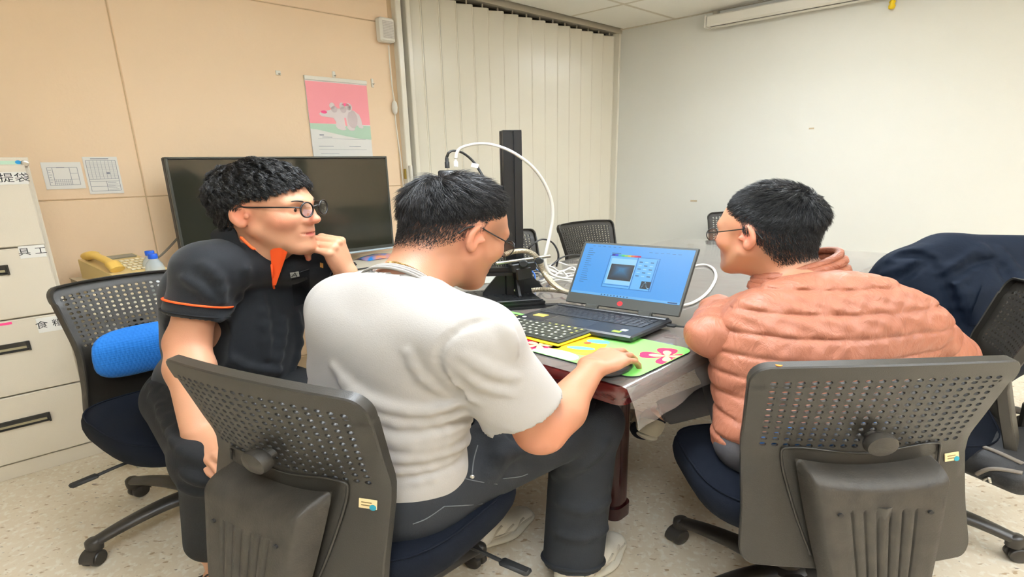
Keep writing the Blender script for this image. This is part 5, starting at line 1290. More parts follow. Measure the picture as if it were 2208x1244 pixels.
def spectacles(C, R, sc, person, y0=.116, z0=.004, rw=.024, rh=.020, thick=.0016, frame=None, temple_end=(.080, -.030, -.004), temple_r=.0017, tilt=0.0):
    frame = frame or M_frame_k; q = lambda x, y, z: C + R @ (A(x, y, z) * sc); sp = None
    mb = MB(); dx = .0325
    for s in (-1, 1):
        pts = [q(s * dx + rw * math.cos(a), y0 - .10 * abs(s * dx + rw * math.cos(a)) ** 1.0 + tilt * rh * math.sin(a), z0 + rh * math.sin(a)) for a in np.linspace(0, 2 * math.pi, 29)[:-1]]
        mb.tube(pts, thick * sc, 6, closed=True)
    mb.tube(bez([q(-dx + rw, y0 - .002, z0 + .006), q(0, y0 + .003, z0 + .010), q(dx - rw, y0 - .002, z0 + .006)], 5), thick * sc, 6)
    sp = mb.build('eyeglasses', frame, person, smooth=True)
    for s in (-1, 1):
        te = temple_end; pts = bez([q(s * (dx + rw), y0 - .006, z0 + .008), q(s * .070, y0 - .030, z0 + .010), q(s * .0815, .010, .020), q(s * .0835, -.012, .024), q(s * te[0], te[1], te[2] + .014), q(s * te[0], te[1] - .012, te[2] - .004)], 6)
        mb = MB(); mb.tube(pts, [temple_r * sc * (1 if k < 18 else 1.5) for k in range(len(pts))], 6, flat=1.3); mb.build('temple', frame, sp, smooth=True)
        mb = MB(); pts = [q(s * dx + rw * .97 * math.cos(a), y0 - .10 * abs(s * dx + rw * math.cos(a)) + tilt * rh * math.sin(a), z0 + rh * .97 * math.sin(a)) for a in np.linspace(0, 2 * math.pi, 25)[:-1]]
        c_ = q(s * dx, y0 - .10 * dx + .0012, z0); vs = pts + [c_]; mb.add(vs, [(k, (k + 1) % 24, 24) for k in range(24)]); mb.build('lens', M_lens, sp, smooth=True)
    return sp
def hair_cap(C, R, rad, line, thick_fn=None):
    S = SDF(); S.ell(C, rad, R, .01); 
    def cut(P, acc):
        v = ((P - C) @ R) / rad; n = np.linalg.norm(v, axis=1) + 1e-9; az = np.arctan2(np.abs(v[:, 0]), v[:, 1]); el = np.arcsin(np.clip(v[:, 2] / n, -1, 1)); return np.maximum(acc, (line(az) - el) * .085)
    S.func(cut); V, Q = S.mesh(.005); return relax(V, Q, 2), Q
def nape_cap(C, R, sc, low, top=.05):
    rad = A(.067, .070, .092) * sc * 1.012; S = SDF(); c = C + R @ (A(0, -.034, -.018) * sc); S.ell(c, rad, R, .01)
    def cut(P, acc):
        q = (P - C) @ R / sc; az = np.arctan2(np.abs(q[:, 0]), q[:, 1]); return np.maximum(np.maximum(acc, (low(az) + .008 - q[:, 2])), np.maximum((1.85 - az) * .06, q[:, 2] - top))
    S.func(cut); V, Q = S.mesh(.005); return relax(V, Q, 2), Q
def join_quads(parts):
    vs = []; qs = []; n = 0
    for V, Q in parts: vs.append(V); qs.append(Q + n); n += len(V)
    return np.vstack(vs), np.vstack(qs)
M_overlay = mat('sneaker_overlay', (206, 198, 182), .6); M_sole = mat('sneaker_sole', (228, 222, 206), .6); M_upper = mat('sneaker_upper', (236, 230, 216), .6, bump=(200, .0006)); M_lining = mat('sneaker_lining', (30, 30, 34), .8); M_lace = mat('sneaker_lace', (240, 236, 226), .7)
def shoe(person, heel, toe_dir, name='sneaker', L=.285, upper=None, lining=None, roll=None, label=None, open_h=.085):
    """heel = point on the floor under the heel; toe_dir horizontal or tilted direction"""
    f = unit(toe_dir); u0 = A(0, 0, 1) if roll is None else unit(roll); s = unit(np.cross(f, u0)); u = np.cross(s, f); q = lambda x, y, z: np.asarray(heel, float) + f * x + s * y + u * z
    So = SDF(); So.ecap(q(.035, 0, .018), q(L * .55, .004, .018), .036, .038, s, .45, .42, .02); So.ecap(q(L * .55, .004, .018), q(L - .045, .0, .020), .042, .040, s, .40, .42, .03); So.half(q(0, 0, .030), u, .004); So.half(q(0, 0, .002), -u, .003)
    S = SDF(); S.ell(q(.050, 0, .050), A(.045, .034, .060), np.array([f, s, u]).T, .03); S.ecap(q(.05, 0, .05), q(L * .55, .003, .040), .034, .037, s, 1.15, .9, .04); S.ecap(q(L * .55, .003, .040), q(L - .048, 0, .034), .038, .036, s, .85, .62, .03)
    S.half(q(0, 0, .024), -u, .003); S.cap(q(.055, 0, open_h), q(.060, 0, open_h + .08), .030, .036, .006, 's'); S.half(q(.0, 0, open_h + .012), u, .006)
    o = sdf_obj(S, name, upper or M_upper, .004, person, it=3, label=label)
    sdf_obj(So, 'sole', M_sole, .004, o, it=2)
    def skin(x, z, sd):                                            # point of the upper's side at length x, height z
        y = np.linspace(.07, 0, 60); v = S.value(np.array([q(x, sd * a, z) for a in y])); i = int(np.argmax(v < 0)); return q(x, sd * y[max(i, 0)], z)
    for sd in (-1, 1):
        for pts_ in ([(.035, .030), (.045, .060), (.070, .078)], [(.085, .030), (.105, .055), (.130, .066)], [(.125, .030), (.145, .050), (.165, .056)], [(.165, .028), (.195, .045), (.215, .046)], [(.09, .040), (.14, .036), (.20, .034), (.245, .032)]):
            mb = MB(); mb.tube(bez([skin(a, b, sd) for a, b in pts_], 5), .0038, 6); mb.build('overlay', M_overlay, o, smooth=True)
    mb = MB()
    for k in range(4):
        x = L * .42 + .020 * k; mb.tube(bez([q(x, -.026, .066 - .006 * k), q(x + .004, 0, .080 - .008 * k), q(x, .026, .066 - .006 * k)], 5), .0028, 6)
    mb.build('laces', M_lace, o, smooth=True, kind='stuff')
    return o
# ================================================================== MAN IN THE PALE GREY T-SHIRT
CB = lambda p, q, t: p + (q - p) * t
mN = A(-.195, 1.055, 1.035); mP = A(-.265, 1.075, .545); mUP = unit(mN - mP); mF = unit(A(.62, .78, 0)); mR = A(mF[1], -mF[0], 0)
mSR = at(1012, 728, .945); mSL = mN - mR * .165 + mF * .02 - A(0, 0, .065)
mER = at(1166, 936, .985); mWR = onz(1276, 796, .800); mEL = A(-.26, 1.46, .80); mWL = onz(982, 664, .835)
mC = at(980, 505, 1.185); mRH = head_frame(A(.73, .60, -.43), 0.04); mSC = 1.01
man = SDF(); head(man, mC, mRH, mSC)
man.cap(mN + A(0, 0, -.03) - mF * 0, mC + mRH @ A(0, -.040, -.045), .060, .057, .02); man.cap(mN, mC + mRH @ A(0, .02, -.07), .056, .046, .03)
man.cap(mN - A(0, 0, .035), mSR - A(0, 0, .01), .040, .045, .06); man.cap(mN - A(0, 0, .035), mSL, .040, .045, .06)
man.ell(CB(mP, mN, .60), A(.135, .085, .18), np.array([mR, mF, mUP]).T, .05); man.ell(CB(mP, mN, .18), A(.115, .08, .17), np.array([mR, mF, mUP]).T, .05)
man.cap(mSR, mER, .046, .040, .03); man.cap(mER, CB(mER, mWR, .32), .037, .045, .03); man.cap(CB(mER, mWR, .32), mWR, .045, .026, .03)
man.cap(mSL, mEL, .048, .042, .03); man.cap(mEL, mWL, .043, .027, .02)
mfR = unit(onz(1366, 750, .80) - onz(1276, 798, .80)); hand(man, mWR + A(0, 0, .004), mfR, A(.05, -.12, 1), -1, [(.30, .35, .25), (.26, .35, .25), (.28, .38, .28), (.32, .42, .3)], sc=1.08, th=(.80, .50, -.35))
mfL = unit(A(.80, .25, -.10)); mtips = hand(man, mWL, mfL, A(.15, -.05, 1), +1, [(.75, .55, .35), (.70, .60, .4), (.75, .65, .4), (.8, .7, .4)], sc=1.0, th=(.75, .5, -.5))
# shins inside the jeans end in bare ankles
mHR = mP + mR * .085 + A(0, 0, .005); mHL = mP - mR * .085 + A(0, 0, .005); mKR = at(1262, 920, 1.35); mKR[2] = .525; mKL = A(.02, 1.60, .53); mAR = at(1238, 1205, 1.26); mAL = onz(1015, 1132, .10)
man.cap(mHR, mKR, .070, .05, .05); man.cap(mHL, mKL, .070, .05, .05); man.cap(mKR, mAR, .05, .036, .03); man.cap(mKL, mAL, .05, .036, .03); man.cap(mAR, mAR - A(0, 0, .05), .036, .040, .03)
skinM = skin_mat('skin_grey_shirt_man')
marks = [(mC + mRH @ A(0, .10, -.06), A(.022, .022, .012), (200, 105, 95), .8), (mER, A(.05, .05, .05), (214, 130, 100), .5), (mWL + mfL * .10, A(.06, .06, .06), (236, 140, 130), .7), (mC + mRH @ A(.08, -.01, 0), A(.03, .03, .04), (232, 150, 122), .6), (mC + mRH @ A(0, -.095, -.030), A(.080, .055, .034), (46, 36, 32), .95), (mC + mRH @ A(.07, -.05, .030), A(.03, .05, .022), (84, 62, 50), .7), (mC + mRH @ A(.072, .035, .035), A(.03, .028, .022), (110, 80, 62), .6)]
person_m = sdf_obj(man, 'person', skinM, .0038, None, A(-.2, 1.1, 0), 2, skin_color((172, 120, 92), marks))
tag(person_m, 'seated person in pale grey t-shirt and dark jeans, working the keyboard and mouse', 'person')
M_hairM = hair_material('hair_black_brown', (22, 19, 20)); eyes_brows(mC, mRH, mSC, person_m, M_hairM)
spectacles(mC, mRH, mSC, person_m, y0=.112, z0=.000, rw=.0235, rh=.021, thick=.0013, temple_r=.0013, temple_end=(.081, -.036, .000))

# hair: textured crop, short at the sides
mCC = mC + mRH @ (A(0, -.016, .045) * mSC); mRAD = A(.079, .101, .087) * mSC
mline = lambda az: np.interp(az, [0, .55, .95, 1.25, 1.60, 2.0, 2.5, 3.15], [.56, .46, .20, .04, -.10, -.50, -.88, -1.10])
rt, nn, q_, az, el, mg = scalp_roots(15000, mCC, mRH, mSC, mline, 3, mRAD)
flow = (mRH @ A(.25, .75, -.25))[None]
side_d = np.stack([np.sign(q_[:, 0]) * .35, .35 - q_[:, 1] * 0, -np.clip(1 - q_[:, 2] / .07, 0, 1.4)], 1) @ mRH.T
crown = rt - (mCC + mRH @ A(-.01, -.055, .075)); crown -= nn * (crown * nn).sum(1)[:, None]; crown /= np.linalg.norm(crown, axis=1)[:, None]
ln = np.interp(mg, [0, .22, .5, .85, 1.4], [.004, .010, .022, .042, .050])
gg = np.random.default_rng(2); sh_ = 1 + gg.uniform(0, 1, len(rt)) * np.interp(mg, [0, .4, 1.2], [.0, .08, .17])
Vh, Qh = strands(rt, nn, crown * .8 + side_d * .35 + flow * .35, ln, .00055, 6, mCC, mRH, mRAD * 1.01, curl=.38, lift=.42, seed=4, clump=1500, stiff=.25, curl_f=60, shell=sh_, clump_w=.55)
mlow = lambda az: np.interp(az, [1.75, 2.1, 2.5, 3.15], [.01, -.022, -.050, -.058])
r2, n2, m2, a2 = nape_roots(9000, mC, mRH, mSC, mlow, 5, man)
V2, Q2 = strands(r2, n2, np.repeat((mRH @ A(0, -.25, -1))[None], len(r2), 0), np.interp(m2, [0, .02, .06, .10], [.003, .006, .013, .020]), .00050, 4, mC + mRH @ A(0, -.034, -.018) * mSC, mRH, A(.067, .070, .092) * mSC, curl=.2, lift=.25, seed=5)
cV, cQ = hair_cap(mCC, mRH, mRAD * A(1.015, 1.015, 1.03), lambda a: mline(a) + .10)
V_, Q_ = join_quads([(cV, cQ), (Vh, Qh), (V2, Q2)]); mesh_obj('hair', V_, Q_, None, M_hairM, person_m, smooth=True)

# t-shirt
M_tee = mat('pale_grey_jersey', (164, 159, 153), .85, bump=(350, .0004), sheen=.1); M_rib = mat('pale_grey_rib', (143, 138, 132), .85)
tee = SDF(); Rt = np.array([mR, mF, mUP]).T
tee.ell(CB(mP, mN, .66) - mF * .000, A(.178, .118, .185), Rt, .05); tee.ell(CB(mP, mN, .78) - mF * .025, A(.155, .085, .110), Rt, .05)
tee.ell(CB(mP, mN, .30) + mF * .005, A(.168, .128, .21), Rt, .06); tee.ell(CB(mP, mN, .05) + mF * .0, A(.178, .138, .14), Rt, .05)
tee.cap(mSL, mSR, .066, .070, .06); tee.cap(mN - A(0, 0, .008), mSR, .058, .066, .05); tee.cap(mN - A(0, 0, .008), mSL, .058, .064, .05)
hemR = CB(mSR, mER, .60); hemL = CB(mSL, mEL, .6); aR = unit(mER - mSR); aL = unit(mEL - mSL)
tee.ecap(mSR, hemR + aR * .05, .072, .083, mF, 1.0, .92, .035); tee.half(hemR, aR, .004) if False else None
tee.ecap(mSL, hemL, .068, .075, mF, 1.0, 1.0, .035)
# armhole seam and fold ridges
def ridge(S, pix, r=.008, k=.022, inn=.15, y0=.3):
    pts = [S.trace(*p, y0=y0) for p in pix]; pts = [p + unit(ray(*pp)) * r * inn for p, pp in zip(pts, pix) if p is not None]
    return bez(pts, 4) if len(pts) > 1 else None
folds = []
for pix, r, k in (([(723, 792), (771, 844), (837, 875), (924, 884), (1000, 866)], .008, .03), ([(741, 828), (784, 880), (859, 912), (946, 908), (1005, 888)], .008, .028), ([(754, 915), (815, 940), (885, 947), (965, 928), (1010, 906)], .008, .028),
                  ([(775, 967), (837, 984), (911, 984), (985, 965), (1010, 945)], .008, .026), ([(810, 1008), (859, 1018), (929, 1010), (990, 985)], .007, .024), ([(690, 905), (740, 950), (800, 968)], .005, .03),
                  ([(960, 800), (1000, 845), (1030, 868)], .006, .02), ([(1000, 800), (1040, 830), (1100, 850)], .006, .025), ([(880, 760), (915, 815), (960, 850)], .005, .025), ([(870, 1045), (930, 1030), (1000, 1000)], .006, .02), ([(820, 945), (890, 962), (960, 950), (1005, 922)], .005, .03), ([(1075, 690), (1095, 720), (1110, 760)], .005, .03), ([(1010, 770), (1060, 800), (1110, 815)], .005, .03)):
    c = ridge(tee, pix, r * .65)
    if c is not None: folds.append((c, r * .65, k * .75))
seam = ridge(tee, [(1050, 690), (1000, 705), (960, 735), (945, 762), (948, 795), (975, 828), (1003, 852)], .004, inn=-.2)
for c, r, k in folds: c_ = c[::2]; tee.chain(c_, r * (.15 + .85 * np.sin(np.linspace(0, math.pi, len(c_)))), k)
if seam is not None: tee.chain(seam[::2], .0035, .010, 's')
hp = [at(846, 1078, .83), at(935, 1045, .83), at(1018, 985, .98)]
tee.half(mP + mUP * -.075 + mR * 0, unit(-mUP + mR * -.05), .006); tee.ell(mP - mUP * .10, A(.150, .115, .075), Rt, .006, 's')
tee.cap(hemR - aR * .02, hemR + aR * .14, .050, .056, .003, 's'); tee.ecap(hemR + aR * .105, hemR + aR * .25, .105, .12, mF, 1, 1, .003, 's')
nd = unit((mC + mRH @ A(0, -.03, -.06)) - mN); tee.cap(mN + nd * .014, mN + nd * .2, .066, .085, .006, 's')
def tee_soft(P, acc):                                             # loose jersey: shallow slanting waves over the small of the back
    s1 = (P - mP) @ mUP; s2 = (P - mP) @ mR; s3 = (P - mP) @ mF; w = np.clip((.36 - s1) / .2, 0, 1) * np.clip((.14 - s3) / .1, 0, 1)
    ph = s1 * 62 - s2 * 16 + 1.6 * np.sin(s2 * 15 + s1 * 9) + .8 * np.sin(s2 * 31 + 2)
    return acc - w * (.0026 * np.sin(ph) + .0016 * np.sin(ph * 1.7 + 5 * s2 * 4))
tee.func(tee_soft)
V, Q = tee.mesh(.0045)
def keep(V, Q, mask):                                          # the cut planes only trim the near sleeve and neck
    return V, Q
tobj = mesh_obj('t_shirt', relax(V, Q, 2), Q, None, M_tee, person_m, smooth=True)
side_n = unit(np.cross(nd, mF)); fr_n = np.cross(side_n, nd)
def ring(c, ax, ra, rb, r, s1, n=40, m=6):
    s1 = unit(s1 - ax * (s1 @ ax)); s2 = np.cross(ax, s1); mb = MB(); mb.tube([c + s1 * ra * math.cos(t) + s2 * rb * math.sin(t) for t in np.linspace(0, 2 * math.pi, n + 1)[:-1]], r, m, closed=True); return mb
for k, (h, rr) in enumerate(((.000, .0755), (.008, .0725), (.015, .0695))): ring(mN + nd * h + mF * .002, nd, rr, rr * .98, .0036, mR).build('collar_rib', M_rib, tobj, smooth=True)
# necklace
M_gold = mat('gold_chain', (190, 160, 110), .25, .9); cc = mN + nd * .052; mb = MB(); pts = []; rr = []
pix = [(836, 566), (850, 566), (868, 571), (888, 579), (908, 590), (928, 602), (944, 614), (956, 626)]
tr = [man.trace(*p) for p in pix]; tr = [p - unit(ray(*pp)) * .002 for p, pp in zip(tr, pix) if p is not None]
far = [cc - mR * .075 + mF * .02, cc + mF * .06 - mR * .05 - A(0, 0, .03), cc + mF * .075 - A(0, 0, .06) + mR * .0]
pts = bez(far[::-1] * 0 + tr, 10); n = 2 * len(pts); s = np.linspace(0, len(pts) - 1, n); P = np.stack([np.interp(s, np.arange(len(pts)), pts[:, k]) for k in range(3)], 1)
mb.tube(P, [.0036 if k % 3 else .0018 for k in range(n)], 6); mb.build('necklace', M_gold, person_m, smooth=30, label='gold chain necklace')

# jeans
M_jean = mat('black_denim', (24, 27, 32), .85, bump=(260, .0008), var=(7, .5, (38, 42, 48))); M_stitch = mat('denim_stitch', (96, 98, 100), .8)
jn = SDF(); jn.ell(mP - A(0, 0, .015) - mF * .01, A(.178, .150, .125), Rt, .05); jn.ecap(mHR - A(0, 0, .01), mKR, .102, .082, mR, 1.0, .95, .06); jn.ecap(mHL - A(0, 0, .01), mKL, .100, .082, mR, 1.0, .95, .06)
cuffR = mAR + A(0, 0, .055) + (mKR - mAR) * .02; cuffL = mAL + A(0, 0, .06)
ka = unit(cuffR - mKR); jn.cap(mKR, cuffR + ka * .05, .080, .072, .05); jn.cap(mKL, cuffL, .080, .070, .05)
for pix, r, k in (([(1030, 900), (1060, 930), (1075, 975), (1060, 1020)], .010, .03), ([(1080, 985), (1130, 965), (1180, 970)], .008, .03), ([(1200, 1020), (1250, 1000), (1300, 960)], .008, .03), ([(1210, 1085), (1260, 1100), (1310, 1080)], .006, .025), ([(1205, 1150), (1255, 1160), (1305, 1140)], .007, .02), ([(1040, 890), (1085, 905), (1130, 925)], .008, .03)):
    c = ridge(jn, pix, r)
    if c is not None: jn.chain(c[::2], r, k)
jn.cap(cuffR + ka * .165, cuffR + ka * .3, .115, .13, .003, 's'); jn.cap(cuffR + ka * .02, cuffR + ka * .16, .055, .058, .003, 's')
jobj = sdf_obj(jn, 'jeans', M_jean, .0055, person_m, it=2)
for pix in ([(958, 1092), (1000, 1090), (1040, 1086), (1082, 1082)], [(958, 1092), (920, 1118), (890, 1130)], [(985, 1028), (1030, 1038), (1072, 1044)], [(1085, 1032), (1120, 1028), (1138, 1022)], [(1030, 960), (1022, 990), (1018, 1022)]):
    tr = [jn.trace(*p) for p in pix]; tr = [p - unit(ray(*pp)) * .0008 for p, pp in zip(tr, pix) if p is not None]
    if len(tr) > 1: mb = MB(); mb.tube(bez(tr, 6), .0012, 5); mb.build('stitching', M_stitch, jobj, smooth=True)
tr = jn.trace(1018, 1027)
if tr is not None: mb = MB(); mb.lathe([(0, 0), (.005, 0), (.004, .003), (0, .0035)], tr + A(0, -.001, 0), rotx(math.pi / 2), 12); mb.build('rivet', M_steel, jobj)
kax = ka; rg_ = ring(cuffR + ka * .050, ka, .0715, .0715, .0065, mR); rg_.build('turned_hem', M_jean, jobj, smooth=True)
hR = A(mAR[0], mAR[1], 0) - unit(A(.62, .78, 0)) * .055; shoe(person_m, hR, A(.62, .78, 0))
hL = A(mAL[0], mAL[1], 0) - unit(A(.7, .7, 0)) * .05; shoe(person_m, hL, A(.7, .7, 0))
# the mouse under his right hand
mo = mWR + mfR * .10; mo[2] = TZ + .0035; S = SDF(); S.ell(mo + A(0, 0, .010), A(.055, .030, .022), np.array([mfR, A(-mfR[1], mfR[0], 0), Z1]).T, .01); S.half(mo + A(0, 0, .0005), A(0, 0, -1), .003)
tag(sdf_obj(S, 'computer_mouse', mat('mouse_dark', (40, 40, 44), .4), .003, None, mo), 'dark computer mouse under the right hand of the man in grey', 'mouse')
# ================================================================== MAN IN THE BLACK POLO SHIRT
lN = at(540, 548, 1.50); lP = A(-.805, 1.575, .555); lUP = unit(lN - lP); lF = unit(A(.80, -.60, 0)); lR = A(lF[1], -lF[0], 0)
lSR = at(448, 578, 1.38); lSL = lN - lR * .175 + lF * .03 - A(0, 0, .050)
lER = at(404, 738, 1.33); lWR = at(424, 930, 1.19); lEL = A(-.500, 1.74, .785); lWL = at(746, 588, 1.53)
lC = at(578, 455, 1.475); lRH = head_frame(A(.965, -.25, -.05), .03); lSC = 1.05
pol = SDF(); head(pol, lC, lRH, lSC)
pol.cap(lN - A(0, 0, .03), lC + lRH @ A(0, -.035, -.05), .064, .058, .02); pol.cap(lN + lF * .02 - A(0, 0, .02), lC + lRH @ A(0, .03, -.075), .056, .045, .03)
Rl = np.array([lR, lF, lUP]).T
pol.cap(lN - A(0, 0, .03), lSR, .045, .045, .05); pol.cap(lN - A(0, 0, .03), lSL, .045, .045, .05); pol.ell(CB(lP, lN, .60), A(.14, .09, .18), Rl, .05); pol.ell(CB(lP, lN, .2), A(.13, .09, .17), Rl, .05)
pol.cap(lSR, lER, .048, .045, .03); pol.cap(lER, CB(lER, lWR, .3), .043, .048, .03); pol.cap(CB(lER, lWR, .3), lWR, .048, .031, .03)
pol.cap(lSL, lEL, .050, .043, .03); pol.cap(lEL, CB(lEL, lWL, .3), .043, .046, .03); pol.cap(CB(lEL, lWL, .3), lWL, .046, .029, .03)
hand(pol, lWR, A(.62, -.62, -.40), A(-.45, -.55, .70), -1, [(.15, .25, .2), (.15, .25, .2), (.2, .25, .2), (.25, .3, .2)], sc=1.08)
lkf = unit(at(712, 508, 1.49) - lWL); ltips = hand(pol, lWL, lkf, A(.86, -.35, .42), +1, [(1.25, 1.00, .65), (1.30, .95, .6), (1.25, 1.0, .6), (1.15, 1.05, .6)], sc=1.16, spread=(.06, .01, -.05, -.12), th=(.62, .35, -.62), thc=(.15, .3))
lHR = lP + lR * .09; lHL = lP - lR * .09; lKR = at(468, 985, 1.20); lKL = lHL + lF * .44 + A(.03, .02, -.01); lAR = at(462, 1180, 1.275); lAL = A(lKL[0] + .02, lKL[1] - .02, .10)
pol.cap(lHR, lKR, .07, .05, .05); pol.cap(lKR, lAR, .05, .036, .03); pol.cap(lHL, lKL, .07, .05, .05); pol.cap(lKL, lAL, .05, .036, .03)
foot = onz(478, 1238, .03); pol.cap(lAR, foot, .036, .030, .03); pol.ecap(foot, foot + A(.10, -.10, -.008), .036, .034, A(1, 1, 0), .5, .4, .03)
skinL = skin_mat('skin_polo_man')
marks = [(lC + lRH @ A(0, .10, -.060) * lSC, A(.024, .022, .0095), (186, 84, 82), .85), (lC + lRH @ A(0, .108, -.018) * lSC, A(.02, .02, .018), (232, 128, 108), .7), (lC + lRH @ A(.05, .065, -.02) * lSC, A(.028, .028, .025), (236, 138, 112), .6), (lC + lRH @ A(0, .094, -.041) * lSC, A(.018, .014, .006), (120, 84, 70), .5), (lC + lRH @ A(0, .085, -.092) * lSC, A(.022, .018, .012), (150, 105, 86), .4), (lC + lRH @ A(.082, -.01, 0), A(.03, .03, .035), (232, 136, 108), .6), (lER, A(.05, .05, .05), (222, 138, 108), .4), (lC + lRH @ A(0, -.095, -.030), A(.080, .055, .045), (34, 28, 26), .95)]
marks += [(p, A(.016, .016, .016), (240, 140, 116), .7) for p, v in ltips]
person_l = sdf_obj(pol, 'person', skinL, .0029, None, A(-.8, 1.55, 0), 1, skin_color((196, 143, 112), marks))
tag(person_l, 'seated person in black polo with orange trim, resting chin on hand', 'person')
M_hairL = hair_material('hair_black_curly', (19, 18, 18), .34); eyes_brows(lC, lRH, lSC, person_l, M_hairL)
spectacles(lC, lRH, lSC, person_l, y0=.120, z0=.012, rw=.0205, rh=.0205, thick=.0021, temple_r=.0016)

lCC = lC + lRH @ (A(0, -.018, .046) * lSC); lRAD = A(.079, .101, .087) * lSC
lline = lambda az: np.interp(az, [0, .55, .95, 1.25, 1.60, 1.95, 2.4, 3.15], [.46, .38, .16, .06, .00, -.40, -.82, -1.0])
rt, nn, q_, az, el, mg = scalp_roots(15000, lCC, lRH, lSC, lline, 9, lRAD)
crown = rt - (lCC + lRH @ A(0.0, -.045, .08)); crown -= nn * (crown * nn).sum(1)[:, None]; crown /= np.linalg.norm(crown, axis=1)[:, None]
ln = np.interp(mg, [0, .15, .5, 1.0], [.034, .055, .078, .085]); ln = ln * np.where((az < .8) & (mg < .5), 1.05, 1.0)
gg = np.random.default_rng(2); sh_ = 1.02 + gg.uniform(0, 1, len(rt)) ** .8 * np.interp(mg, [0, .3, 1.0], [.08, .16, .19]) * np.where(az > 1.4, .8, 1)
Vh, Qh = strands(rt, nn, crown * .9 + lRH @ A(0, .25, -.1), ln, .00062, 11, lCC, lRH, lRAD, curl=1.15, lift=.8, grav=.55, seed=6, clump=620, stiff=.30, curl_f=165, shell=sh_, clump_w=.66)
llow = lambda az: np.interp(az, [1.75, 2.1, 2.5, 3.15], [.015, -.030, -.070, -.080])
r2, n2, m2, a2 = nape_roots(5000, lC, lRH, lSC, llow, 5, pol); s2_ = 1.02 + gg.uniform(0, 1, len(r2)) * .20
V2, Q2 = strands(r2, n2, np.repeat((lRH @ A(0, -.35, -.9))[None], len(r2), 0), np.interp(m2, [0, .02, .06], [.022, .034, .048]), .00062, 9, lC + lRH @ A(0, -.034, -.018) * lSC, lRH, A(.067, .070, .092) * lSC, curl=.9, lift=.6, grav=.4, seed=5, clump=260, curl_f=190, shell=s2_, clump_w=.72)
cV, cQ = hair_cap(lCC, lRH, lRAD * A(1.03, 1.03, 1.04), lambda a: lline(a) + .12)
V_, Q_ = join_quads([(cV, cQ), (Vh, Qh), (V2, Q2)]); mesh_obj('hair', V_, Q_, None, M_hairL, person_l, smooth=True)

M_polo = mat('black_pique', (12, 17, 24), .85, bump=(500, .0005), sheen=.12); M_orange = mat('orange_trim', (255, 92, 30), .7); M_polo2 = mat('black_rib', (10, 14, 20), .9)
po = SDF()
po.ell(CB(lP, lN, .62), A(.180, .120, .180), Rl, .05); po.ell(CB(lP, lN, .76) - lF * .02, A(.150, .085, .105), Rl, .05); po.ell(CB(lP, lN, .32) + lF * .02, A(.160, .145, .20), Rl, .06); po.ell(CB(lP, lN, .05) + lF * .02, A(.165, .150, .13), Rl, .05)
po.cap(lSL, lSR, .058, .062, .05); po.cap(lN + lUP * .022 - lF * .015, CB(lN, lSR, .62) + lUP * .012, .050, .050, .04); po.cap(lN + lUP * .015 - lF * .015, CB(lN, lSL, .55), .048, .050, .04); po.cap(lN - A(0, 0, .012), lSR, .052, .060, .05); po.cap(lN - A(0, 0, .016), lSL, .052, .058, .05)
laR = unit(lER - lSR); laL = unit(lEL - lSL); lhR = CB(lSR, lER, .50); lhL = CB(lSL, lEL, .72)
po.ecap(lSR, lhR + laR * .01, .065, .070, lF, 1.0, 1.0, .035); po.ecap(lSL, lhL, .066, .070, lF, 1.0, 1.0, .035)
for pix, r, k in (([(470, 690), (510, 640), (530, 580)], .006, .03), ([(560, 640), (570, 700), (575, 770)], .006, .03), ([(610, 690), (605, 740), (590, 800)], .006, .03), ([(480, 760), (530, 790), (600, 800)], .007, .03), ([(400, 600), (430, 620), (460, 650)], .006, .03), ([(640, 680), (645, 740), (630, 800)], .006, .03), ([(440, 570), (470, 600), (480, 650)], .005, .03)):
    c = ridge(po, pix, r, y0=.9)
    if c is not None: po.chain(c[::2], r, k * .7)
po.cap(lhR - laR * .02, lhR + laR * .16, .046, .050, .003, 's'); po.ecap(lhR + laR * .105, lhR + laR * .25, .095, .11, lF, 1, 1, .003, 's')
lnd = unit((lC + lRH @ A(0, -.02, -.06)) - lN); po.cap(lN + lnd * .058, lN + lnd * .2, .060, .085, .006, 's')
po.half(lP - A(0, 0, .050), A(0, 0, -1), .006)
pobj = sdf_obj(po, 'polo_shirt', M_polo, .0048, person_l, it=2)
# sleeve piping
for (c, ax, ra, rb) in ((lhR + laR * .004, laR, .0715, .0715), (lhL + laL * .045, laL, .0725, .0725)):
    for q, rr in ((0, .0034), (.030, .0026)):
        if q == 0 or True:
            ring(c + ax * (q - .012), ax, ra, rb, rr, lF).build('sleeve_piping', M_orange if q == 0 else M_polo2, pobj, smooth=True)
# collar: two leaves standing round the neck, folded over, open over an orange placket
cf = unit(lF - lnd * (lF @ lnd)); cr = np.cross(cf, lnd); G = []; G2 = []
for t in np.linspace(.85, 2 * math.pi - .85, 49):                # t measured from the front
    d = cf * math.cos(t) + cr * math.sin(t) * -1; fr = max(0, math.cos(t)) ; drop = .022 + .020 * fr
    c0 = lN + lnd * (.064 - .050 * fr) + cf * .006; rr = .070 + .012 * fr
    G.append([c0 + d * rr + lnd * .0, c0 + d * (rr - .003) + lnd * .026, c0 + d * (rr + .004) + lnd * .032, c0 + d * (rr + .012) + lnd * .020, c0 + d * (rr + .024) - lnd * drop * .4, c0 + d * (rr + .034 + .012 * fr) - lnd * drop, c0 + d * (rr + .029 + .012 * fr) - lnd * (drop + .001), c0 + d * (rr + .012) + lnd * .006])
mb = MB(); mb.grid(G); mb.build('collar', M_polo2, pobj, smooth=50)
lt = [(536, 512), (546, 524), (556, 533), (566, 540)]
def on(S, pix, inn=.001, y0=.9):
    tr = [S.trace(*p, y0=y0) for p in pix]; return [p - unit(ray(*pp)) * inn for p, pp in zip(tr, pix) if p is not None]
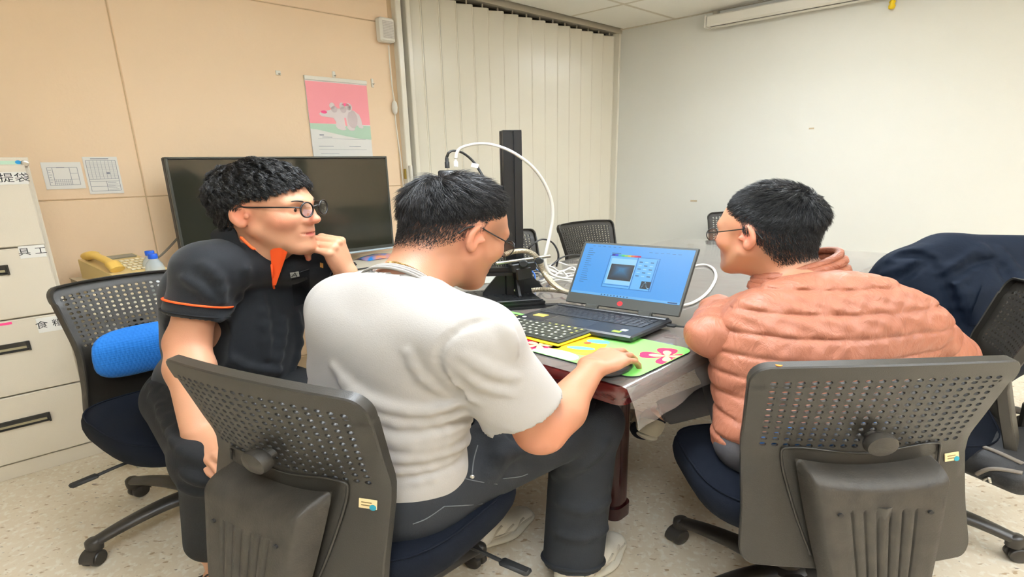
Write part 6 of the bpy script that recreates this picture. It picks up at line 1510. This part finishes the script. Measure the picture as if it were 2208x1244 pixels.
tr = [p for p in (at(518, 510, 1.40), at(530, 522, 1.395), at(543, 534, 1.395), at(552, 538, 1.395))]
mb = MB(); mb.tube(bez(tr, 5), [.0012] + [.0036] * 13 + [.0012] * 2, 6); mb.build('collar_piping', M_orange, pobj, smooth=True)
# placket: orange facing showing in the open front
def patch(S, poly, m, name, par, inn=.0022, n=6, y0=.9, th=None):
    """cloth patch lying on the garment: bilinear quad of pixel corners"""
    (x0, y0_), (x1, y1_), (x2, y2_), (x3, y3_) = poly; G = []
    for i in range(n + 1):
        row = []
        for j in range(n + 1):
            a, b = i / n, j / n; px = (x0 * (1 - a) + x1 * a) * (1 - b) + (x3 * (1 - a) + x2 * a) * b; py = (y0_ * (1 - a) + y1_ * a) * (1 - b) + (y3_ * (1 - a) + y2_ * a) * b
            p = S.trace(px, py, y0=y0); 
            if p is None: return None
            row.append(p - unit(ray(px, py)) * inn)
        G.append(row)
    mb = MB(); mb.grid(G); return mb.build(name, m, par, smooth=True)
_b = po.trace(590, 606, y0=.9); _b = 1.40 if _b is None else _b[1]; _n = pol.trace(600, 548, y0=.9); _t = (_b if _n is None else min(_n[1], _b + .03)) - .012
G = []
for i in range(9):
    a = i / 8; G.append([at(582 + 7 * a + (42 - 36 * a) * b, 537 - 6 * b * (1 - a) + 78 * a, (_t + (_b - .010 - _t) * a) - .010 * math.sin(math.pi * b) * (1 - a)) for b in np.linspace(0, 1, 6)])
mb = MB(); mb.grid(G); mb.build('placket', M_orange, pobj, smooth=True)
tr = on(po, [(580, 540), (586, 575), (589, 610), (591, 622)], .006)
if len(tr) > 1: mb = MB(); mb.tube(bez(tr, 5), .0026, 6); mb.build('placket_edge', M_orange, pobj, smooth=True)
p = on(po, [(593, 542)], .009)
if p: mb = MB(); mb.lathe([(0, 0), (.006, 0), (.005, .002), (0, .0022)], p[0], rotx(math.pi / 2), 12); mb.build('button', M_black, pobj)
pk = patch(po, [(628, 592), (667, 580), (668, 650), (634, 662)], M_polo2, 'chest_pocket', pobj, .002)
if pk:
    tr = on(po, [(628, 592), (648, 587), (667, 580)], .003); mb = MB(); mb.tube(tr, .0016, 5); mb.build('pocket_edge', M_polo, pobj, smooth=True)
    bd_ = patch(po, [(625, 588), (644, 585), (646, 596), (627, 600)], mat('silver_badge', (176, 176, 172), .4), 'badge', pobj, .005, 3)
    tr = on(po, [(629, 597), (636, 588), (640, 596)], .006); mb = MB(); mb.tube(tr, .0012, 5); tr = on(po, [(632, 594), (639, 593)], .006)
    mb.tube(tr, .0009, 5); mb.build('badge_letter', M_black, pobj)
patch(po, [(690, 566), (697, 568), (697, 578), (690, 576)], mat('gold_emblem', (214, 150, 70), .5), 'sleeve_emblem', pobj, .003, 3)

# dark trousers and sandal
M_trL = mat('black_trousers', (11, 13, 17), .9, bump=(200, .0008)); tl_ = SDF(); tl_.ell(lP - A(0, 0, .015), A(.160, .145, .12), Rl, .05)
tl_.ecap(lHR, lKR + A(-.005, 0, 0), .100, .082, lR, 1.0, .95, .05); tl_.ecap(lHL, lKL, .100, .082, lR, 1.0, .95, .05); tl_.cap(lKR, lAR + A(0, 0, .03), .078, .064, .05); tl_.cap(lKL, lAL + A(0, 0, .03), .078, .066, .05)
for pix in ([(330, 850), (370, 900), (420, 930)], [(345, 890), (380, 940), (430, 965)], [(365, 930), (395, 970), (430, 990)], [(325, 830), (350, 835), (380, 850)], [(400, 1020), (430, 1035), (470, 1040)], [(395, 1050), (430, 1060), (465, 1060)]):
    c = ridge(tl_, pix, .007, y0=.9)
    if c is not None: tl_.chain(c[::2], .007, .022)
sdf_obj(tl_, 'trousers', M_trL, .006, person_l, it=2)
mb = MB(); mb.tube(bez([foot + A(-.035, -.02, .006), foot + A(.0, -.03, .040), foot + A(.045, .01, .008)], 6), .008, 8, flat=.4); mb.box(foot + A(.045, -.05, -.024), (.09, .25, .012), rotz(.75), bev=.005); mb.build('sandal', M_black, person_l, smooth=40)
# watch and ring on the raised hand
wax = unit(lWL - lEL); wc = lWL - wax * .030
M_strap = mat('watch_strap', (40, 42, 50), .55); mb = ring(wc, wax, .0350, .0330, .0016, A(1, 0, 0)); mb = MB(); G = []
s1 = unit(A(1, 0, 0) - wax * wax[0]); s2 = np.cross(wax, s1)
for t in np.linspace(0, 2 * math.pi, 41)[:-1]: 
    d = s1 * math.cos(t) * .0360 + s2 * math.sin(t) * .0345; G.append([wc + d * .97 - wax * .011, wc + d * 1.05 - wax * .010, wc + d * 1.05 + wax * .010, wc + d * .97 + wax * .011])
mb.grid(G, closed_u=True); wt = mb.build('watch', M_strap, person_l, smooth=40)
rg1 = CB(lWL, ltips[2][0], .0) ; kn_ = lWL + lkf * .086 * 1.16; t_r = np.cross(lkf, unit(A(.86, -.35, .42) - lkf * (A(.86, -.35, .42) @ lkf))); kn_ = kn_ - t_r * .011 * 1.16
rdir = unit(ltips[2][0] - kn_); mb = ring(kn_ + unit(lkf * .35 - unit(A(.86, -.35, .42)) * .94) * .022, unit(lkf * .3 - unit(A(.86, -.35, .42)) * .95), .0118, .0118, .0016, A(0, 0, 1)); mb.build('finger_ring', mat('ring_gold', (216, 180, 110), .2, 1.0), person_l, smooth=True)
wd = unit(A(.95, -.15, .25) - wax * (A(.95, -.15, .25) @ wax)); Rw = np.array([wax, np.cross(wd, wax), wd]).T
mb = MB(); mb.lathe([(.0175, 0), (.0185, .004), (.0180, .009), (.0150, .010), (0, .0102)], wc + wd * .034, Rw, 24); mb.build('watch_case', M_steel, wt, smooth=40)
mb = MB(); mb.lathe([(0, 0), (.003, 0), (.003, .005), (0, .005)], wc + wd * .039 + wax * .019, Rw @ roty(math.pi / 2), 10); mb.build('crown', M_steel, wt)
# ================================================================== PERSON IN THE SALMON PUFFER JACKET
rN = at(1722, 600, 1.345); rP = A(.615, 1.185, .555); rUP = unit(rN - rP); rF = unit(A(-.12, 1, 0)); rR = A(rF[1], -rF[0], 0); Rr_ = np.array([rR, rF, rUP]).T
rSL = at(1572, 690, 1.36); rSR = at(1968, 702, 1.26); rEL = onz(1542, 722, .830); rER = at(2032, 765, 1.33); rWL = A(.55, 1.62, .81); rWR = A(.78, 1.60, .80)
rC = at(1650, 502, 1.395); rRH = head_frame(A(-.60, .78, -.08), -.03); rSC = 1.03
sal = SDF(); head(sal, rC, rRH, rSC)
sal.cap(rN - A(0, 0, .02), rC + rRH @ A(0, -.038, -.045), .062, .058, .02); sal.cap(rN, rC + rRH @ A(0, .025, -.075), .056, .045, .03)
sal.ell(CB(rP, rN, .60), A(.14, .09, .18), Rr_, .05); sal.ell(CB(rP, rN, .2), A(.13, .09, .17), Rr_, .05)
for (s, e, w) in ((rSL, rEL, rWL), (rSR, rER, rWR)): sal.cap(rN - A(0, 0, .04), s, .04, .04, .05); sal.cap(s, e, .040, .036, .03); sal.cap(e, w, .036, .026, .03)
hand(sal, rWL, A(.75, .60, -.05), A(0, 0, 1), +1, [(.2, .3, .2)] * 4); hand(sal, rWR, A(-.45, .85, -.05), A(0, 0, 1), -1, [(.2, .3, .2)] * 4)
rHR = rP + rR * .09; rHL = rP - rR * .09; rKL = A(.60, 1.66, .56); rKR = A(.80, 1.64, .54); rAX = at(1420, 893, 1.74); rAR = A(.80, 1.72, .10)
sal.cap(rHL, rKL, .07, .05, .05); sal.cap(rHR, rKR, .07, .05, .05); sal.cap(rKL + A(.12, 0, -.06), rAX, .046, .034, .03); sal.cap(rKL, rKL + A(.12, 0, -.06), .05, .05, .03); sal.cap(rKR, rAR, .05, .036, .03); 
skinR = skin_mat('skin_salmon_person')
marks = [(rC + rRH @ A(0, .10, -.06), A(.022, .022, .012), (200, 105, 95), .8), (rC + rRH @ A(-.08, -.01, 0), A(.03, .03, .035), (234, 134, 112), .7), (rC + rRH @ A(-.05, .06, -.03), A(.03, .03, .03), (232, 140, 116), .4), (rC + rRH @ A(0, -.095, -.035), A(.085, .060, .046), (34, 28, 27), .97)]
person_r = sdf_obj(sal, 'person', skinR, .0040, None, A(.6, 1.2, 0), 2, skin_color((192, 138, 108), marks))
tag(person_r, 'seated person in salmon puffer jacket leaning on the table, head turned left', 'person')
M_hairR = hair_material('hair_black_short', (21, 22, 25)); eyes_brows(rC, rRH, rSC, person_r, M_hairR)
spectacles(rC, rRH, rSC, person_r, y0=.114, z0=.000, rw=.0235, rh=.018, thick=.0011, temple_r=.0013)
rCC = rC + rRH @ (A(0, -.018, .045) * rSC); rRAD = A(.079, .101, .087) * rSC
rline = lambda az: np.interp(az, [0, .55, .95, 1.25, 1.60, 1.95, 2.4, 3.15], [.56, .44, .20, .02, -.08, -.50, -.95, -1.2])
rt, nn, q_, az, el, mg = scalp_roots(18000, rCC, rRH, rSC, rline, 19, rRAD)
wh = rCC + rRH @ A(.012, -.082, .062); crown = rt - wh; dist = np.linalg.norm(crown, axis=1); keep = dist > .009; rt, nn, az, mg, crown, dist = rt[keep], nn[keep], az[keep], mg[keep], crown[keep], dist[keep]
crown -= nn * (crown * nn).sum(1)[:, None]; crown /= np.linalg.norm(crown, axis=1)[:, None]; swirl = np.cross(nn, crown) * np.clip(1 - dist / .10, 0, 1)[:, None] * .7
ln = np.interp(mg, [0, .25, .6, 1.2], [.008, .016, .026, .036]) * np.clip(dist / .04, .5, 1)
gg = np.random.default_rng(4); sh_ = 1 + gg.uniform(0, 1, len(rt)) * np.interp(mg, [0, .4, 1.2], [.02, .06, .12])
Vh, Qh = strands(rt, nn, crown + swirl, ln, .00055, 5, rCC, rRH, rRAD * 1.01, curl=.22, lift=.50, seed=8, clump=2500, stiff=.3, curl_f=30, shell=sh_, clump_w=.5)
rlow = lambda az: np.interp(az, [1.75, 2.1, 2.5, 3.15], [.0, -.040, -.080, -.088])
r2, n2, m2, a2 = nape_roots(9000, rC, rRH, rSC, rlow, 5, sal); s2_ = 1.0 + gg.uniform(0, 1, len(r2)) * .08
V2, Q2 = strands(r2, n2, np.repeat((rRH @ A(0, -.3, -.95))[None], len(r2), 0), np.interp(m2, [0, .02, .06], [.005, .012, .020]), .00052, 4, rC + rRH @ A(0, -.034, -.018) * rSC, rRH, A(.067, .070, .092) * rSC, curl=.2, lift=.35, seed=5, shell=s2_)
cV, cQ = hair_cap(rCC, rRH, rRAD * A(1.012, 1.012, 1.02), lambda a: rline(a) + .10)
V_, Q_ = join_quads([(cV, cQ), (Vh, Qh), (V2, Q2)]); mesh_obj('hair', V_, Q_, None, M_hairR, person_r, smooth=True)

# quilted down jacket
M_down = mat('salmon_nylon', (164, 104, 81), .45, spec=.4)
def crinkle(m, scale, dist, stretch):
    nt = m.node_tree; N = nt.nodes; L = nt.links; t = N.new('ShaderNodeTexCoord'); mp = N.new('ShaderNodeMapping'); mp.inputs['Scale'].default_value = stretch; L.new(t.outputs['Object'], mp.inputs[0])
    n = N.new('ShaderNodeTexNoise'); n.inputs['Scale'].default_value = scale; n.inputs['Detail'].default_value = 5; n.inputs['Roughness'].default_value = .6; n.inputs['Distortion'].default_value = 1.2; L.new(mp.outputs[0], n.inputs['Vector'])
    b = N.new('ShaderNodeBump'); b.inputs['Distance'].default_value = dist; L.new(n.outputs[0], b.inputs['Height']); L.new(b.outputs[0], N['Principled BSDF'].inputs['Normal'])
crinkle(M_down, 15, .0060, (1.7, 1.7, .8))
def puff(P0_, ax, per, amp, ph=0.0, rag=None):
    def f(P, acc):
        s = (P - P0_) @ ax
        if rag is not None: s = s + rag(P)
        w = np.abs(np.sin(math.pi * (s / per + ph))); return acc - amp * (np.minimum(1, w * 1.6 + .01) ** .42 - .8)
    return f
jt = SDF()                                                       # torso
jt.ell(CB(rP, rN, .60) + rR * .030, A(.222, .125, .180), Rr_, .05); jt.ell(CB(rP, rN, .74) - rF * .03 + rR * .02, A(.195, .085, .100), Rr_, .05); jt.ell(CB(rP, rN, .33), A(.192, .150, .20), Rr_, .08); jt.ell(CB(rP, rN, .02), A(.198, .165, .13), Rr_, .05)
jt.cap(rN - A(0, 0, .055), rSR, .050, .066, .08); jt.ell(CB(rP, rN, .55) + rR * .10, A(.15, .11, .16), Rr_, .08); jt.cap(rN - A(0, 0, .055), rSL, .050, .066, .05)
jt.func(puff(rN, A(.02, .10, 1.0), .058, .0085, .18, lambda P: .0025 * np.sin(P[:, 0] * 11 + 1) + .0008 * np.sin(P[:, 0] * 61)))
jt.func(lambda P, acc: acc + .0011 * np.sin(P[:, 0] * 85 + 12 * np.sin(P[:, 2] * 13) + P[:, 2] * 60) + .0008 * np.sin(P[:, 0] * 150 - P[:, 2] * 120))
jt.half(rP - A(0, 0, .075), A(0, 0, -1), .01)
ja = SDF()                                                       # sleeves
def sleeve(s, e, w, r0, r1, r2, out):
    ja.ecap(s, e, r0, r1, out, 1.0, 1.0, .03); ja.cap(e, CB(e, w, .9), r1 * .98, r2, .04)
sleeve(rSL, rEL, rWL, .064, .056, .048, rF); sleeve(rSR, rER, rWR, .066, .064, .052, rF)
def sleeve_puff(P, acc):
    out = acc
    tL = (P - rSL) @ unit(rEL - rSL); tR = (P - rSR) @ unit(rER - rSR); left = ((P - rSL) ** 2).sum(1) < ((P - rSR) ** 2).sum(1)
    s = np.where(left, tL, tR); wv = np.abs(np.sin(math.pi * (s / .062 + .3))); return acc - .0075 * (np.minimum(1, wv * 1.6 + .01) ** .42 - .8) + .002 * np.sin(P[:, 0] * 110 + P[:, 2] * 60)
ja.func(sleeve_puff)
V1, Q1 = jt.mesh(.0045); V2, Q2 = ja.mesh(.0045); V_, Q_ = join_quads([(relax(V1, Q1, 1), Q1), (relax(V2, Q2, 1), Q2)])
jac = mesh_obj('puffer_jacket', V_, Q_, None, M_down, person_r, smooth=True)
def seam_line(S, pix, m, r=.0022, inn=-.001, name='seam'):
    tr = [S.trace(*p) for p in pix]; tr = [p - unit(ray(*pp)) * inn for p, pp in zip(tr, pix) if p is not None]
    if len(tr) > 1: mb = MB(); mb.tube(bez(tr, 5), r, 6); return mb.build(name, m, jac, smooth=True)
M_down2 = mat('salmon_nylon_collar', (156, 92, 66), .45); crinkle(M_down2, 24, .008, (1, 1, 2))
rnd = unit(A(-.10, .10, 1)); 
for k, (h, ra, rr) in enumerate(((-.004, .092, .019), (.020, .088, .016), (.040, .086, .014), (.056, .083, .010))):
    mb = ring(rN + rnd * (h - .012) + rF * .012 + rR * .010, unit(rnd + rR * -.10 * k), ra * 1.04, ra * .92, rr, rR, 48, 8); mb.build('collar_roll', M_down2, jac, smooth=True)

# grey trousers, crossed leg, sock and shoe
M_trR = mat('grey_trousers', (84, 82, 86), .85, bump=(220, .0006)); tr_ = SDF(); tr_.ell(rP - A(0, 0, .02), A(.18, .155, .12), Rr_, .05)
tr_.ecap(rHL, rKL, .098, .078, rR, 1, .95, .05); tr_.ecap(rHR, rKR, .098, .078, rR, 1, .95, .05); shin = unit(rAX - (rKL + A(.12, 0, -.06))); tr_.cap(rKL, rKL + A(.12, 0, -.06), .07, .07, .04); tr_.cap(rKL + A(.12, 0, -.06), rAX - shin * .035, .068, .052, .04); tr_.cap(rKR, rAR + A(0, 0, .05), .074, .06, .05)
tr_.cap(rAX - shin * .03, rAX + shin * .1, .044, .05, .003, 's')
sdf_obj(tr_, 'trousers', M_trR, .006, person_r, it=2)
sk = SDF(); sd = unit(A(-.45, -.12, -.88)); sk.cap(rAX + sd * .012 + shin * .01, rAX + sd * .060 + shin * .02, .040, .042, .01); sdf_obj(sk, 'sock', mat('navy_sock', (24, 30, 44), .9), .004, person_r, it=2)
toe = unit(A(-.25, .95, -.10)); hl = rAX + sd * .098 + shin * .012 - toe * .06
shoe(person_r, hl, toe, 'casual_shoe', .27, mat('cream_shoe', (214, 204, 184), .7, bump=(200, .0005)), None, roll=-sd)
hl2 = A(rAR[0], rAR[1], 0) - unit(A(.1, 1, 0)) * .05; shoe(person_r, hl2, A(.1, 1, 0), 'casual_shoe', .27, bpy.data.materials['cream_shoe'])

# ================================================================== NAVY COAT over the chair back, BLACK BAG on the chair at the edge
M_coat = mat('navy_coat_cloth', (8, 20, 36), .75, bump=(300, .0006), spec=.18); crinkle(M_coat, 7, .003, (1, 1, 1))
ct = SDF(); Yc = 1.88
def ca_(px, py, Y): return at(px, py, Y)
ct.cap(ca_(2035, 545, Yc), ca_(2230, 548, Yc), .075, .075, .05); ct.cap(ca_(1950, 585, Yc), ca_(2040, 560, Yc), .075, .08, .06); ct.cap(ca_(1910, 600, Yc + .05), ca_(1960, 570, Yc), .05, .06, .05)
ct.cap(ca_(2090, 640, Yc - .06), ca_(2230, 640, Yc - .06), .14, .14, .10); ct.cap(ca_(1985, 640, Yc - .03), ca_(2060, 680, Yc - .08), .10, .11, .08); ct.cap(ca_(2120, 740, Yc - .12), ca_(2230, 730, Yc - .10), .12, .12, .10); ct.cap(ca_(2050, 730, Yc - .1), ca_(2110, 800, Yc - .1), .09, .08, .08)
for pix, r, k in (([(1990, 535), (2020, 580), (2050, 630), (2075, 680)], .012, .03), ([(2035, 590), (2075, 565), (2115, 535)], .012, .03), ([(2040, 620), (2090, 580), (2130, 548)], .010, .03), ([(2150, 540), (2180, 580), (2205, 620)], .012, .03), ([(1920, 560), (1950, 545), (1985, 540)], .010, .02), ([(1905, 590), (1940, 580), (1975, 560)], .008, .02), ([(2060, 610), (2090, 660), (2120, 720)], .010, .03)):
    c = ridge(ct, pix, r, inn=.75)
    if c is not None: ct.chain(c[::2], r, k * .8)
for pix in ([(2000, 560), (1975, 580), (1945, 600)], [(2010, 560), (2032, 600), (2056, 650)], [(2050, 592), (2085, 572), (2110, 552)], [(2160, 575), (2180, 610), (2200, 650)], [(1935, 552), (1965, 548), (1990, 552)], [(2030, 600), (2050, 650), (2070, 700)], [(2060, 600), (2100, 570), (2140, 560)]):
    c = ridge(ct, pix, .005, inn=-.1)
    if c is not None: ct.chain(c[::2], .010, .016, 's')
co = sdf_obj(ct, 'coat', M_coat, .007, None, A(1.5, 1.85, .7), 2); tag(co, 'navy coat draped over a chair back beside the cream wall', 'coat')
def patch2(S, poly, m, name, par, inn, n=6, y0=.9): return patch(S, poly, m, name, par, inn, n, y0)
patch(ct, [(2120, 612), (2170, 628), (2125, 702), (2086, 700)], M_coat, 'pocket_flap', co, .006, 6, 1.0)
M_bag = mat('black_bag_cloth', (30, 30, 32), .6, bump=(400, .0008)); M_bag2 = mat('bag_grey_trim', (112, 104, 94), .55)
bc_ = at(2190, 1005, 1.26); S = SDF(); Rb = rotz(math.radians(20))
S.box(bc_ + A(.06, .04, 0), A(.17, .10, .040), .035, Rb, .02); S.ell(bc_ + A(.06, .04, .035), A(.15, .09, .030), Rb, .03)
bag = sdf_obj(S, 'shoulder_bag', M_bag, .005, None, bc_, 2); tag(bag, 'black zipped bag lying on the chair at right photo edge', 'bag')
def bagline(pix, r, m, nm):
    tr = [S.trace(*p, y0=.7) for p in pix]; tr = [p - unit(ray(*pp)) * .002 for p, pp in zip(tr, pix) if p is not None]
    if len(tr) > 1: mb = MB(); mb.tube(bez(tr, 6), r, 6); mb.build(nm, m, bag, smooth=True)
bagline([(2106, 1022), (2130, 1012), (2160, 1012), (2205, 1020)], .006, M_bag2, 'zip'); bagline([(2106, 1046), (2140, 1048), (2205, 1058)], .005, M_bag2, 'trim'); bagline([(2110, 960), (2150, 975), (2205, 1000)], .006, M_bag2, 'strap')
bagline([(2120, 1035), (2132, 1030), (2136, 1040)], .004, M_steel, 'zip_pull')
